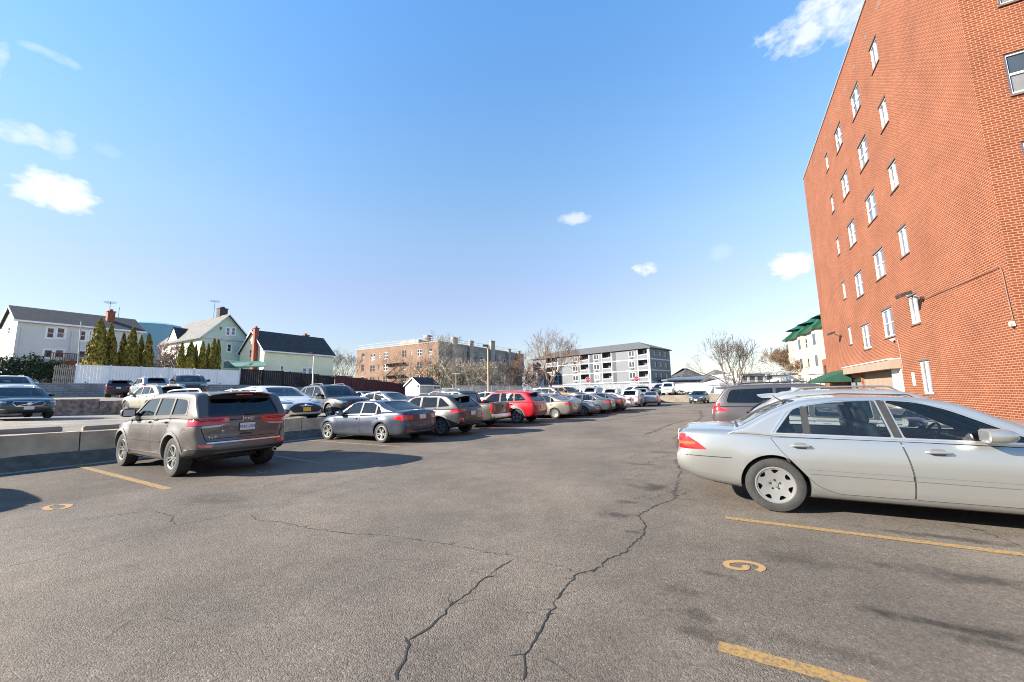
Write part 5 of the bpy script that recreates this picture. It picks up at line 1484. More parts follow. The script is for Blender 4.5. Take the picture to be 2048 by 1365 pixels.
crack(mb, [(502, 1030), (510, 1040), (560, 1045), (625, 1058), (700, 1068), (780, 1072), (830, 1080), (900, 1090), (960, 1102), (1040, 1115), (1075, 1124), (1130, 1135), (1155, 1146)], .014, .006, .02, 4)
crack(mb, [(502, 1030), (530, 1015), (590, 995), (660, 975), (740, 950), (830, 922), (930, 895), (1030, 872), (1140, 850), (1240, 838)], .008, .03, .02, 5)
crack(mb, [(0, 1136), (60, 1124), (150, 1103), (250, 1080), (345, 1053), (430, 1037), (502, 1017)], .010, .007, .012, 6)
crack(mb, [(10, 1060), (110, 1045), (200, 1035), (310, 1020), (420, 1000), (520, 975), (640, 945)], .010, .010, .05, 7)
crack(mb, [(300, 1024), (330, 1028), (343, 1032), (342, 1042), (350, 1049)], .02, .016, .03, 8)
crack(mb, [(1352, 998), (1385, 1001), (1420, 1000), (1470, 1001)], .008, .006, .02, 9)
crack(mb, [(1085, 1312), (1120, 1335), (1150, 1362)], .008, .008, .01, 10)
crack(mb, [(1905, 1050), (1960, 1062), (2010, 1080), (2046, 1098)], .02, .012, .03, 11)
crack(mb, [(900, 1210), (895, 1195), (903, 1188)], .012, .006, .02, 12)
crack(mb, [(1362, 940), (1352, 925), (1365, 905), (1355, 890), (1362, 870)], .03, .03, .08, 13)
crack(mb, [(1345, 880), (1372, 862), (1392, 845), (1405, 832), (1400, 822)], .04, .05, .12, 14)
crack(mb, [(1290, 870), (1320, 858), (1345, 848), (1385, 838)], .05, .04, .12, 15)
crack(mb, [(1250, 835), (1300, 829), (1350, 824), (1400, 821)], .05, .05, .15, 16)
crack(mb, [(1210, 842), (1260, 834), (1300, 828)], .05, .03, .1, 17)
crack(mb, [(190, 1296), (240, 1255), (262, 1240)], .006, .005, .01, 18)
crack(mb, [(640, 945), (720, 925), (800, 905)], .008, .012, .05, 19)
for s_ in range(22):
    rnd = random.Random(40 + s_); x, y = rnd.uniform(1250, 1420), rnd.uniform(850, 1010)
    crack(mb, [(x, y), (x + rnd.uniform(8, 26), y - rnd.uniform(2, 9)), (x + rnd.uniform(20, 40), y - rnd.uniform(4, 16))], .014, .006, .04, 60 + s_)
for s_ in range(16):
    rnd = random.Random(140 + s_); x, y = rnd.uniform(80, 1250), rnd.uniform(930, 1260); k_ = rnd.choice((-1, 1))
    crack(mb, [(x, y), (x + 25, y + k_ * rnd.uniform(2, 12)), (x + rnd.uniform(45, 90), y + k_ * rnd.uniform(6, 22))], .005, .003, .02, 160 + s_)
struct(link('asphalt_cracks', mb, M_CRACK), 'dark branching cracks in the asphalt', 'cracks')

# ------------------------------------------------------------------ barriers and walls of the terraces
def barrier(s0, s1, d, z, label, mat, name='concrete_barrier', h=.81, group=None):
    a0 = np.array(sd(s0 + .012, d)); a1 = np.array(sd(s1 - .012, d)); L_ = np.linalg.norm(a1 - a0)
    t = thing(name, label, 'concrete barrier', (a0[0], a0[1], z), 0, group)
    prof = [(-.30, 0), (-.30, .07), (-.17, .33), (-.10, h - .01), (-.085, h), (.085, h), (.10, h - .01), (.17, .33), (.30, .07), (.30, 0)]
    mb = MB(); k = max(2, int(L_ / .5)); rows = []; rnd = random.Random(s0)
    for i in range(k + 1):
        w = rnd.uniform(-.006, .006)
        p = UU * (L_ * i / k)
        rows.append([(p[0] - VV[0] * (-y) + VV[0] * w, p[1] - VV[1] * (-y) + VV[1] * w, zz + (rnd.uniform(-.006, .006) if zz > .5 else 0)) for y, zz in prof])
    mb.loft(rows, 0, True, True); link('barrier_body', mb, mat, t, 30)
    return t
M_BARR = P('barrier_concrete', (0.44, 0.325, 0.215), 0.92, noise=0.30, nscale=1.8, bump=.5, bscale=16, detail=9)
M_RUBB = P('crumbling_concrete', (0.24, 0.17, 0.135), 0.95, noise=0.55, nscale=4.5, bump=1.0, bscale=12, detail=9)
for k, (a, b) in enumerate(((-12.6, -6.6), (-6.6, -.62), (-.62, 5.4), (5.4, 11.4), (11.4, 17.4))):
    barrier(a, b, 0, 0, ['stained concrete barrier at the left edge, furthest from the brown suv', 'long stained concrete barrier ending just left of the brown suv', 'concrete barrier standing behind the nose of the brown suv', 'concrete barrier in front of the white sedan nose', 'concrete barrier past the slate blue sedan'][k], M_BARR, h=(.81, .81, .79, .72, .64)[k], group='near row of concrete barriers')
mb = MB(); rows = []
for i in range(61):
    p = np.array(sd(-12.6 + .5 * i, -.30)); r_ = random.Random(i)
    rows.append([(p[0] + VV[0] * dd, p[1] + VV[1] * dd, zz) for dd, zz in ((-.08, .30 + r_.uniform(-.02, .02)), (.05, .20 + r_.uniform(-.03, .03)), (.17 + r_.uniform(-.02, .02), .10), (.26 + r_.uniform(-.03, .03), .003))])
mb.loft(rows, 0, False); struct(link('kerb', mb, P('asphalt_berm', (0.095, 0.083, 0.068), .92, noise=.3, nscale=5, bump=.5, bscale=25), smooth=60), 'dark asphalt berm along the foot of the barrier', 'kerb')
for k, (a, b) in enumerate(((-14, -6.5), (-6.5, 1.5), (1.5, 4.6), (4.6, 12), (12, 20))):
    x, y = sd((a + b) / 2, 20.3)
    barrier(a, b, 20.3, z_terrace(x, y) - .03, ['rough barrier hidden behind the dark wagon at left', 'rough brown concrete barrier behind the dark teal wagon', 'short crumbling barrier with a dark joint, right of the wagon', 'crumbling brown barrier behind the pale sand crossover', 'rough barrier behind the brown suv roof'][k], M_RUBB, h=.98, group='far row of rough barriers')
def wheel_stop(s, d, z, ln, label):
    p = sd(s, d); t = MB(); prof = [(-.09, 0), (-.09, .08), (-.06, .15), (.06, .15), (.09, .08), (.09, 0)]
    rows = [[(UU[0] * a + VV[0] * b, UU[1] * a + VV[1] * b, c * e) for b, c in prof] for a, e in ((-ln / 2, .8), (-ln / 2 + .05, 1), (ln / 2 - .05, 1), (ln / 2, .8))]
    t.loft(rows, 0, True, True); o = link('wheel_stop', t, M_CONC, None, 35); o.location = (p[0], p[1], z)
    return tag(o, label, 'wheel stop', 'concrete wheel stops on the raised lot')
wheel_stop(-2.0, 1.2, .76, 2.6, 'concrete wheel stop at the left edge of the picture')
wheel_stop(1.0, 1.2, .73, 2.6, 'concrete wheel stop just left of the brown suv')
wheel_stop(6.2, .55, .56, 2.2, 'pale concrete wheel stop under the nose of the white sedan')
# block retaining wall
M_BLOCK = brick('block_wall', (0.22, 0.22, 0.23), (0.30, 0.30, 0.31), (0.12, 0.12, 0.12), .75, .22, .02, vary=.3)
def run_wall(name, s0, s1, d, zb, zt, th, mat, label, cat, cap=None, step=2.0, group=None, close=True):
    mb = MB(); k = max(1, int((s1 - s0) / step)); P_ = []
    for i in range(k + 1):
        s = s0 + (s1 - s0) * i / k; P_.append((s, zb(s), zt(s)))
    for i in range(k):
        (sa, ba, ta), (sb, bb, tb) = P_[i], P_[i + 1]
        for dd, flip in ((d, False), (d + th, True)):
            a = sd(sa, dd); b = sd(sb, dd)
            V_ = [(a[0], a[1], ba), (b[0], b[1], bb), (b[0], b[1], tb), (a[0], a[1], ta)]
            mb.add(V_, [(3, 2, 1, 0) if flip else (0, 1, 2, 3)], 0, [(sa, ba), (sb, bb), (sb, tb), (sa, ta)])
        a0, b0, a1, b1 = sd(sa, d), sd(sb, d), sd(sa, d + th), sd(sb, d + th)
        mb.add([(*a0, ta), (*b0, tb), (*b1, tb), (*a1, ta)], [(0, 1, 2, 3)], 0, [(sa, 0), (sb, 0), (sb, th), (sa, th)])
    for (s, b_, t_), fl in ((P_[0], 0), (P_[-1], 1)):
        a = sd(s, d); b = sd(s, d + th); mb.add([(*a, b_), (*b, b_), (*b, t_), (*a, t_)], [(0, 1, 2, 3) if fl else (3, 2, 1, 0)], 0, [(0, b_), (th, b_), (th, t_), (0, t_)])
    return tag(link(name, mb, mat), label, cat, group)
run_wall('retaining_wall', -25, 75, 43.0, lambda s: z_t2(s, 43) - .1, lambda s: z_top(s) + .05, .25, M_BLOCK, 'long grey block retaining wall under the fences', 'retaining wall')
mb = MB(); r_ = random.Random(5)
for i in range(900):                                               # dark ground cover along the wall top
    s = r_.uniform(-4, 34); x, y = sd(s, 43.1 + r_.uniform(0, .5)); z = z_top(s)
    a = r_.uniform(0, 6.3); w = r_.uniform(.05, .14); h = r_.uniform(.08, .30)
    mb.add([(x - w * math.cos(a), y - w * math.sin(a), z), (x + w * math.cos(a), y + w * math.sin(a), z), (x + r_.uniform(-.1, .1), y - .08, z + h)], [(0, 1, 2)])
struct(link('ground_cover', mb, P('dry_ground_cover', (0.045, 0.04, 0.028), .95, noise=.4, nscale=3)), 'dark dry ground cover along the wall top', 'ground cover', 'stuff')
# ------------------------------------------------------------------ fences
M_VINYL = P('white_vinyl', (0.92, 0.89, 0.85), 0.45, noise=0.04, nscale=.8)
M_VINYLG = P('post_white', (0.74, 0.75, 0.77), 0.5)
def panel_fence(name, s0, s1, d, h, mat, pmat, label, cat, pitch=2.4, step=None, post_h=.06, zfun=None, group=None):
    zf = zfun or z_top
    a = sd(s0, d); t = thing(name, label, cat, (a[0], a[1], zf(s0)), 0, group)
    n = max(1, int(round((s1 - s0) / pitch)))
    for i in range(n + 1):
        s = s0 + (s1 - s0) * i / n; p = sd(s, d); zb = zf(s)
        mb = MB(); mb.box((p[0] - a[0], p[1] - a[1], zb - zf(s0) + h / 2 + post_h / 2), (.13, .13, h + post_h), 0, -PHI); mb.box((p[0] - a[0], p[1] - a[1], zb - zf(s0) + h + post_h + .02), (.16, .16, .04), 0, -PHI, taper=(.4, .4))
        link('post', mb, pmat, t)
        if i < n:
            s2 = s0 + (s1 - s0) * (i + 1) / n; p2 = sd(s2, d); z2 = min(zb, zf(s2)) if step else zf(s2)
            mb = MB(); m_ = 10
            for k in range(m_):
                f0, f1 = (k + .03) / m_, (k + .97) / m_
                q0 = (p[0] + (p2[0] - p[0]) * f0 - a[0], p[1] + (p2[1] - p[1]) * f0 - a[1]); q1 = (p[0] + (p2[0] - p[0]) * f1 - a[0], p[1] + (p2[1] - p[1]) * f1 - a[1])
                mz = (zb + (z2 - zb) * (k + .5) / m_) - zf(s0)
                mb.box(((q0[0] + q1[0]) / 2, (q0[1] + q1[1]) / 2, mz + .06 + (h - .14) / 2), (math.hypot(q1[0] - q0[0], q1[1] - q0[1]), .03, h - .14), 0, math.atan2(q1[1] - q0[1], q1[0] - q0[0]))
            for zz in (.06, h - .06):
                mb.box(((p[0] + p2[0]) / 2 - a[0], (p[1] + p2[1]) / 2 - a[1], (zb + z2) / 2 - zf(s0) + zz), (math.hypot(p2[0] - p[0], p2[1] - p[1]) - .13, .06, .12), 0, math.atan2(p2[1] - p[1], p2[0] - p[0]))
            link('panel', mb, mat, t)
    return t
panel_fence('vinyl_fence', 8.2, 23.2, 43.1, 1.95, M_VINYL, M_VINYLG, 'long white vinyl panel fence below the arborvitae', 'fence')
M_BLKF = P('black_fence_screen', (0.012, 0.011, 0.014), .8, noise=.3, nscale=2)
M_REDF = P('maroon_fence_screen', (0.085, 0.020, 0.024), .8, noise=.25, nscale=2)
panel_fence('screened_fence', 23.5, 37.5, 43.1, 2.2, M_BLKF, M_BLKF, 'black screened fence in front of the pale yellow house', 'fence', 3.0)
panel_fence('screened_fence', 37.8, 60, 43.1, 2.45, M_REDF, M_REDF, 'dark red screened fence in front of the brick apartments', 'fence', 3.2)
# grey weathered pickets
a = sd(6.75, 43.1); t = thing('picket_fence', 'weathered grey picket fence between the hedge and the white fence', 'fence', (a[0], a[1], z_top(0)))
M_PICK = P('weathered_picket', (0.30, 0.27, 0.24), .9, noise=.3, nscale=5)
r_ = random.Random(8)
for i in range(11):
    p = UU * (i * .135); mb = MB(); h = 1.9 + r_.uniform(-.1, .08)
    mb.box((p[0], p[1], h / 2), (.085, .02, h), 0, -PHI + math.pi / 2 + r_.uniform(-.1, .1), taper=(.75, 1)); link('picket', mb, M_PICK, t)
for zz in (.5, 1.5):
    mb = MB(); p = UU * .68 - VV * .05; mb.box((p[0], p[1], zz), (1.5, .05, .09), 0, math.pi / 2 - PHI); link('rail', mb, M_PICK, t)
# ------------------------------------------------------------------ buildings
M_PANE = P('window_pane', (0.045, 0.055, 0.07), 0.06, spec=0.8, noise=.35, nscale=.7)
M_PANEB = P('blind_behind_glass', (0.15, 0.15, 0.148), 0.25, coat=.6, noise=.15, nscale=2.0)
M_PANED = P('dark_pane', (0.018, 0.02, 0.024), 0.08, spec=.7)
M_TRIM = P('white_trim', (0.62, 0.62, 0.61), .5, noise=.05, nscale=2)
M_TRIMW = P('house_trim_white', (0.90, 0.90, 0.89), .5, noise=.05, nscale=2)  # whiter copy of the trim, lifted to make up for shade on house fronts
M_SILL = P('brick_sill', (0.13, 0.085, 0.065), .9, noise=.2, nscale=6)
M_LINTEL = P('dark_lintel', (0.09, 0.08, 0.08), .7)

class Facade:
    """an upright wall plane: s metres along a, heights in z; n points outward"""
    def __init__(s, p, a, outward):
        s.p = np.array([p[0], p[1]], float); s.a = np.array(a, float) / np.linalg.norm(a)
        n = np.array([s.a[1], -s.a[0]]); s.n = n if n @ np.array(outward) > 0 else -n
        s.flip = (s.a[0] * s.n[1] - s.a[1] * s.n[0]) > 0          # a x z points inward?
    def P3(s, u, z, o=0.0):
        q = s.p + s.a * u + s.n * o
        return (float(q[0]), float(q[1]), float(z))
    def px(s, x, y, o=0.0):
        d = ray(x, y); q0 = s.p + s.n * o
        t = ((q0 - CPOS[:2]) @ s.n) / (d[:2] @ s.n); w = CPOS + d * t
        return float((w[:2] - s.p) @ s.a), float(w[2])
    def axes(s, o=0.0, u=0.0, z=0.0):
        return (s.P3(u, z, o), (s.a[0], s.a[1], 0), (0, 0, 1), (s.n[0], s.n[1], 0))
    def poly(s, mb, pts, o=0.0, holes=(), depth=.12, mat=0, rmat=None):
        """wall face with openings and their reveals"""
        V2, T = cdt(pts, [h for h in holes])
        V_ = [s.P3(u, z, o) for u, z in V2]
        if s.flip: T = [t[::-1] for t in T]
        mb.add(V_, T, mat, V2)
        for h in holes:
            n = len(h); hh = h if area2(h) > 0 else h[::-1]
            for i in range(n):
                (u0, z0), (u1, z1) = hh[i], hh[(i + 1) % n]
                q = [s.P3(u0, z0, o), s.P3(u1, z1, o), s.P3(u1, z1, o - depth), s.P3(u0, z0, o - depth)]
                f = (0, 1, 2, 3) if not s.flip else (3, 2, 1, 0)
                mb.add(q, [f], mat if rmat is None else rmat, [(u0, z0), (u1, z1), (u1 + depth, z1), (u0 + depth, z0)])
    def slab(s, mb, u0, u1, z0, z1, o0, o1, mat=0):
        c = [s.P3(u, z, o) for o in (o0, o1) for u, z in ((u0, z0), (u1, z0), (u1, z1), (u0, z1))]
        F_ = [(3, 2, 1, 0), (4, 5, 6, 7), (0, 1, 5, 4), (1, 2, 6, 5), (2, 3, 7, 6), (3, 0, 4, 7)]
        if s.flip: F_ = [f[::-1] for f in F_]
        uv = [(u, z) for o in (o0, o1) for u, z in ((u0, z0), (u1, z0), (u1, z1), (u0, z1))]
        mb.add(c, F_, mat, uv)
def rect(u0, u1, z0, z1): return [(u0, z0), (u1, z0), (u1, z1), (u0, z1)]

def window(F, r, parent, cols=1, rows=2, fw=.06, depth=.12, frame=None, pane=None, sill=True, low=None, cas=0.0, name='window'):
    """frame with sashes in an opening; pane and lower pane are its sub-parts"""
    u0, u1 = min(r[0][0], r[1][0]), max(r[0][0], r[1][0]); z0, z1 = r[0][1], r[2][1]
    frame = frame or M_TRIM; mb = MB(); o1 = -depth + .06; o0 = -depth
    mb_args = []
    F.slab(mb, u0, u0 + fw, z0, z1, o0, o1); F.slab(mb, u1 - fw, u1, z0, z1, o0, o1)
    F.slab(mb, u0 + fw, u1 - fw, z1 - fw, z1, o0, o1); F.slab(mb, u0 + fw, u1 - fw, z0, z0 + fw * 1.3, o0, o1)
    for c in range(1, cols):
        u = u0 + (u1 - u0) * c / cols; F.slab(mb, u - fw * .8, u + fw * .8, z0 + fw, z1 - fw, o0, o1 + .003)
    for k in range(1, rows):
        z = z0 + (z1 - z0) * k / rows; F.slab(mb, u0 + fw, u1 - fw, z - fw * .45, z + fw * .45, o0, o1 - .008)
    if cas:                                                         # casing on the wall face
        F.slab(mb, u0 - cas, u0, z0 - cas, z1 + cas, .001, .03); F.slab(mb, u1, u1 + cas, z0 - cas, z1 + cas, .001, .03)
        F.slab(mb, u0, u1, z1, z1 + cas, .001, .03); F.slab(mb, u0, u1, z0 - cas, z0, .001, .04)
    w = link(name, mb, frame, parent)
    pb = MB(); zm = z0 + (z1 - z0) * .5
    if low:
        F.slab(pb, u0 + .01, u1 - .01, z0 + .01, zm, o0 - .02, o0 + .015, 1); F.slab(pb, u0 + .01, u1 - .01, zm, z1 - .01, o0 - .02, o0 + .02, 0)
        link('pane', pb, [pane or M_PANE, low], w)
    else:
        F.slab(pb, u0 + .01, u1 - .01, z0 + .01, z1 - .01, o0 - .02, o0 + .02); link('pane', pb, pane or M_PANE, w)
    if sill:
        sb = MB(); F.slab(sb, u0 - .04, u1 + .04, z0 - .07, z0 - .004, -.02, .05); link('sill', sb, M_SILL if sill is True else sill, w)
    return w

# ---- the red brick block on the right
aW = (math.sin(R(28.6)), math.cos(R(28.6)))
M_BRICK = brick('red_brick', (0.172, 0.046, 0.0185), (0.115, 0.031, 0.0140), (0.33, 0.165, 0.10), .205, .077, .0105, vary=.16)
c1 = at(2017, 534, 11.1)
FB = Facade(c1, aW, (-1, .3)); FN = Facade(c1, (aW[1], -aW[0]), (-.3, -1))
s_far = FB.px(1652, 720)[0]; z_roof = FB.px(1606, 362)[1]
def build_brick_block():
    t = thing('brick_apartment_building', 'tall red brick apartment building with white sash windows at the right', 'building', (float(FB.p[0]), float(FB.p[1]), 0))
    off = Vector(t.location)
    def fin_(name, mb, mats, par=None, **k):
        mb.v = [(x - off.x, y - off.y, z) for x, y, z in mb.v]
        return link(name, mb, mats, par or t, **k)
    wins = []
    cols = {'A': ((1695, 687), (1705, 656)), 'B': ((1721, 688), (1743, 660)), 'C': ((1762, 675), (1789, 618)), 'D': ((1816, 642), (1839, 597))}
    sizes = {'A': (.74, 1.15, 1, 2), 'B': (1.55, 1.42, 2, 2), 'C': (1.55, 1.42, 2, 2), 'D': (1.02, 1.25, 2, 1)}
    cen = {k: FB.px((v[0][0] + v[1][0]) / 2, (v[0][1] + v[1][1]) / 2) for k, v in cols.items()}
    top = {'A': (1650, 334), 'B': (1671, 290), 'C': (1703, 220), 'D': (1740, 128)}
    for k in 'ABCD':
        u, z = cen[k]; w, h, c, r = sizes[k]; zt = FB.px(*top[k])[1]; fh = (zt - z) / 4
        for f in range(5): wins.append((u, z + fh * f, w, h, c, r))
        if k == 'D':
            ug, zg = FB.px(1852, 755); wins.append((ug, zg, 1.0, 1.4, 2, 1))
    print('brick cols', {k: (round(cen[k][0], 2), round(cen[k][1], 2)) for k in cen}, 'fh', round(fh, 2), 's_far', round(s_far, 2), 'roof', round(z_roof, 2))
    e0, zf0 = FB.px(1802, 737); e1, zf1 = FB.px(1697, 744); ztop = FB.px(1799, 719)[1]
    d0, d1 = FB.px(1700, 770)[0], FB.px(1724, 770)[0]               # glass door
    zf = zf0
    holes = [rect(u - w / 2, u + w / 2, z - h / 2, z + h / 2) for u, z, w, h, c, r in wins] + [rect(FB.px(1806, 760)[0], d1 + .02, .02, zf)] + [rect(d1 + .06, d0 + .6, .02, zf - .25)]
    mb = MB(); FB.poly(mb, rect(0, s_far, 0, z_roof), 0, holes, .14)
    NL = 14.0
    nw = []
    for (xa, ya), (xb, yb) in (((2022, 190), (2075, 105)), ((1998, 12), (2052, -70))):
        u0, z0 = FN.px(xa, ya); u1, z1 = FN.px(xb, yb); nw.append((u0, u0 + 1.25, z0, z0 + 1.35))
    nw2 = [(a, b, z - 2.86 * k, zz - 2.86 * k) for a, b, z, zz in nw[:1] for k in (1, 2, 3)]
    nholes = [rect(*w) for w in nw + nw2]
    FN.poly(mb, rect(0, NL, 0, z_roof), 0, nholes, .14)
    Ff = Facade(FB.P3(s_far, 0), (aW[1], -aW[0]), (.3, 1)); Ff.poly(mb, rect(0, NL, 0, z_roof))
    Fb = Facade(FN.P3(NL, 0), aW, (1, -.3)); Fb.poly(mb, rect(0, s_far, 0, z_roof))
    fin_('wall', mb, M_BRICK)
    ww = []
    class Loc(Facade): pass
    def L_(F):
        q_ = Loc.__new__(Loc); q_.__dict__.update(F.__dict__); q_.p = F.p - np.array([off.x, off.y]); return q_
    FBl, FNl = L_(FB), L_(FN); t['fb'] = 0; del t['fb']
    for u, z, w, h, c, r in wins:
        window(FBl, rect(u - w / 2, u + w / 2, z - h / 2, z + h / 2), t, c, r, .055, .11, pane=P('curtained_pane', (.10, .115, .15), .08, spec=.8, noise=.3, nscale=1.2), low=M_PANEB if random.random() < .55 else None)
        lb = MB(); FBl.slab(lb, u - w / 2 - .05, u + w / 2 + .05, z + h / 2 + .003, z + h / 2 + .075, -.05, .012); link('lintel', lb, M_LINTEL, t)
    for a, b, z0, z1 in nw + nw2: window(FNl, rect(a, b, z0, z1), t, 1, 2, .075, .12, low=M_PANEB)
    # roof slab and coping
    mb = MB(); mb.add([FBl.P3(0, z_roof - .02, -.2), FBl.P3(s_far, z_roof - .02, -.2), Vector(FBl.P3(s_far, z_roof - .02, -NL)), Vector(FBl.P3(0, z_roof - .02, -NL))], [(0, 1, 2, 3)]); link('roof', mb, M_LINTEL, t)
    mb = MB(); FBl.slab(mb, -.04, s_far + .04, z_roof, z_roof + .10, -.25, .05); FNl.slab(mb, .26, NL, z_roof, z_roof + .10, -.25, .05); link('coping', mb, P('coping_metal', (.42, .43, .44), .4, .5), t)
    M_VENT = P('wall_vent', (0.15, 0.12, 0.11), .7)
    for x, y in ((1757, 10), (1731, 75), (1708, 135), (1690, 180), (1674, 220), (1662, 246), (1651, 276), (1641, 302), (1630, 325), (1614, 368)):
        u, z = FB.px(x, y); mb = MB(); FBl.slab(mb, u - .10, u + .10, z - .13, z + .13, -.01, .012); link('vent', mb, M_VENT, t)
    # entry recess: tan back wall, white pier, fascia, glass door, awning
    M_TAN = P('tan_stucco', (0.235, 0.175, 0.128), .85, noise=.08, nscale=2)
    o0 = FB.px(1806, 760)[0]
    mb = MB(); FBl.poly(mb, rect(o0 - .3, d1 + .3, 0, zf + .1), -.2); link('entry_back_wall', mb, M_TAN, t)
    mb = MB(); q0 = FBl.P3(d1 + .02, 0, -.14); FBl.slab(mb, d1 + .021, d1 + .2, .0, zf, -.2, -.145); link('entry_side_wall', mb, M_TAN, t)
    u2 = FB.px(1787, 760)[0]
    mb = MB(); FBl.slab(mb, o0 - .02, u2, 0, zf - .003, -.19, .035); link('entry_pier', mb, M_TRIM, t)
    u1 = FB.px(1701, 740)[0]
    mb = MB(); FBl.slab(mb, o0 - .06, u1, zf, ztop, .002, .42); link('entry_fascia', mb, M_TAN, t)
    mb = MB(); FBl.slab(mb, o0 - .08, u1 + .02, ztop + .002, ztop + .05, .002, .46); link('entry_flashing', mb, M_TRIM, t)
    mb = MB(); FBl.slab(mb, d1 + .08, d0 + .58, .02, zf - .26, -.13, -.10); dr = link('glass_door', mb, M_PANED, t)
    mb = MB()
    for u in (d1 + .06, (d1 + d0) / 2 + .25, d0 + .52): FBl.slab(mb, u, u + .07, .02, zf - .25, -.14, -.06)
    link('door_frame', mb, P('bronze_frame', (.05, .045, .04), .4, .6), dr)
    ua, ub = u1 - .05, FB.px(1664, 752)[0] + .4
    A = FBl.P3(ua, ztop - .05, .02); B = FBl.P3(ub, ztop - .05, .02); C_ = FBl.P3(ub, zf - .28, 1.55); D_ = FBl.P3(ua, zf - .28, 1.55); E_ = FBl.P3(ua, zf - .28, .02); F_ = FBl.P3(ub, zf - .28, .02)
    dn = Vector((0, 0, -.22)); mb = MB()
    mb.add([A, B, C_, D_, E_, F_, Vector(C_) + dn, Vector(D_) + dn, Vector(E_) + dn, Vector(F_) + dn], [(0, 3, 2, 1), (0, 4, 3), (1, 2, 5), (3, 7, 6, 2), (4, 8, 7, 3), (2, 6, 9, 5)])
    link('awning', mb, P('green_canvas', (0.004, 0.045, 0.026), .8, noise=.1, nscale=3), t)
    u, z = FB.px(1828, 759); mb = MB(); FBl.slab(mb, u - .13, u + .13, z - .30, z + .30, .001, .02)
    pl = link('notice_plate', mb, P('notice_grey', (.62, .62, .62), .5), t)
    mb = MB(); FBl.slab(mb, u - .06, u + .06, z + .06, z + .2, .021, .024); FBl.slab(mb, u - .07, u + .07, z - .2, z - .04, .021, .024); link('notice_mark', mb, P('notice_mark_grey', (.35, .36, .38), .6), pl)
    return t, L_
BRICKB, _L = build_brick_block()
M_BRONZE = P('lamp_bronze', (0.045, 0.04, 0.037), .5, .3)
M_LENS = P('lamp_lens', (0.30, 0.31, 0.32), .3, coat=.8)
def floodlight(px, py, sc, label):
    u, z = FB.px(px, py); b = FB.P3(u, z, 0); t = thing('floodlight', label, 'wall lamp', b)
    n = Vector((FB.n[0], FB.n[1], 0)); a = Vector((FB.a[0], FB.a[1], 0)); up = Vector((0, 0, 1))
    mb = MB(); mb.tube([n * .0, n * .10 * sc], .075 * sc, 12); mb.tube([n * .10 * sc, n * .14 * sc + a * .02], .05 * sc, 10); link('base', mb, M_BRONZE, t)
    mb = MB(); mb.tube([n * .10 * sc, n * .22 * sc + up * .06 * sc, n * .34 * sc + up * .12 * sc], .022 * sc, 8); link('arm', mb, M_BRONZE, t)
    d = (n * .95 - up * .30).normalized(); e2 = a; e3 = d.cross(e2)
    o = n * .52 * sc + up * .20 * sc; mb = MB()
    mb.prism(roundpoly([(-.16 * sc, -.20 * sc), (.16 * sc, -.20 * sc), (.20 * sc, .20 * sc), (-.20 * sc, .20 * sc)], .04 * sc), (o, tuple(e2), tuple(d), tuple(e2.cross(d))), -.06 * sc, .06 * sc); h = link('lamp_head', mb, M_BRONZE, t)
    mb = MB(); sgn = -1 if e2.cross(d).z > 0 else 1
    mb.prism([(-.13 * sc, -.15 * sc), (.13 * sc, -.15 * sc), (.16 * sc, .16 * sc), (-.16 * sc, .16 * sc)], (o + e2.cross(d) * sgn * .062 * sc, tuple(e2), tuple(d), tuple(e2.cross(d))), -.004, .004); link('lens', mb, M_LENS, h)
    return t
floodlight(1848, 597, 1.15, 'bronze floodlight on the brick wall at the end of the long conduit')
floodlight(1683, 672, 1.1, 'small bronze floodlight near the far corner of the brick wall')
mb = MB(); pts = []
for x, y in ((1852, 598), (1930, 565), (1995, 537), (2003, 533), (2008, 545), (2018, 590), (2030, 640)):
    u, z = FB.px(x, y); pts.append(FB.P3(max(.04, u), z, .035))
mb.tube(pts, .012, 8); tag(link('wall_conduit', mb, P('conduit_metal', (.16, .105, .08), .6, .2), smooth=40), 'thin metal conduit running along the brick wall from the floodlight', 'conduit')
u, z = FB.px(2030, 648); mb = MB(); b = FB.P3(max(.1, u), z, .045)
mb.tube([b, Vector(b) + Vector((FB.n[0], FB.n[1], 0)) * .06], .07, 10); mb.box((b[0], b[1], b[2]), (.12, .12, .14), 0, .5)
tag(link('junction_box', mb, P('box_grey', (.26, .25, .23), .6)), 'small pale junction box at the lower end of the conduit', 'junction box')
def wall_camera(px, py, label, dark=False):
    u, z = FB.px(px, py); b = Vector(FB.P3(u, z, 0)); n = Vector((FB.n[0], FB.n[1], 0)); a = Vector((FB.a[0], FB.a[1], 0))
    t = thing('security_camera', label, 'security camera', b); mb = MB(); mb.tube([n * 0, n * .10 + Vector((0, 0, .02))], .035, 8); link('bracket', mb, M_DARK if dark else M_VINYLG, t)
    mb = MB(); mb.tube([n * .12 + a * .14, n * .14 - a * .10 - Vector((0, 0, .05))], [.045, .05], 10); link('camera_body', mb, M_DARK if dark else M_VINYLG, t)
wall_camera(1790, 679, 'white security camera on the brick wall above the entry')
mb = MB(); pts = [FB.P3(*FB.px(x, y), .03) for x, y in ((1796, 679), (1801, 700), (1808, 742))]; mb.tube(pts, .010, 6)
tag(link('wall_conduit', mb, P('box_grey', (.26, .25, .23), .6)), 'short white conduit dropping from the security camera to the entry', 'conduit')

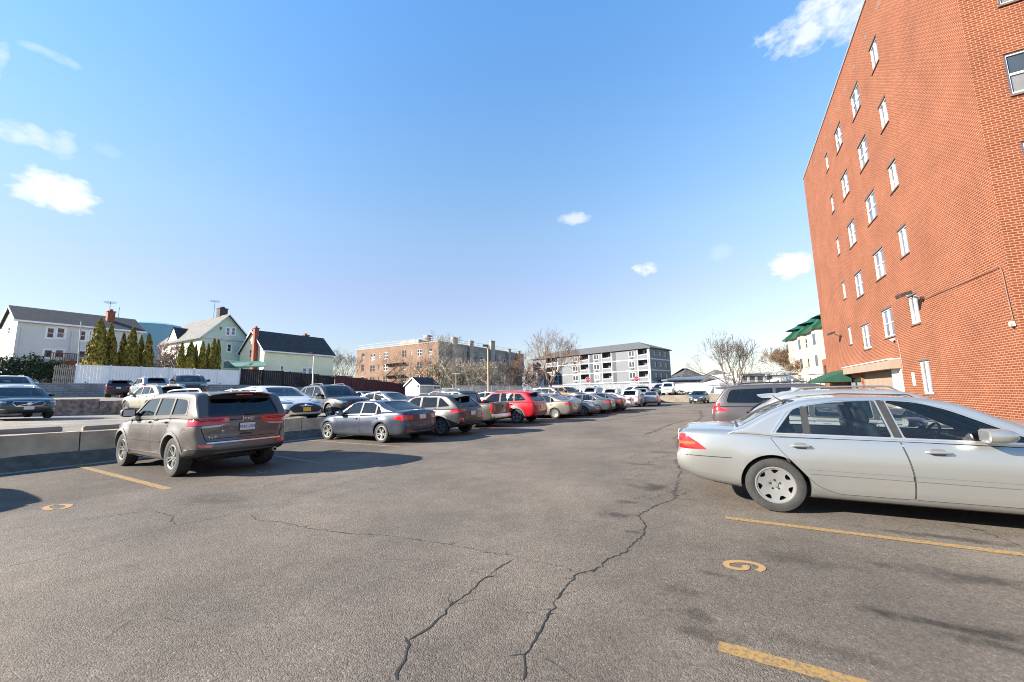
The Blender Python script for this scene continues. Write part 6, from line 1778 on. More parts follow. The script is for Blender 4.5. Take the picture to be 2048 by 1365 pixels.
# ---- gabled houses
def gable_house(name, label, P0, L_, D_, zb, ze, zr, wall, roof, wins_front=(), wins_gable=(), over=.35, trim=None, along=None, back=None, extras=None):
    """front runs along `along` from P0, the ridge parallel to it; gable ends face along and back"""
    along = UU if along is None else np.array(along); back = -VV if back is None else np.array(back)
    t = thing(name, label, 'house', (float(P0[0]), float(P0[1]), zb)); trim = trim or M_TRIMW
    o = np.array([0.0, 0.0]); F = Facade(o, along, -back); G = Facade(o, back, -along)
    F0 = Facade(P0[:2], along, -back); G0 = Facade(P0[:2], back, -along)
    ze_, zr_ = ze - zb, zr - zb
    def rr(Fx, ws):
        out = []
        for w in ws:
            (xa, ya), (xb, yb) = w[0], w[1]
            u0, z0 = Fx.px(xa, max(ya, yb)); u1, z1 = Fx.px(xb, min(ya, yb)); m0, m1 = Fx.px((xa + xb) / 2, max(ya, yb))[1] - zb, Fx.px((xa + xb) / 2, min(ya, yb))[1] - zb
            out.append((rect(min(u0, u1), max(u0, u1), max(.05, m0), m1), w[2:]))
        return out
    fw_, gw_ = rr(F0, wins_front), rr(G0, wins_gable)
    mb = MB()
    F.poly(mb, rect(0, L_, 0, ze_), 0, [r for r, _ in fw_], .1)
    gp = [(0, 0), (D_, 0), (D_, ze_), (D_ / 2, zr_), (0, ze_)]
    G.poly(mb, gp, 0, [r for r, _ in gw_], .1)
    Facade(o + along * L_, back, along).poly(mb, gp); Facade(o + back * D_, along, back).poly(mb, rect(0, L_, 0, ze_))
    link('wall', mb, wall, t)
    for (r, k), Fx in [(x, F) for x in fw_] + [(x, G) for x in gw_]:
        window(Fx, r, t, *(k[0] if k else (2, 2)), fw=.07, depth=.08, sill=False, cas=.12, frame=M_TRIMW, pane=M_PANE, low=M_PANEB if random.random() < .4 else None)
    # roof as two thick slopes with eaves
    sl = (zr_ - ze_) / (D_ / 2); q = lambda u, d, z: (along[0] * u + back[0] * d, along[1] * u + back[1] * d, z)
    mb = MB()
    for sgn in (0, 1):
        d0 = -over if sgn == 0 else D_ + over; zo = ze_ - over * sl
        pts = [q(-over, d0, zo + .05), q(L_ + over, d0, zo + .05), q(L_ + over, D_ / 2, zr_ + .05), q(-over, D_ / 2, zr_ + .05)]
        low = [(x, y, z + .16) for x, y, z in pts]
        mb.add(pts + low, [(0, 1, 2, 3), (4, 7, 6, 5), (0, 4, 5, 1), (1, 5, 6, 2), (3, 2, 6, 7), (0, 3, 7, 4)])
    rf = link('roof', mb, roof, t)
    mb = MB()                                                        # white rake and eave boards
    for u in (-over - .03, L_ + over + .03):
        for d0, d1 in ((-over, D_ / 2), (D_ + over, D_ / 2)):
            a = q(u, d0, ze_ - over * sl - .02); b = q(u, d1, zr_ - .02)
            mb.add([a, b, (b[0], b[1], b[2] + .22), (a[0], a[1], a[2] + .22), tuple(np.array(a) + np.append(along * (.06 if u < 0 else -.06), 0)), tuple(np.array(b) + np.append(along * (.06 if u < 0 else -.06), 0)), tuple(np.array(b) + np.append(along * (.06 if u < 0 else -.06), .22)), tuple(np.array(a) + np.append(along * (.06 if u < 0 else -.06), .22))], [(0, 1, 2, 3), (7, 6, 5, 4), (3, 2, 6, 7), (0, 4, 5, 1)])
    d = -over - .03; zo = ze_ - over * sl
    mb.add([q(-over, d, zo), q(L_ + over, d, zo), q(L_ + over, d, zo + .2), q(-over, d, zo + .2), q(-over, d + .1, zo), q(L_ + over, d + .1, zo)], [(0, 1, 2, 3), (0, 4, 5, 1)])
    link('eave_trim', mb, trim, t)
    def chimney(u, d, w, zt, mat, z0=None, cap=True):
        mb = MB(); c = q(u, d, 0); z0_ = ze_ - .2 if z0 is None else z0
        mb.box((c[0], c[1], (z0_ + zt - zb) / 2), (w, w, zt - zb - z0_), 0, -PHI)
        if cap: mb.box((c[0], c[1], zt - zb + .06), (w + .14, w + .14, .12), 0, -PHI); mb.box((c[0], c[1], zt - zb + .25), (w * .45, w * .45, .3), 0, -PHI)
        return link('chimney', mb, mat, rf)
    def antenna(u, d, z0, h, k=3):
        mb = MB(); c = q(u, d, 0); mb.tube([(c[0], c[1], z0 - zb), (c[0], c[1], z0 - zb + h)], .03, 5)
        for i in range(k):
            zz = z0 - zb + h - .12 * i; mb.tube([(c[0] - .7 + .1 * i, c[1] - .3, zz), (c[0] + .7 - .1 * i, c[1] + .3, zz)], .02, 4)
        link('antenna', mb, M_DARK, rf)
    if extras: extras(t, F0, G0, q, chimney, antenna, rf, F, G)
    return t
SH_DARK = P('dark_shingles', (0.040, 0.042, 0.046), .95, noise=.25, nscale=2.0, bump=.5, bscale=10)
SH_GREY = P('grey_shingles', (0.13, 0.125, 0.12), .95, noise=.2, nscale=2.0, bump=.5, bscale=10)
M_CHIM = brick('chimney_brick', (.22, .06, .04), (.16, .045, .03), (.3, .22, .18), .22, .08, .012)
M_CHIMC = P('chimney_plain', (0.26, 0.085, 0.055), .9, noise=.3, nscale=5)

def ex_grey(t, F0, G0, q, chimney, antenna, rf, F, G):
    chimney(8.3, 2.6, .75, t.location.z + 10.4, M_CHIMC)
    antenna(8.6, 4.5, 12.4, 3.2); antenna(9.6, 4.6, 12.4, 2.6, 0)
    for x in (41, 143):                                             # downpipes
        u, z = F0.px(x, 680); mb = MB(); F.slab(mb, u - .06, u + .06, .1, 7.0, .02, .12); link('downpipe', mb, M_TRIM, t)
    for x0, x1, y in ((38, 128, 708), (150, 176, 710)):             # ground floor window band
        u0, z0 = F0.px(x0 + 48 if x0 < 100 else x0, y); u1, _ = F0.px(x1, y)
PG = at(36, 641, 45.0); zbG = z_top(0)
LG = float(Facade(PG[:2], UU, VV).px(286, 665)[0])
SID_GREY = siding('siding_greige', (0.72, 0.70, 0.67)); 
gable_house('row_house', 'long pale grey sided house with dark shingle roof at far left', PG, LG, 9.0, zbG, PG[2], at(12, 618, 48.5)[2] - .1, SID_GREY, SH_DARK,
            [((92, 677), (110, 656), (1, 2)), ((112, 677), (131, 656), (1, 2)), ((159, 682), (173, 662), (1, 2)), ((177, 682), (184, 662), (1, 2)), ((86, 716), (106, 700), (1, 1)), ((109, 716), (128, 700), (1, 1)), ((155, 716), (172, 702), (1, 1))], [((15, 668), (22, 655), (1, 2))], .3, extras=ex_grey)

# green house: ridge runs away along -V, gable faces the lot
SID_GREEN = siding('siding_mint', (0.58, 0.74, 0.58))
PGr = at(499, 676, 66.0)
def green_house():
    R0 = at(499, 674, 68.0); L0 = at(404, 668, 0)if False else None
    Fx = Facade(R0[:2], -UU, VV)
    w = Fx.px(404, 672)[0]; zb = z_top(20); ze = Fx.px(450, 676)[1]; zr = Fx.px(464, 632)[1]
    wg = [((452, 671), (460, 656), (1, 2)), ((463, 671), (471, 656), (1, 2)), ((454, 704), (463, 689), (1, 2)), ((451, 730), (459, 722), (1, 1)), ((462, 730), (471, 722), (1, 1))]
    def ex(t, F0, G0, q, chimney, antenna, rf, F, G):
        chimney(3.2, w / 2 - .4, 1.2, zr + 1.5, P('dark_chimney', (.07, .055, .055), .9, noise=.3, nscale=5), z0=zr - zb - 1.4)
        antenna(4.2, w / 2 + .4, zr, 3.0)
        mb = MB(); G.slab(mb, -.1, w + .1, ze - zb - .35, ze - zb + .1, .002, .14); link('gable_band', mb, M_TRIM, t)
        mb = MB(); G.slab(mb, w * .62, w * .66, zr - zb - 2.6, zr - zb - 2.1, .002, .05); link('vent', mb, M_PANED, t)
        # small cross gable towards the lit side
        Pc = at(372, 690, 72.0)
        zc = ze - zb; n0 = w; mb = MB(); A = q(8.5, n0 + .2, zc + .1); B = q(12.5, n0 + .2, zc + .1); C_ = q(10.5, n0 + .2, zc + 2.4); D_ = q(10.5, n0 - 3.6, zc + 2.4)
        mb.add([A, B, C_, D_, q(8.5, n0 + .2, zc - .1), q(12.5, n0 + .2, zc - .1)], [(0, 2, 3), (1, 3, 2)], 0); link('cross_roof', mb, SH_DARK, rf)
        mb = MB(); mb.add([q(8.5, n0 + .1, -0.0), q(12.5, n0 + .1, 0), q(12.5, n0 + .1, zc), q(10.5, n0 + .1, zc + 2.25), q(8.5, n0 + .1, zc)], [(0, 1, 2, 3, 4)], 0); link('cross_gable_wall', mb, siding('siding_cream', (.62, .60, .52)), t)
    # ridge along -VV: treat `along` as -VV, gable G faces VV; start at the right corner
    return gable_house('gabled_house', 'mint green gabled house with a tall dark chimney', R0, 15.0, w, zb, ze, zr, SID_GREEN, SH_GREY, [], wg, .5, along=-VV, back=-UU, extras=ex)
green_house()

# pale yellow house
SID_YEL = siding('siding_pale_yellow', (0.94, 0.91, 0.62), .16)
PY = at(529, 700, 62.0); zbY = z_top(28)
Ly = float(Facade(PY[:2], UU, VV).px(667, 709)[0])
def ex_yel(t, F0, G0, q, chimney, antenna, rf, F, G):
    chimney(-.35, 2.2, .62, at(525, 656, 62)[2], M_CHIMC, z0=0)
    chimney(9.4, 4.4, .9, at(604, 668, 70)[2], M_CHIMC, z0=6.2)
    # back dormer showing over the ridge
    c = q(11.6, 5.2, 0); zr = t['zr_']; mb = MB(); mb.prism([(-1.5, 0), (1.5, 0), (0, 1.4)], (q(11.6, 5.0, zr - .9), (UU[0], UU[1], 0), (0, 0, 1), (-VV[0], -VV[1], 0)), 0, 3); link('dormer', mb, SH_DARK, rf)
zrY = at(506, 665, 65.0)[2]
def ex_yel2(t, *a):
    t['zr_'] = zrY - zbY; ex_yel(t, *a); del t['zr_']
gable_house('gabled_house', 'pale yellow sided house with dark roof and tall brick chimney', PY, Ly, 7.4, zbY, PY[2], zrY, SID_YEL, SH_DARK,
            [((561, 748), (567, 732), (1, 2)), ((605, 751), (613, 737), (1, 2)), ((616, 752), (624, 737), (1, 2)), ((578, 747), (583, 742), (1, 1))], [((498, 716), (504, 700), (1, 2)), ((507, 716), (513, 700), (1, 2))], .35, extras=ex_yel2)
# green porch canopy and cream chimney beside the yellow house
mb = MB(); a = at(447, 737, 59.5); b = at(520, 728, 59.5)
mb.prism([(0, 0), (1, 0), (1, .05), (.98, .07)], ((0, 0, 0), (1, 0, 0), (0, 1, 0), (0, 0, 1)), 0, .01) if False else None
ua = np.array([b[0] - a[0], b[1] - a[1]]); la = float(np.linalg.norm(ua)); ua /= la
rows = [[(a[0] + ua[0] * u - VV[0] * 0 + VV[0] * dv, a[1] + ua[1] * u + VV[1] * dv, z) for dv, z in ((0, a[2] + 1.0), (1.2, a[2] + .75), (1.9, a[2] + .2), (1.9, a[2] + .05), (0, a[2] + .05))] for u in (0, la * .55, la)]
mb.loft(rows, 0, True, True)
tag(link('porch_canopy', mb, P('green_porch', (.02, .12, .10), .6), smooth=30), 'dark green porch canopy between the mint and yellow houses', 'canopy')
# water tank far off
tc_ = at(305, 668, 190.0); mb = MB(); rt = 14.0; zt = at(305, 654, 190.0)[2]
mb.lathe([(rt, 0), (rt, zt - 1.5), (rt * .96, zt - .2), (rt * .6, zt + 1.2), (0.01, zt + 1.8)], 48, c=(0, 0, 0))
wt = link('water_tank', mb, P('tank_teal', (0.20, 0.36, 0.40), .5, noise=.06, nscale=.2), smooth=40); wt.location = (tc_[0], tc_[1], 0); tag(wt, 'pale teal round storage tank far behind the houses', 'tank')
for k, (px, w, label) in enumerate(((248, 5.0, 'low white roof ventilator above the row house ridge'), (279, 2.6, 'small white finial dome on top of the teal tank'))):
    p = at(px, 645, 186.0); mb = MB(); mb.lathe([(w * .5, 0), (w * .5, 1.0), (w * .42, 1.8), (w * .2, 2.3), (.01, 2.4)], 20)
    o = link('roof_ventilator', mb, P('vent_white', (.7, .72, .74), .5), smooth=40); o.location = (p[0], p[1], p[2] - 1.6); tag(o, label, 'ventilator')

# ---- the four storey brick apartments
M_BRK2 = brick('salmon_brick', (.185, .11, .078), (.15, .085, .06), (.24, .165, .125), .3, .12, .018, vary=.2)
M_BRK3 = brick('shaded_brick', (.26, .235, .21), (.20, .18, .165), (.30, .28, .26), .3, .12, .018, vary=.25)  # greyer copy of the salmon brick, with the side's shade in its colour
def brick_apts():
    c = at(877, 684, 92.0); zb = z_top(55); zr = c[2]
    t = thing('brick_apartment_block', 'four storey salmon brick apartment block with rooftop chimneys and fire escapes', 'building', (c[0], c[1], zb))
    F0 = Facade(c[:2], -VV, -UU); G0 = Facade(c[:2], UU, VV); F = Facade((0, 0), -VV, -UU); G = Facade((0, 0), UU, VV)
    L1 = F0.px(713, 730)[0]; L2 = G0.px(1048, 740)[0]
    zx = lambda x: x / 5.39 + 690; zy = lambda y: y / 5.39 + 630
    cols = [(195, 32, 450), (300, 48, 455), (370, 14, 440), (440, 42, 442), (640, 46, 420), (715, 12, 405), (803, 52, 408), (920, 36, 395)]
    hr = (zr - zb); wr = []
    for x, w, y in cols:
        u, z = F0.px(zx(x), zy(y)); u0 = F0.px(zx(x - w / 2), zy(y))[0]; u1 = F0.px(zx(x + w / 2), zy(y))[0]
        for k in range(4):
            zz = z - zb - k * 3.05; hh = 1.75 if w > 20 else 1.2
            if zz - hh / 2 > .2: wr.append((rect(min(u0, u1), max(u0, u1), zz - hh / 2, zz + hh / 2), w))
    mb = MB(); F.poly(mb, rect(0, L1, 0, hr), 0, [r for r, _ in wr], .15); link('wall', mb, M_BRK2, t)
    gr = []
    for i in range(13):
        u = 2.0 + i * (L2 - 3.5) / 12.5
        for k in range(4): 
            zz = hr - 2.2 - k * 3.05
            if zz > 1: gr.append(rect(u, u + (1.5 if i % 3 else .9), zz - .9, zz + .85))
    mb = MB(); G.poly(mb, rect(0, L2, 0, hr), 0, gr, .15); Facade(F.P3(L1, 0), UU, -VV).poly(mb, rect(0, L2, 0, hr)); Facade(G.P3(L2, 0), -VV, UU).poly(mb, rect(0, L1, 0, hr)); link('wall', mb, M_BRK3, t)
    for r, w in wr: window(F, r, t, 2 if w > 40 else 1, 2, .10, .12, low=M_PANEB if random.random() < .3 else None, sill=w > 20, frame=M_TRIM if random.random() < .5 else P('bronze_sash', (.12, .10, .09), .5), pane=M_PANED)
    for r in gr: window(G, r, t, 1, 2, .09, .12, sill=False, frame=M_TRIM if random.random() < .35 else P('bronze_sash', (.12, .10, .09), .5), pane=M_PANED if random.random() < .7 else M_PANEB)
    mb = MB(); mb.add([F.P3(0, hr - .3), F.P3(L1, hr - .3), tuple(np.array(F.P3(L1, hr - .3)) + np.append(UU * L2, 0)), G.P3(L2, hr - .3)], [(0, 1, 2, 3)]); rf = link('roof', mb, SH_DARK, t)
    mb = MB(); F.slab(mb, 0, L1, hr, hr + .25, -.3, .08); G.slab(mb, .1, L2, hr, hr + .25, -.3, .08); link('parapet', mb, P('parapet_stone', (.30, .24, .20), .8), t)
    mb = MB()                                                          # roof railing
    for Fx, Lx in ((F, L1), (G, L2)):
        n = int(Lx / 2.5)
        for i in range(n + 1): Fx.slab(mb, i * Lx / n - .04, i * Lx / n + .04, hr + .25, hr + 1.35, -.5, -.42)
        for z in (.7, 1.3): Fx.slab(mb, 0, Lx, hr + z, hr + z + .06, -.49, -.43)
    link('roof_railing', mb, P('rail_grey', (.30, .30, .31), .6), t)
    for x, w, y in ((1165, 1.7, 255), (1345, 1.5, 290), (1575, 2.0, 290), (1755, 1.4, 378), (1860, 1.3, 400)):
        u = G0.px(zx(x), 720)[0]; zt = G0.px(zx(x), zy(y))[1] - zb; mb = MB(); G.slab(mb, u - w / 2, u + w / 2, 0.1, zt, .0 + .003, .75); G.slab(mb, u - w / 2 - .08, u + w / 2 + .08, zt, zt + .2, -.05, .83); link('chimney', mb, P('chimney_stucco', (.30, .28, .24), .9, noise=.15, nscale=1), t)
    u = F0.px(805, 690)[0]; mb = MB(); F.slab(mb, u - 3, u + 3.4, hr - .3, hr + 1.6, -6, -2.5); F.slab(mb, u - 3.6, u - 2.2, hr - .3, hr + 3.0, -7, -5); link('stair_bulkhead', mb, P('bulkhead_grey', (.23, .22, .21), .8, noise=.2, nscale=1), rf)
    M_IRON = P('fire_escape_iron', (0.06, 0.045, 0.04), .7)
    mb = MB()
    u0, u1 = sorted((F0.px(zx(440), 720)[0], F0.px(zx(650), 720)[0]))
    for k, zz in enumerate((hr - 4.4, hr - 7.4, hr - 10.4)):
        if zz < 1: continue
        F.slab(mb, u0, u1, zz, zz + .08, .01, 1.1)
        for q_ in (.45, .9): F.slab(mb, u0, u1, zz + q_, zz + q_ + .05, 1.05, 1.1)
        n = 14
        for i in range(n + 1): F.slab(mb, u0 + (u1 - u0) * i / n - .02, u0 + (u1 - u0) * i / n + .02, zz + .08, zz + .9, 1.06, 1.09)
        a = F.P3(u0 + .6, zz, .7); b = F.P3(u1 - 1.2, zz - 2.95, .7); mb.tube([a, b], .09, 4); a = F.P3(u0 + .6, zz, 1.0); b = F.P3(u1 - 1.2, zz - 2.95, 1.0); mb.tube([a, b], .09, 4)
    link('fire_escape', mb, M_IRON, t)
brick_apts()

# ---- grey four storey apartments with balconies
def grey_apts():
    A = at(1298, 695, 95.0); B = at(1158, 710, 110.0); d = np.array([B[0] - A[0], B[1] - A[1]]); d /= np.linalg.norm(d)
    zb = 0.0; t = thing('balcony_apartment_block', 'grey sided four storey apartment block with white trimmed balconies', 'building', (A[0], A[1], 0))
    F0 = Facade(A[:2], d, (-1, -1)); F = Facade((0, 0), d, (-1, -1)); nn = F.n
    G0 = Facade(A[:2], -nn, -d); G = Facade((0, 0), -nn, -d)
    L1 = F0.px(1066, 730)[0]; L2 = max(11.0, G0.px(1323, 740)[0])
    ze = A[2]; fl = [ze - 2.72 * k for k in range(5)]
    print('grey apts', L1, L2, ze)
    zx = lambda x: x / 5.69 + 1040
    U = lambda x, y=735: F0.px(zx(x), y)[0]
    SG = siding('siding_slate', (0.118, 0.128, 0.140), .2); SD = siding('siding_dark_slate', (0.035, 0.044, 0.062), .2)
    bal = [(1345, 1462), (938, 1045), (686, 786), (300, 430)]; win = [(1238, 1312), (838, 905), (596, 660)]
    # perspective mapping was read on the upper floors
    bays = [(min(U(a), U(b)), max(U(a), U(b))) for a, b in bal]; wns = [(min(U(a), U(b)), max(U(a), U(b))) for a, b in win]
    holes = []; wh = []; bh = []
    for k in range(4):
        zt = fl[k]
        for a, b in bays: r = rect(a + .1, b - .1, zt - 1.75, zt - .22); bh.append(r)
        for a, b in wns: r = rect(a + .12, b - .12, zt - 1.85, zt - .45); wh.append(r)
    mb = MB(); F.poly(mb, rect(0, L1, 0, ze), 0, wh, .1) if False else F.poly(mb, rect(0, L1, 0, ze), 0, wh + bh, .14); link('wall', mb, SG, t)
    gw = [rect(u, u + 1.0, fl[k] - 2.0, fl[k] - .6) for k in range(4) for u in (L2 * .22, L2 * .48, L2 * .74)]
    mb = MB(); G.poly(mb, rect(0, L2, 0, ze), 0, gw, .1); Facade(F.P3(L1, 0), -nn, d).poly(mb, rect(0, L2, 0, ze)); Facade(G.P3(L2, 0), d, -nn).poly(mb, rect(0, L1, 0, ze)); link('wall', mb, SG, t)
    for r in wh: window(F, r, t, 2, 1, .07, .10, sill=False, cas=.08, frame=P('apartment_trim', (.46, .47, .48), .5), pane=M_PANEB if random.random() < .3 else M_PANE)
    for r in gw: window(G, r, t, 1, 2, .08, .10, sill=False, pane=M_PANED, frame=SD)
    M_BACK = P('balcony_navy', (0.085, 0.10, 0.13), .8)  # the recess walls themselves are dark navy
    for i, r in enumerate(bh):
        u0, u1, z0, z1 = r[0][0], r[1][0], r[0][1], r[2][1]
        mb = MB()
        F.poly(mb, rect(u0 - .02, u1 + .02, z0 - .95, z1 + .02), -1.5)
        F.slab(mb, u0 - .06, u0 - .02, z0 - .95, z1, -1.5, -.14); F.slab(mb, u1 + .02, u1 + .06, z0 - .95, z1, -1.5, -.14); F.slab(mb, u0, u1, z1 + .02, z1 + .06, -1.5, -.14); F.slab(mb, u0, u1, z0 - 1.0, z0 - .95, -1.5, -.14)
        b = link('balcony', mb, M_BACK, t)
        mb = MB(); w = u1 - u0
        ua, ub = (u0 + .15, u0 + w * .38); F.slab(mb, ua, ub, z0 - .5, z1 - .25, -1.49, -1.42); link('balcony_window', mb, M_TRIM, b)
        mb = MB(); F.slab(mb, ua + .14, ub - .14, z0 - .4, z1 - .38, -1.41, -1.39); link('pane', mb, M_PANE, b)
        mb = MB(); F.slab(mb, u0 + w * .5, u1 - .2, z0 - .9, z1 - .25, -1.49, -1.42); link('balcony_door', mb, M_PANEB, b)
    mb = MB()                                                         # white bands, posts and balcony rims
    for k in range(4): F.slab(mb, 0, L1, fl[k] - .18, fl[k] + .05, .003, .07) if k == 0 else F.slab(mb, 0, L1, fl[k] - .09, fl[k] + .09, .003, .06)
    F.slab(mb, 0, L1, fl[4] - .1, fl[4] + .12, .003, .06) if fl[4] > .2 else None
    for k in range(4): G.slab(mb, .08, L2, fl[k] - .12, fl[k] + .12, .003, .05)
    for a, b in bays:
        for u in (a, b): F.slab(mb, u - .075, u + .075, .1, ze - .2, .005, .09)
        for k in range(4): F.slab(mb, a + .1, b - .1, fl[k] - 1.78, fl[k] - 1.62, .004, .08)
    F.slab(mb, -.02, .18, .1, ze - .2, .006, .10); G.slab(mb, -.02, .16, .1, ze - .2, .006, .06)
    link('white_trim', mb, P('apartment_trim', (.46, .47, .48), .5), t)
    for xa, xb in ((1058, 1095), (800, 830), (438, 480)):             # dark set-back strips
        mb = MB(); a, b = sorted((U(xa), U(xb))); F.slab(mb, a, b, .1, ze - .19, .008, .03); link('dark_strip', mb, SD, t)
    mb = MB()
    for a, b in wns:
        for k in range(4): F.slab(mb, (a + b) / 2 - .35, (a + b) / 2 + .35, fl[k] - 2.32, fl[k] - 2.08, .008, .18)
    link('wall_unit', mb, M_LINTEL, t, label=None) if False else link('wall_unit', mb, M_LINTEL, t)
    # hipped roof
    rz = at(1277, 681, 95.0 + 4)[2] - zb; o_ = .5; q = lambda u, v, z: tuple(np.append(d * u - nn * v, z))
    mb = MB(); C = [q(-o_, -o_, ze), q(L1 + o_, -o_, ze), q(L1 + o_, L2 + o_, ze), q(-o_, L2 + o_, ze), q(L2 / 2, L2 / 2, rz), q(L1 - L2 / 2, L2 / 2, rz)]
    D = [(x, y, z - .18) for x, y, z in C[:4]]
    mb.add(C + D, [(0, 4, 5, 1), (1, 5, 2), (2, 5, 4, 3), (3, 4, 0), (0, 1, 7, 6), (1, 2, 8, 7), (2, 3, 9, 8), (3, 0, 6, 9), (6, 7, 8, 9)]); bm_ = mb
    link('roof', mb, P('grey_roof_shingles', (0.085, 0.085, 0.085), .95, noise=.15, nscale=1.5, bump=.4, bscale=8), t)
grey_apts()

# ---- cream building with the green mansard roof
def cream_hotel():
    A = at(1654, 648, 50.0); B = at(1578, 682, 66.8); d = np.array([B[0] - A[0], B[1] - A[1]]); L_ = float(np.linalg.norm(d)); d /= L_
    F0 = Facade(A[:2], d, (-1, 0)); F = Facade((0, 0), d, (-1, 0)); nn = F.n
    t = thing('mansard_building', 'cream building with bay windows and a green metal mansard roof', 'building', (A[0], A[1], 0)); ze = A[2]
    CREAM = P('cream_stucco', (0.40, 0.355, 0.29), .85, noise=.06, nscale=1)
    ws = []
    for k in range(3):
        for u in np.linspace(1.0, L_ - 1.6, 7): ws.append(rect(u, u + .85, ze - 2.3 - 2.9 * k, ze - .8 - 2.9 * k))
    mb = MB(); F.poly(mb, rect(0, L_, 0, ze), 0, ws, .15); Facade((0, 0), -nn, -d).poly(mb, rect(0, 12, 0, ze)); Facade(F.P3(L_, 0), -nn, d).poly(mb, rect(0, 12, 0, ze)); link('wall', mb, CREAM, t)
    for r in ws: window(F, r, t, 1, 2, .08, .12, sill=False)
    GRN = P('green_metal_roof', (0.006, 0.060, 0.030), .5, noise=.12, nscale=2)
    mb = MB()
    for i in range(8):
        u0 = i * L_ / 8; u1 = (i + 1) * L_ / 8; b = .7 if i % 3 == 1 else .15
        h = 2.15 if i % 3 == 1 else 2.0
        pts = [F.P3(u0, ze, b + .3), F.P3(u1, ze, b + .3), F.P3(u1, ze + h, -1.6), F.P3(u0, ze + h, -1.6), F.P3(u0, ze - .2, b + .3), F.P3(u1, ze - .2, b + .3), F.P3(u1, ze - .2, -1.6), F.P3(u0, ze - .2, -1.6)]
        mb.add(pts, [(0, 1, 2, 3), (4, 7, 6, 5), (0, 4, 5, 1), (0, 3, 7, 4), (1, 5, 6, 2)])
        mb.tube([F.P3(u0, ze + .03, b + .3), F.P3(u0, ze + h, -1.6)], .04, 5)
        if b > .5: mb.lathe([(u1 - u0, 0), (.9, .55), (.3, 1.0), (.01, 1.05)], 8, c=tuple(np.array(F.P3((u0 + u1) / 2, ze + h - .7, -1.6))))
    link('mansard_roof', mb, GRN, t)
    for i in (1, 4, 7):                                                # bays
        u0 = i * L_ / 8; u1 = (i + 1) * L_ / 8; mb = MB(); F.slab(mb, u0 + .25, u1 - .25, .2, ze - .21, .003, .6); bo = link('bay', mb, CREAM, t)
        for k in range(3): mb = MB(); F.slab(mb, u0 + .6, u1 - .6, ze - 2.3 - 2.9 * k, ze - .8 - 2.9 * k, .603, .63); link('bay_window', mb, M_PANE, bo)
cream_hotel()
# low brick wing beyond the far corner
p = FB.P3(s_far + .1, 0, -.3); Fw = Facade(p, aW, (-1, .3)); t = thing('brick_wing', 'low brick wing with grid windows behind the far corner of the brick building', 'building', p)
Fl = Facade((0, 0), aW, (-1, .3)); zt = Fw.px(1650, 718)[1]; mb = MB(); hs = [rect(.5, 1.5, zt - 1.9, zt - .6), rect(.5, 1.5, .6, 2.0), rect(2.0, 3.0, zt - 1.9, zt - .6)]
Fl.poly(mb, rect(0, 3.4, 0, zt), 0, hs, .12); Facade(Fl.P3(3.4, 0), (aW[1], -aW[0]), aW).poly(mb, rect(0, 4, 0, zt)); mb.add([Fl.P3(0, zt), Fl.P3(3.4, zt), Fl.P3(3.4, zt, -4), Fl.P3(0, zt, -4)], [(0, 1, 2, 3)], 0, [(0, 0)] * 4); link('wall', mb, M_BRICK, t)
for r in hs: window(Fl, r, t, 2, 3, .05, .1, frame=M_BRONZE, sill=False)
# low dark blue store, white motel, far roofs
def shed_block(name, label, px0, px1, ytop, Y, D, wall, roof, pitch=0.0, wins=None, cat='building', over=.3, frame=None, tp_=None):
    a = at(px0, ytop, Y); b = at(px1, ytop, Y); L_ = b[0] - a[0]; z = a[2]
    t = thing(name, label, cat, (a[0], a[1], 0)); F = Facade((0, 0), (1, 0), (0, -1)); F0 = Facade(a[:2], (1, 0), (0, -1))
    hs = []
    for w in (wins or []):
        u0, z0 = F0.px(w[0], w[3]); u1, z1 = F0.px(w[2], w[1]); hs.append(rect(u0, u1, z0, z1))
    mb = MB(); F.poly(mb, rect(0, L_, 0, z), 0, hs, .15); Facade((0, 0), (0, 1), (-1, 0)).poly(mb, rect(0, D, 0, z)); Facade((L_, 0), (0, 1), (1, 0)).poly(mb, rect(0, D, 0, z)); link('wall', mb, wall, t)
    for h in hs: window(F, h, t, 2, 1, .12, .12, sill=False, frame=frame)
    mb = MB()
    if pitch:
        C = [(-over, -over, z), (L_ + over, -over, z), (L_ + over, D + over, z), (-over, D + over, z), (D * .4, D / 2, z + pitch), (L_ - D * .4, D / 2, z + pitch)]
        mb.add(C + [(x, y, zz - .3) for x, y, zz in C[:4]], [(0, 1, 5, 4), (1, 2, 5), (2, 3, 4, 5), (3, 0, 4), (1, 0, 6, 7), (2, 1, 7, 8), (3, 2, 8, 9), (0, 3, 9, 6), (6, 9, 8, 7)])
    else: mb.box((L_ / 2, D / 2 - over / 2, z + .15), (L_ + 2 * over, D + over, .3))
    link('roof', mb, roof, t)
    return t
M_NAVYW = P('navy_panels', (0.025, 0.04, 0.065), .6, noise=.2, nscale=1)
M_STORE = P('store_roof', (0.10, 0.13, 0.16), .6)
shed_block('store_building', 'long low dark blue store behind the far white fence', 1336, 1500, 759, 92, 14, M_NAVYW, M_STORE, .9)
shed_block('motel_building', 'low white building with dark shuttered windows behind the bare tree', 1480, 1575, 749, 84, 12, P('motel_white', (.40, .40, .39), .7), P('flat_roof', (.42, .42, .42), .8), 0, [(1487, 752, 1494, 764), (1500, 752, 1510, 764), (1516, 752, 1526, 764), (1535, 752, 1545, 763)], frame=P('shutter_dark', (.05, .05, .055), .6))
shed_block('gabled_house', 'distant dark slate roofed house above the blue store', 1362, 1412, 756, 130, 12, P('far_wall', (.30, .32, .35), .8), SH_DARK, 3.4, cat='house')
shed_block('gabled_house', 'distant brown roofed house partly behind the bare tree', 1424, 1478, 757, 135, 12, P('far_wall_tan', (.36, .32, .28), .8), P('brown_roof', (.10, .085, .08), .9), 3.2, cat='house')
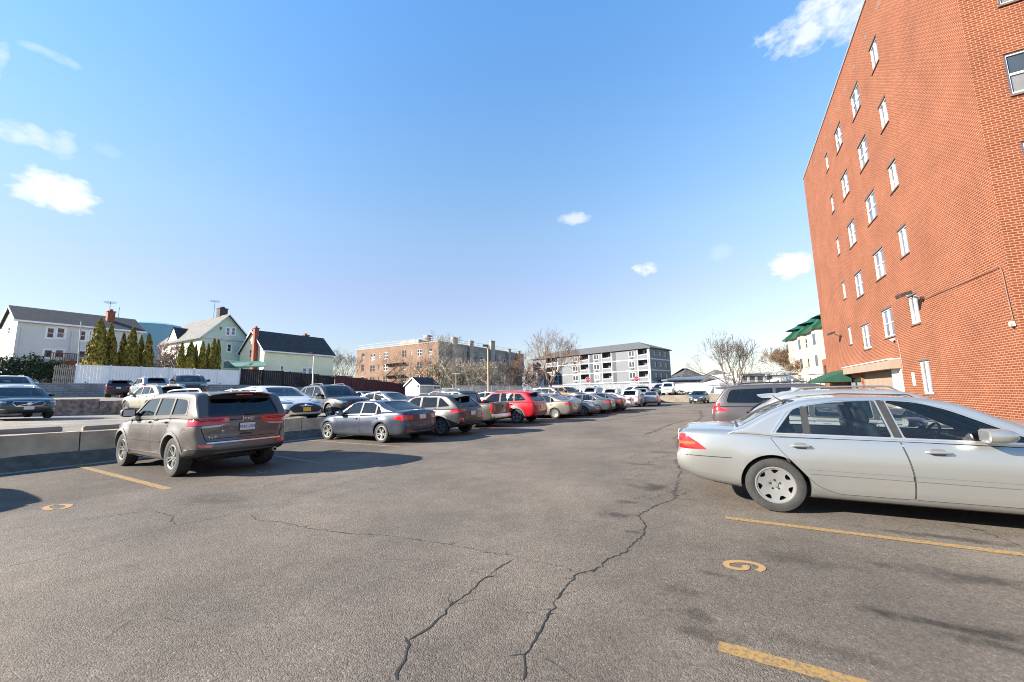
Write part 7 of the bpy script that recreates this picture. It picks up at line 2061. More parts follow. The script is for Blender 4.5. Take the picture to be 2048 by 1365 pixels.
shed_block('garage', 'small white peaked building below the motel', 1440, 1476, 767, 70, 8, P('garage_white', (.60, .60, .60), .7), P('garage_roof', (.35, .35, .36), .8), 1.5, cat='garage')
# garden shed
def garden_shed():
    a = at(840, 778, 66.0); zb = .9
    t = gable_house('garden_shed', 'small white garden shed with a dark roof beside the lot fence', a, 4.6, 3.4, zb, at(840, 772, 66)[2] + .1, at(832, 760, 66)[2] + .3, siding('shed_white', (.48, .48, .45), .2), SH_DARK, [((867, 780), (881, 773), (2, 1))], [((834, 776), (839, 770), (1, 1))], .2)
    t['category'] = 'shed'
garden_shed()
# ------------------------------------------------------------------ trees and plants
def grow_tree(mb, base, h, spread, seed, r0, levels=5, trunk=.25, up=.35, limbs=4, twig=.012, leaf=None, first=None, wig=.16, dens=1.0):
    rnd = random.Random(seed); tips = []
    def branch(p, d, L_, r, lv):
        n = 4 if lv < 3 else 3; pts = [p]; dd = d.normalized(); rs = [r]; r1 = max(twig, r * (.62 if lv else .78))
        for i in range(n):
            dd = (dd + Vector((rnd.gauss(0, wig), rnd.gauss(0, wig), rnd.gauss(0, wig) + up * (.10 if lv else .0)))).normalized()
            pts.append(pts[-1] + dd * L_ / n); rs.append(r + (r1 - r) * (i + 1) / n)
        mb.tube(pts, rs, 7 if lv == 0 else 5 if lv < 3 else 3, 0, caps=False)
        if lv >= levels: tips.append((pts[-1], dd)); return
        k = limbs if lv == 0 else (2 if rnd.random() < .62 * dens else 1) + (1 if lv in (1, 2) and rnd.random() < .7 * dens else 0)
        a0 = rnd.uniform(0, 6.28)
        for i in range(k):
            f = .55 + .45 * (i + 1) / k if lv else .70 + .30 * (i + 1) / k
            j = min(n, max(1, int(f * n + .5))); q_ = pts[j]
            az = a0 + 6.28 * i / k + rnd.uniform(-.5, .5); tilt = (spread if lv == 0 else .62) * rnd.uniform(.65, 1.25)
            ax = dd.cross(Vector((math.cos(az), math.sin(az), .1))).normalized()
            nd = (dd * math.cos(tilt) + ax * math.sin(tilt)); nd.z += up * .35; 
            branch(q_, nd, L_ * (rnd.uniform(.62, .86) if lv else rnd.uniform(.75, 1.05) * (1 - trunk) / trunk * .42), rs[j] * rnd.uniform(.55, .75), lv + 1)
        if lv: branch(pts[-1], dd, L_ * .68, r1, lv + 1)
    if first:
        for d in first: branch(Vector(base), Vector(d), h * trunk, r0 * .7, 1)
    else: branch(Vector(base), Vector((rnd.uniform(-.05, .05), rnd.uniform(-.05, .05), 1)), h * trunk, r0, 0)
    return tips
def fit_height(mb, h):
    z1 = max(p[2] for p in mb.v); s = h / z1; mb.v = [(x * s, y * s, z * s) for x, y, z in mb.v]; return s
M_BARK = P('grey_bark', (0.13, 0.105, 0.085), .95, noise=.3, nscale=6)
M_BARKB = P('brown_bark', (0.17, 0.115, 0.075), .95, noise=.3, nscale=6)
M_BARKL = P('pale_bark', (0.26, 0.22, 0.17), .95, noise=.3, nscale=6)
M_OAKLF = P('dry_oak_leaves', (0.26, 0.105, 0.038), .9, col2=(0.14, 0.06, 0.025), nscale=1.5)
def bare_tree(px, pbase, ptop, Y, label, seed, spread=.6, r0=.16, levels=5, bark=None, trunk=.27, limbs=5, up=.35, leaves=0, zb=None, cat='tree', name='bare_tree', first=None, group=None, wig=.16, twig=.012, dens=1.0, lean=None):
    b = at(px, pbase, Y); zt = at(px, ptop, Y)[2]
    if zb is None: zb = b[2]
    h = zt - zb; t = thing(name, label, cat, (b[0], b[1], zb), group=group)
    mb = MB(); tips = grow_tree(mb, (0, 0, 0), h, spread, seed, r0, levels, trunk, up, limbs, twig, first=first, wig=wig, dens=dens)
    s = fit_height(mb, h)
    link('branches' if first else 'trunk', mb, bark or M_BARK, t, 60)
    if leaves:
        rnd = random.Random(seed); lm = MB()
        cand = [(p * s, d) for p, d in tips if p.z * s < h * .62]
        for i in range(leaves):
            p, d = rnd.choice(cand); p = p + Vector((rnd.gauss(0, .22), rnd.gauss(0, .22), rnd.gauss(-.05, .18)))
            a = Vector((rnd.gauss(0, 1), rnd.gauss(0, 1), rnd.gauss(0, 1))).normalized(); c = a.cross(Vector((rnd.gauss(0, 1), rnd.gauss(0, 1), rnd.gauss(0, 1)))).normalized()
            w = rnd.uniform(.04, .085)
            lm.add([p - a * w, p + c * w * .6, p + a * w, p - c * w * .6], [(0, 1, 2, 3)])
        link('crown', lm, M_OAKLF, t)
    return t
bare_tree(1103, 800, 652, 62, 'bare oak with brown leaves clinging to its lower branches by the grey apartments', 7, .62, .22, 6, M_BARKB, .30, 7, .30, leaves=2600, zb=.2, wig=.15, twig=.013)
bare_tree(1470, 795, 652, 48, 'spreading bare tree with grey branches behind the mauve minivan', 21, .55, .12, 6, M_BARK, .22, 5, .28, zb=.3, first=[(-.35, .1, 1), (.32, -.1, 1), (.08, .3, 1), (-.1, -.3, 1), (.5, .2, .9)], wig=.13, twig=.012)
bare_tree(1590, 785, 678, 68, 'dense brown upright bare tree before the cream mansard building', 5, .36, .16, 7, M_BARKB, .22, 12, .6, zb=.9, wig=.13, twig=.022, dens=1.5)
bare_tree(1622, 785, 708, 60, 'brown bare bushy tree beside the dense upright one', 9, .5, .10, 7, M_BARKB, .2, 6, .4, zb=.9, first=[(-.4, .1, 1), (.4, -.1, 1), (.08, .4, 1), (-.1, -.4, 1), (.2, .2, 1.2)], twig=.018)
bare_tree(686, 785, 694, 95, 'thin bare tree to the right of the pale yellow house', 12, .6, .14, 6, M_BARK, .3, 6, .3, zb=1.5, twig=.016)
bare_tree(885, 785, 660, 84, 'tall slender bare tree at the corner of the brick apartments', 31, .32, .22, 6, M_BARKL, .40, 5, .6, zb=.8, twig=.016)
bare_tree(726, 785, 712, 86, 'crooked bare tree at the left end of the brick apartments', 33, .7, .22, 5, M_BARKB, .24, 4, .3, zb=1.0, twig=.018, wig=.26)
bare_tree(818, 785, 695, 82, 'two stemmed bare tree before the salmon brick wall', 36, .6, .24, 6, M_BARKB, .30, 4, .3, zb=1.0, first=[(-.55, .1, 1), (.30, -.05, 1)], twig=.016, wig=.2)
bare_tree(850, 785, 705, 80, 'curving bare tree left of the apartment corner', 38, .6, .2, 5, M_BARKB, .34, 4, .35, zb=1.0, first=[(.25, .1, 1), (-.1, -.05, 1)], twig=.018, wig=.25)
for i, (px, pt, Y, bark, nm) in enumerate(((908, 708, 74, M_BARKL, 'pale tangled bare shrub just right of the apartment corner'), (938, 715, 72, M_BARKL, 'pale brushy shrub before the grey apartment wall'), (962, 712, 76, M_BARKL, 'light tan bare shrub left of the tall lamp post'), (1003, 712, 84, M_BARK, 'grey leafless thicket right of the tall lamp post'), (1030, 722, 86, M_BARK, 'dark leafless thicket at the far end of the brick apartments'), (893, 722, 76, P('ivy_bark', (.10, .10, .05), .95, noise=.3, nscale=4), 'ivy covered stub tree under the apartment corner'))):
    bare_tree(px, 784, pt, Y, nm, 50 + i, .7, .10, 5, bark, .2, 6, .25, zb=.8, name='bare_shrub', cat='shrub', first=[(-.5, .1, 1), (.5, -.1, .9), (.1, .5, 1), (-.1, -.5, .8), (.2, .1, 1.2), (-.7, .2, .6), (.75, .1, .55)], twig=.02, wig=.22)
M_PINKT = P('pink_twigs', (0.30, 0.20, 0.19), .95, noise=.25, nscale=5)
bare_tree(318, 760, 684, 50, 'pinkish bare ornamental tree between the two rows of arborvitae', 71, .7, .10, 6, M_PINKT, .2, 6, .25, zb=z_top(12), first=[(-.5, .1, 1), (.5, -.1, .9), (.1, .5, 1), (-.1, -.5, .8)], twig=.016, wig=.2)
bare_tree(362, 765, 704, 52, 'pale leafless shrub in front of the right arborvitae', 72, .7, .06, 6, M_BARKL, .2, 6, .25, zb=z_top(16), name='bare_shrub', cat='shrub', first=[(-.5, .1, 1), (.5, -.1, .9), (.1, .5, 1), (-.1, -.5, .8)], twig=.014, wig=.2)
bare_tree(283, 765, 712, 49, 'small pale twiggy shrub against the left arborvitae', 73, .7, .05, 5, M_BARKL, .2, 5, .25, zb=z_top(10), name='bare_shrub', cat='shrub', first=[(-.5, .1, 1), (.5, -.1, .9), (.1, .5, 1)], twig=.014, wig=.2)
for i, px in enumerate((1075, 1050)):
    bare_tree(px, 785, 735, 88, ('thin bare sapling left of the oak', 'thin bare sapling beside the end of the brick apartments')[i], 80 + i, .6, .08, 5, M_BARK, .35, 4, .3, zb=.5, twig=.025)

M_ARB = bpy.data.materials.new('arborvitae_leaves'); M_ARB.use_nodes = True
def leaf_mat(m, c1, c2):
    nt = m.node_tree; b = nt.nodes['Principled BSDF']; b.inputs['Roughness'].default_value = .75; b.inputs['Specular IOR Level'].default_value = .3
    tc = nt.nodes.new('ShaderNodeTexCoord'); n = nt.nodes.new('ShaderNodeTexNoise'); n.inputs['Scale'].default_value = 5; n.inputs['Detail'].default_value = 5
    nt.links.new(tc.outputs['Object'], n.inputs['Vector']); r = nt.nodes.new('ShaderNodeValToRGB'); r.color_ramp.elements[0].position = .38; r.color_ramp.elements[1].position = .62
    r.color_ramp.elements[0].color = (*c1, 1); r.color_ramp.elements[1].color = (*c2, 1); nt.links.new(n.outputs['Fac'], r.inputs[0]); nt.links.new(r.outputs[0], b.inputs['Base Color'])
leaf_mat(M_ARB, (0.045, 0.055, 0.012), (0.36, 0.28, 0.045))
def arb_mesh(seed, h=5.0, w=.95):
    rnd = random.Random(seed); mb = MB()
    for i in range(5200):
        f = rnd.random() ** .8; z = .15 + (h - .15) * f
        rr = w * (1 - f) ** .62 * (.90 + .10 * math.sin(f * 23 + seed)) * min(1, .75 + f * 2.2) * math.sqrt(rnd.uniform(.55, 1.0)); a = rnd.uniform(0, 6.283)
        rr *= 1 + .12 * math.sin(a * 3 + seed + f * 4)
        p = Vector((rr * math.cos(a), rr * math.sin(a), z))
        o = Vector((math.cos(a), math.sin(a), .6)) + Vector((rnd.gauss(0, .45), rnd.gauss(0, .45), rnd.gauss(0, .3))); o.normalize()
        u = Vector((rnd.gauss(0, .3), rnd.gauss(0, .3), 1)).normalized(); s = o.cross(u).normalized(); l = rnd.uniform(.10, .24); ww = rnd.uniform(.035, .07)
        mb.add([p - s * ww, p + u * l * .5 + o * .03, p + s * ww, p - u * l * .45], [(0, 2, 1), (0, 3, 2)])
    for i in range(8):
        mb.tube([(rnd.uniform(-.15, .15), rnd.uniform(-.15, .15), 0), (rnd.uniform(-.3, .3) * w, rnd.uniform(-.3, .3) * w, h * rnd.uniform(.4, .7))], [.05, .02], 4)
    return mb
ARB = [arb_mesh(1).mesh('arborvitae'), arb_mesh(2, 5.0, .8).mesh('arborvitae')]
for m in ARB: m.materials.append(M_ARB)
def behind(px, d, z):
    p = np.array(sd(0, d)); r_ = ray(px, 745); k = r_[0] / r_[1]     # column of the picture meets the line d
    t = (k * p[1] - p[0]) / (UU[0] - k * UU[1]); q_ = p + UU * t
    return q_[0], q_[1], t
rowA = [(190, 640, 1.25, 'tallest arborvitae with a sunlit golden side, first in its row'), (213, 648, .9, 'second arborvitae from the left, partly behind the tallest'), (222, 676, .75, 'low arborvitae in front of the second tall one'), (240, 667, .8, 'arborvitae in the middle of the left row'), (258, 655, 1.0, 'tall arborvitae right of the middle one in the left row'), (276, 672, .75, 'slim arborvitae near the right end of the left row'), (291, 668, .85, 'last arborvitae on the right of the left row')]
rowB = [(360, 686, .8, 'first arborvitae of the right row, behind the pale shrub'), (378, 684, .95, 'broad arborvitae second in the right row'), (388, 690, .7, 'narrow arborvitae behind the broad one in the right row'), (402, 684, .75, 'middle arborvitae of the right row'), (413, 688, .75, 'arborvitae just right of the middle of the right row'), (424, 678, .8, 'slender tall arborvitae before the mint green wall'), (432, 679, .85, 'last arborvitae of the right row beside the porch')]
for i, (px, py, w, lab) in enumerate(rowA + rowB):
    x, y, s_ = behind(px, 44.6 + .5 * (i % 2), 0); zb = z_top(s_); zt = at(px + (745 - py) * .12 * 0, py, y)[2]; h = zt - zb
    o = bpy.data.objects.new('arborvitae', ARB[i % 2]); COL.objects.link(o)
    o.location = (x, y, zb); o.scale = (w * 1.12, w * 1.12, h / 5.0); o.rotation_euler = (0, 0, i * 1.3)
    tag(o, lab, 'arborvitae', 'arborvitae rows along the white fence')
# hedge at far left
M_HEDGE = bpy.data.materials.new('laurel_leaves'); M_HEDGE.use_nodes = True; leaf_mat(M_HEDGE, (0.010, 0.020, 0.010), (0.035, 0.055, 0.020))
def hedge():
    a = at(44, 768, 40.5); rnd = random.Random(4); mb = MB()
    zb = z_top(5)
    for i in range(9000):
        u = rnd.uniform(-4.2, 3.2); 
        f = rnd.random(); hh = 3.6 - .13 * (u - .2) ** 2 + .25 * math.sin(u * 3.1) + rnd.gauss(0, .12)
        th = rnd.uniform(-.4, 3.5); rr = math.sqrt(rnd.uniform(.6, 1))
        p = Vector((u, -1.2 * rr * math.cos(th), hh * (.35 + .65 * rr * max(0, math.sin(th))) * rnd.uniform(.7, 1.0) if math.sin(th) > 0 else hh * rnd.uniform(.05, .5)))
        o = Vector((rnd.gauss(0, .6), -1 + rnd.gauss(0, .6), .7 + rnd.gauss(0, .6))).normalized(); t_ = o.cross(Vector((rnd.gauss(0, 1), rnd.gauss(0, 1), rnd.gauss(0, 1)))).normalized(); b = o.cross(t_); l = rnd.uniform(.08, .15); w = l * .5
        mb.add([p - t_ * l, p + b * w, p + t_ * l, p - b * w], [(0, 1, 2, 3)])
    o = link('hedge', mb, M_HEDGE); o.location = (a[0], a[1], zb - .3); o.rotation_euler = (0, 0, R(35)); tag(o, 'dark green laurel hedge at far left beside the picket fence', 'hedge')
hedge()
# brown deck behind the hedge
a = at(100, 722, 47.0); t = thing('deck_railing', 'reddish brown wooden deck railing below the row house windows', 'railing', (a[0], a[1], z_top(5)))
M_DECK = P('cedar_deck', (0.22, 0.075, 0.035), .85, noise=.25, nscale=4); h0 = at(100, 706, 47)[2] - z_top(5); L_ = 6.2
for i in range(33):
    p = UU * (L_ * i / 32); mb = MB(); mb.box((p[0], p[1], h0 - .5), (.10, .05, 1.0 + (.2 if i % 8 == 0 else 0)), 0, -PHI); link('baluster', mb, M_DECK, t)
for z in (h0 - .95, h0): mb = MB(); p = UU * L_ / 2; mb.box((p[0], p[1], z), (L_, .10, .10), 0, math.pi / 2 - PHI); link('rail', mb, M_DECK, t)
mb = MB(); p = UU * L_ / 2; mb.box((p[0], p[1], (h0 - 1.0) / 2), (L_, .12, h0 - 1.05), 0, math.pi / 2 - PHI); link('skirting', mb, M_DECK, t)

# ------------------------------------------------------------------ poles, signs, fences, umbrellas
M_POLE = P('tan_pole', (0.32, 0.25, 0.17), .5, noise=.1, nscale=2); M_POLEG = P('grey_pole', (0.34, 0.34, 0.33), .5, .3)
def lamp_post(px, ptop, Y, label, rad, mat, zb, arm=.35, side=-1):
    z = at(px, ptop, Y)[2]; p = at(px, 770, Y); p2 = at(px, ptop, Y); x, y = p2[0], p2[1]
    t = thing('lamp_post', label, 'lamp post', (x, y, zb)); h = z - zb; mb = MB()
    mb.tube([(0, 0, 0), (0, 0, .06)], rad * 2.4, 12); mb.tube([(0, 0, .06), (0, 0, h)], [rad * 1.2, rad * .9], 12); link('pole', mb, mat, t, 40)
    mb = MB(); mb.tube([(0, 0, h - .08), (side * arm, -.02, h + .06)], rad * .6, 8); link('arm', mb, mat, t)
    mb = MB(); mb.prism(roundpoly([(-.30, -.17), (.30, -.17), (.22, .17), (-.22, .17)], .06), ((side * (arm + .1), 0, h + .10), (1, 0, 0), (0, 1, 0), (0, 0, 1)), -.08, .10); link('lamp_head', mb, M_BRONZE, t)
    return t
lamp_post(976, 694, 38.0, 'tall tan lamp post with a dark shoebox head behind the red suv', .085, M_TAN2 if False else M_POLE, z_terrace(-2, 38), .12)
lamp_post(628, 709, 47.0, 'slim pale lamp post before the pale yellow house', .07, P('pale_pole', (.55, .52, .46), .5), z_t2(26, 40), .3)
p = at(157, 740, 44.6); z1 = at(162, 645, 44.6); mb = MB(); mb.tube([(0, 0, 0), (z1[0] - p[0], 0, z1[2] - z_top(6))], [.06, .05], 8); mb.lathe([(.001, 0), (.08, .05), (.001, .12)], 8, c=(z1[0] - p[0], 0, z1[2] - z_top(6)))
o = link('flagpole', mb, M_POLEG, smooth=40); o.location = (p[0], p[1], z_top(6)); tag(o, 'bare slim grey pole in front of the row house', 'pole')
M_SIGNR = P('stop_red', (0.46, 0.035, 0.05), .5); M_SIGNW = P('sign_white', (.78, .78, .78), .5); M_POST = P('sign_post', (.30, .30, .29), .6, .3)
def stop_sign(px, py, Y, label):
    c = at(px, py, Y); t = thing('stop_sign', label, 'road sign', (c[0], c[1], .3)); hh = c[2] - .3; r = .42
    mb = MB(); mb.tube([(0, .05, 0), (0, .05, hh + .3)], .035, 6); link('post', mb, M_POST, t)
    oc = [(r * math.cos(R(22.5 + 45 * k)), r * math.sin(R(22.5 + 45 * k))) for k in range(8)]
    A = ((0, 0, hh), (1, 0, 0), (0, 0, 1), (0, -1, 0)); mb = MB(); mb.prism(oc, A, -.012, .0); f = link('sign_face', mb, M_SIGNW, t)
    mb = MB(); mb.prism([(x * .92, y * .92) for x, y in oc], A, .001, .004); link('red_field', mb, M_SIGNR, f)
    mb = MB(); text_into(mb, 'STOP', .32, (0, -.006, hh - .0), (1, 0, 0), (0, 0, 1), (0, -1, 0), 0, .85, .002); link('sign_lettering', mb, M_SIGNW, f)
stop_sign(1176, 760, 58.0, 'red stop sign left of the other, before the balconies of the grey block')
stop_sign(1273, 758, 60.0, 'red stop sign nearer the right corner of the grey block')
p = at(1188, 765, 52.0); t = thing('sign_post', 'wooden post with a dark box near the left stop sign', 'post', (p[0], p[1], .3)); mb = MB(); mb.box((0, 0, .95), (.14, .14, 1.9)); link('post', mb, M_CONC, t); mb = MB(); mb.box((.16, 0, 1.6), (.2, .2, .8)); link('box', mb, M_DARK, t)
p = at(912, 750, 66.0); t = thing('street_sign', 'thin grey post with a small cross sign among the shrubs', 'road sign', (p[0], p[1], .6)); mb = MB(); mb.tube([(0, 0, 0), (0, 0, p[2] - .4)], .05, 6); link('post', mb, M_POLEG, t); mb = MB(); mb.box((0, 0, p[2] - .4), (1.3, .04, .2)); link('sign_face', mb, M_POLEG, t)
# chain link
M_WIRE = P('galvanised_wire', (0.42, 0.43, 0.44), .45, .6)
def chain_fence(p0, p1, z0, z1, h, label, pitch=3.0, mesh_=.16, wire=.012):
    p0 = np.array(p0[:2]); p1 = np.array(p1[:2]); L_ = float(np.linalg.norm(p1 - p0)); d = (p1 - p0) / L_
    t = thing('chain_link_fence', label, 'fence', (p0[0], p0[1], z0)); n = max(1, int(L_ / pitch)); zz = lambda u: (z1 - z0) * u / L_
    for i in range(n + 1):
        u = L_ * i / n; mb = MB(); mb.tube([(d[0] * u, d[1] * u, zz(u)), (d[0] * u, d[1] * u, zz(u) + h + .04)], .045, 6); mb.lathe([(.05, 0), (.001, .06)], 6, c=(d[0] * u, d[1] * u, zz(u) + h + .04)); link('post', mb, M_WIRE, t)
    for hh in (h, .08): mb = MB(); mb.tube([(0, 0, hh), (d[0] * L_, d[1] * L_, zz(L_) + hh)], .032, 6); link('rail', mb, M_WIRE, t)
    mb = MB(); k = int(L_ / mesh_)
    for sg in (1, -1):
        for i in range(-int(h / mesh_), k):
            u0 = i * mesh_; u1 = u0 + h
            a0, a1 = max(0, u0), min(L_, u1)
            if a1 <= a0: continue
            f = lambda u: (u - u0) if sg > 0 else h - (u - u0)
            mb.tube([(d[0] * a0, d[1] * a0, zz(a0) + f(a0)), (d[0] * a1, d[1] * a1, zz(a1) + f(a1))], wire, 3, caps=False)
    link('wire_mesh', mb, M_WIRE, t)
    return t
a = at(906, 780, 58); b = at(1052, 780, 66); chain_fence(a, b, .55, .4, at(1000, 772, 62)[2] - .45, 'chain link fence behind the parked cars before the shrubs')
a = at(1056, 790, 66); b = at(1330, 790, 70); chain_fence(a, b, .2, .6, at(1200, 769, 68)[2] - .4, 'chain link fence in front of the grey balcony block', 4.0, .3, .012)
a = at(1332, 785, 66); b = at(1545, 785, 58); chain_fence(a, b, .86, .86, at(1440, 764, 62)[2] - .86, 'chain link fence on top of the far concrete wall', 4.0, .3, .012)
def low_wall(p0, p1, z0, z1, label, mat, th=.2, name='white_wall', cat='wall'):
    p0 = np.array(p0[:2]); p1 = np.array(p1[:2]); d = p1 - p0; L_ = float(np.linalg.norm(d)); d /= L_; mb = MB(); k = max(1, int(L_ / 2.4))
    for i in range(k):
        a = p0 + d * (L_ * i / k + .02); b = p0 + d * (L_ * (i + 1) / k - .02); c = (a + b) / 2
        mb.box((c[0], c[1], (z0 + z1) / 2), (float(np.linalg.norm(b - a)), th, z1 - z0), 0, math.atan2(d[1], d[0]))
    c = (p0 + p1) / 2; mb.box((c[0], c[1], (z0 + z1) / 2 - .05), (L_, th * .5, z1 - z0 - .1), 0, math.atan2(d[1], d[0]))
    return tag(link(name, mb, mat), label, cat)
a = at(1098, 780, 76); b = at(1345, 780, 78); low_wall(a, b, .2, at(1230, 768.5, 77)[2], 'long white wall below the grey balcony block', M_VINYL)
a = at(1345, 780, 74); b = at(1418, 780, 72); low_wall(a, b, .86, at(1380, 767.5, 73)[2], 'white vinyl fence below the dark blue store', M_VINYL, name='white_fence', cat='fence')
a = at(884, 792, 60); b = at(908, 792, 60.5); low_wall(a, b, .4, at(896, 776, 60)[2], 'short white fence beside the garden shed', M_VINYL, name='white_fence', cat='fence')
a = at(1060, 782, 90); b = at(1072, 782, 91); low_wall(a, b, 0, at(1066, 745, 90)[2], 'pale blue end wall between the two apartment blocks', P('pale_blue_wall', (.34, .38, .44), .7), 6, 'annex', 'building')
# brush heap
mb = MB(); r_ = random.Random(3); c = at(1362, 784, 62)
for i in range(260):
    x, y = r_.gauss(0, 1.1), r_.gauss(0, .5); h = max(.05, .75 - .3 * abs(x)) * r_.random(); a = r_.uniform(0, 3.1); l = r_.uniform(.15, .4)
    mb.tube([(x - l * math.cos(a), y - l * math.sin(a), h), (x + l * math.cos(a), y + l * math.sin(a), h + r_.uniform(-.1, .1))], .02, 3)
o = link('brush_heap', mb, M_BARK); o.location = (c[0], c[1], .88); struct(o, 'low heap of dark brush below the white fence', 'brush heap', 'stuff')
# umbrellas and white balustrade by the hotel
M_CANV = P('white_canvas', (0.45, 0.43, 0.39), .85)
def umbrella(px, ptip, prim, Y, w, label):
    c = at(px, ptip, Y); zr = at(px, prim, Y)[2]; t = thing('patio_umbrella', label, 'umbrella', (c[0], c[1], .9)); h = c[2] - .9; dz = c[2] - zr
    mb = MB(); mb.tube([(0, 0, 0), (0, 0, h)], .03, 8); link('pole', mb, M_VINYLG, t)
    rows = [[(w * f * math.cos(2 * math.pi * k / 16) * (1 if k % 2 == 0 else .96), w * f * math.sin(2 * math.pi * k / 16) * (1 if k % 2 == 0 else .96), h - dz * f ** 1.25 - (0 if k % 2 == 0 else .02)) for k in range(16)] for f in (.02, .3, .65, 1.0)]
    rows.append([(x, y, z - .18) for x, y, z in rows[-1]]); mb = MB(); mb.loft(rows, 0, True, False); link('canopy', mb, M_CANV, t)
umbrella(1562, 741, 748, 52, 1.9, 'white patio umbrella left of the dense brown tree')
umbrella(1628, 738, 746, 46, 1.55, 'white patio umbrella nearest the brick building')
umbrella(1577, 751, 761, 50, 1.1, 'pointed white canopy below the dense brown tree')
umbrella(1553, 756, 764, 55, 1.6, 'low white patio umbrella at the left of the group')
a = at(1540, 778, 48); b = at(1640, 776, 42); d = np.array([b[0] - a[0], b[1] - a[1]]); L_ = float(np.linalg.norm(d)); d /= L_
t = thing('white_balustrade', 'white balustrade with square posts below the umbrellas', 'balustrade', (a[0], a[1], 0.0)); zt = at(1590, 768, 45)[2]
for i in range(9):
    u = L_ * i / 8; mb = MB(); hh = zt + (.55 if i % 2 == 0 else 0); mb.box((d[0] * u, d[1] * u, hh / 2), (.16, .16, hh), 0, math.atan2(d[1], d[0])); link('post', mb, M_VINYLG, t)
for z in (zt - .1, zt - .8): mb = MB(); mb.box((d[0] * L_ / 2, d[1] * L_ / 2, z), (L_, .07, .09), 0, math.atan2(d[1], d[0])); link('rail', mb, M_VINYLG, t)
for i in range(60):
    u = L_ * (i + .5) / 60; mb = MB(); mb.box((d[0] * u, d[1] * u, zt - .45), (.04, .04, .66), 0, math.atan2(d[1], d[0])); link('baluster', mb, M_VINYLG, t)
# ------------------------------------------------------------------ cars
random.seed(5)
NV = (-VV[0], -VV[1]); PV = (VV[0], VV[1])
def turn(h, deg):
    a = R(deg); return (h[0] * math.cos(a) - h[1] * math.sin(a), h[0] * math.sin(a) + h[1] * math.cos(a))
# near cars
LUX = build_car(lux_spec(), PT_LUX, 'sedan', 'pale silver sedan with seven hole wheels filling the right foreground', 'car')
p = on(1555, 1022); place(LUX, p[0], p[1], (.887, -.461), 0, (1.16, -.80))
JEEP = build_car(jeep_spec(), PT_JEEP, 'suv', 'dusty grey brown suv with black roof glass, plate KMZ-2905', 'car')
p = on(348, 953); place(JEEP, p[0], p[1], (-.857, .515), 0, (.97, .87))
BMW = build_car(bmw_spec(), PT_BMW, 'sedan', 'slate blue grey sedan parked nose to the barrier right of the brown suv', 'car')
p = on(765, 886); place(BMW, p[0], p[1], turn(NV, 1), 0, (1.05, .80))
SUB = build_car(subaru_spec(), PT_SUB, 'crossover', 'graphite hatchback crossover with grey cladding next to the slate blue sedan', 'car')
p = on(883, 872); place(SUB, p[0], p[1], turn(NV, 2), 0, (.90, .80))
PICK = build_car(pickup_spec(), PT_PICK, 'pickup_truck', 'olive grey pickup truck with closed tailgate before the red suv', 'truck')
p = on(966, 856.5)[:2] + VV * .55; place(PICK, p[0], p[1], turn(NV, 3), 0, (.05, .90))
RED = build_car(midsuv_spec(), PT_RED, 'suv', 'bright red suv in the row of parked cars', 'car')
p = on(1035, 847.3); place(RED, p[0], p[1], turn(NV, 2), 0, (1.02, .84))
COR = build_car(compact_spec(), PT_BEIGE, 'sedan', 'beige silver compact sedan with white hubcaps right of the red suv', 'car')
p = on(1111, 838); place(COR, p[0], p[1], turn(NV, 2), 0, (1.02, .78))
SON = build_car(sonata_spec(), PT_WHITE, 'sedan', 'white sedan with a wide dark grille and gold plate facing the barrier', 'car')
WAG = build_car(wagon_spec(), PT_TEAL, 'wagon', 'dark teal wagon with a diagonal grille bar facing the camera at left', 'car')
VAN = build_car(van_spec(), PT_VAN, 'minivan', 'mauve grey minivan parked beyond the silver suv at right', 'car')
def put(o, px, Y, h, z=None, ref=(0, 0), py=None):
    """at the distance Y under the pixel column px"""
    p = at(px, 790, Y); zz = (z_terrace(p[0], p[1]) if z is None else z)
    return place(o, p[0], p[1], h, zz, ref)
LSON, LWAG = 4.90, 4.76
put(SON, 614, 16.5, turn(PV, -2), .585, (LSON * 1.07, 0)); SON.scale = (1.07, 1.07, 1.07)
put(WAG, 61, 17.6, turn(PV, 3), .86, (LWAG, 0))
put(VAN, 1426, 13.2, turn(PV, 0), 0, (0.05, -.6)); VAN.scale = (1, 1, .97)
SIL = another(SUB, PT_SILVER, 'suv', 'silver suv with roof rails and rear spoiler behind the pale sedan', 'car')
put(SIL, 1512, 8.6, turn(PV, 0), -.0, (.28, 0)); SIL.scale = (1.05, 1.03, .955)
# off to the left, throwing the shadow at the left edge
x = another(RED, PT_CHAR, 'suv', 'charcoal suv just outside the left edge, seen by its shadow', 'car'); place(x, -10.7, 4.85, turn(NV, 0), 0, (0, 0))
# nose-in row on the raised lot
QX = another(SUB, PT_CHAR, 'crossover', 'dark charcoal crossover with chrome roof rails right of the white sedan', 'car'); put(QX, 716, 19.6, turn(PV, -8), .50, (4.46 * 1.08, 0)); QX.scale = (1.08, 1.08, 1.08)
x = another(COR, PT_WHITE, 'sedan', 'white car roof showing between the white sedan and the charcoal crossover', 'car'); put(x, 600, 27, turn(PV, 0), .62, (4.5, 0))
MB1 = another(BMW, PT_SILVER, 'coupe', 'sleek silver car with a red tail lamp behind the slate blue sedan', 'car'); put(MB1, 832, 22.6, turn(PV, 3), .40, (4.5, 0))
x = another(COR, PT_SILVER, 'sedan', 'silver sedan standing before the maroon fence', 'car'); put(x, 772, 33, turn(PV, 6), .55, (4.5, 0))
x = another(COR, PT_WHITE, 'sedan', 'white sedan partly hidden behind the silver sedan by the maroon fence', 'car'); put(x, 800, 38, turn(PV, 6), .55, (4.5, 0))
x = another(RED, PT_CHAR, 'suv', 'dark suv seen over the graphite crossover', 'car'); put(x, 940, 26.5, turn(NV, 0), .22, (0, 0)); 
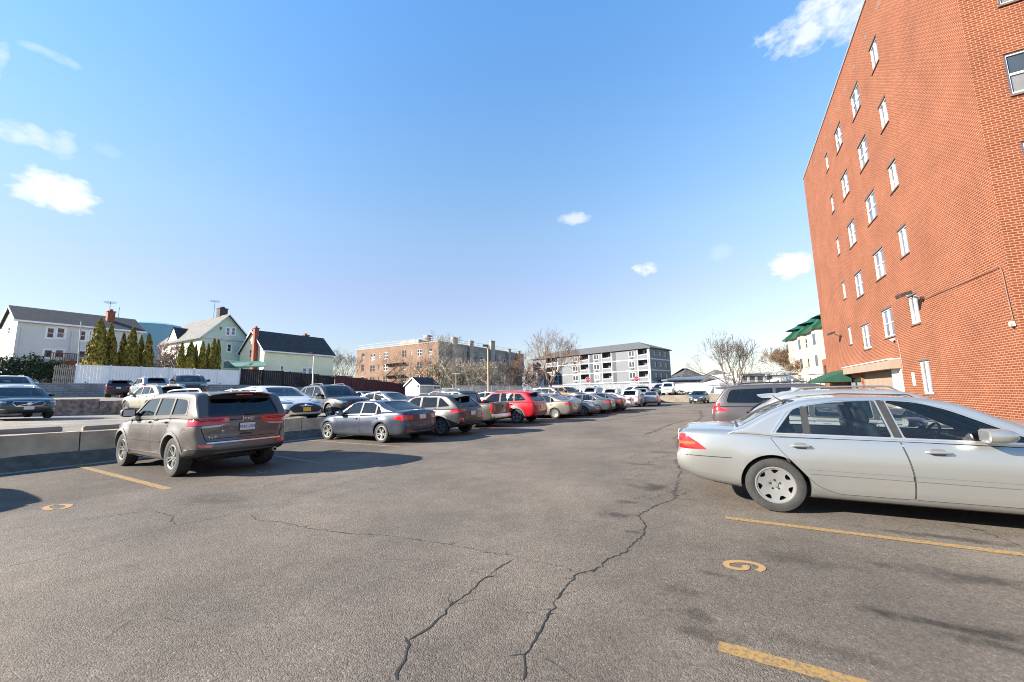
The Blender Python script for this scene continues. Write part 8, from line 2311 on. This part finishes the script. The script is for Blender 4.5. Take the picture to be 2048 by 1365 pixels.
x = another(BMW, PT_WHITE, 'coupe', 'white coupe behind the tan lamp post', 'car'); put(x, 1035, 31, turn(PV, 0), .30, (4.6, 0))
x = another(SON, PT_ICE, 'sedan', 'ice white sedan roof behind the beige compact sedan', 'car'); put(x, 1128, 27.5, turn(PV, 4), .30, (4.9, 0))
# row along the drive, beyond the beige compact
C2 = another(SON, PT_SILVER, 'sedan', 'silver sedan with a dark trunk right beside the beige compact', 'car'); put(C2, 1158, 25.9, turn(NV, 2), 0, (0, 0))
C3 = another(BMW, PT_BEIGE, 'sedan', 'champagne sedan backed in with its nose to the drive', 'car'); put(C3, 1195, 26.6, turn(PV, 2), 0, (4.63, 0))
C4 = another(BMW, PT_GREY, 'sedan', 'mid grey sedan with silver wheels left of the white one', 'car'); put(C4, 1227, 28.8, turn(NV, 3), 0, (0, 0))
C5 = another(COR, PT_CHAR, 'sedan', 'charcoal sedan squeezed between the grey and white sedans', 'car'); put(C5, 1250, 30.6, turn(NV, 3), 0, (0, 0))
C6 = another(COR, PT_WHITE, 'sedan', 'white compact sedan at the far end of the left row', 'car'); put(C6, 1266, 32.8, turn(NV, 4), 0, (0, 0))
# far cars
F1 = another(VAN, PT_SILVER, 'minivan', 'silver van left of the copper off-roader in the far lot', 'car'); put(F1, 1142, 43, turn(PV, -10), .45, (5, 0))
F2 = another(JEEP, PT_ORANGE, 'suv', 'copper boxy off-roader in the far lot', 'car'); put(F2, 1166, 42, turn(PV, -20), .45, (4.8, 0))
for ch in list(F2.children):
    if ch.name.startswith(('badge', 'licence_plate')):
        for g in list(ch.children): bpy.data.objects.remove(g)
        bpy.data.objects.remove(ch)
F3 = another(RED, PT_ICE, 'suv', 'pale blue suv in the far lot behind the wooden post', 'car'); put(F3, 1178, 46, turn(UU, 0), .40, (0, 0))
F4 = another(COR, PT_WHITE, 'sedan', 'white car front just right of the wooden post', 'car'); put(F4, 1198, 47, turn(PV, -30), .4, (4.5, 0))
F5 = another(RED, PT_WHITE, 'suv', 'white suv with a black rear window in the far lot', 'car'); put(F5, 1219, 44, turn(UU, 6), .22, (0, 0))
F6 = another(VAN, PT_WHITE, 'minivan', 'white van beyond the far suvs', 'car'); put(F6, 1245, 58, turn(UU, 150), .6, (5, 0))
F7 = another(RED, PT_WHITE, 'suv', 'white suv with big red tail lamps beside the silver saloon at the far wall', 'car'); put(F7, 1258, 39, turn(UU, 4), 0, (0, 0))
F8 = another(SUB, PT_ICE, 'crossover', 'ice blue crossover behind the far silver saloon', 'car'); put(F8, 1283, 50, turn(UU, 12), .3, (0, 0))
F9 = another(COR, PT_SILVER, 'sedan', 'silver saloon standing before the left end of the far concrete wall', 'car'); put(F9, 1300, 41.5, turn(UU, 8), 0, (0, 0))
F10 = another(RED, PT_CHAR, 'suv', 'dark suv on the raised far lot left of the white van', 'car'); put(F10, 1312, 60, turn(UU, 170), .88, (4.7, 0))
F11 = another(VAN, PT_WHITE, 'minivan', 'white van facing the camera on the raised far lot', 'car'); put(F11, 1335, 58, turn(UU, 184), .88, (5, 0)); F11.scale = (1, .95, 1.08)
F12 = another(COR, PT_TEAL, 'sedan', 'small dark teal car facing us at the far end of the drive', 'car'); put(F12, 1391, 45.5, turn(UU, 176), 0, (4.5, 0))
# upper lots at left
x = another(RED, PT_WHITE, 'suv', 'white suv standing behind the dark teal wagon', 'car'); put(x, 36, 27, turn(PV, 3), z_t2(0, 27), (4.77, 0)); x.scale = (1.05, 1.05, 1.06)
x = another(SUB, PT_PLUM, 'crossover', 'dark plum crossover parked tail out below the white fence', 'car'); put(x, 236, 35.5, turn(NV, -18), z_t2(12, 36), (0, 0))
x = another(COR, PT_NAVY, 'sedan', 'navy blue car beside the dark plum crossover', 'car'); put(x, 274, 37.5, turn(NV, -10), z_t2(14, 36), (0, 0))
x = another(RED, PT_ICE, 'suv', 'ice blue suv partly behind the pale sand crossover', 'car'); put(x, 312, 34, turn(NV, -5), z_t2(14, 30) + .1, (0, 0))
x = another(JEEP, PT_BLACK, 'suv', 'black suv with chrome roof rails showing over the brown suv', 'car'); put(x, 385, 29, turn(PV, -14), z_t2(14, 27), (4.8, 0))
for ch in list(x.children):
    if ch.name.startswith(('badge', 'licence_plate')):
        for g in list(ch.children): bpy.data.objects.remove(g)
        bpy.data.objects.remove(ch)
x = another(SUB, PT_PALEG, 'crossover', 'pale sand crossover with a black roof behind the brown suv', 'car'); put(x, 352, 24.5, turn(NV, 6), .84, (0, 0)); x.scale = (1.03, 1.03, 1.06)
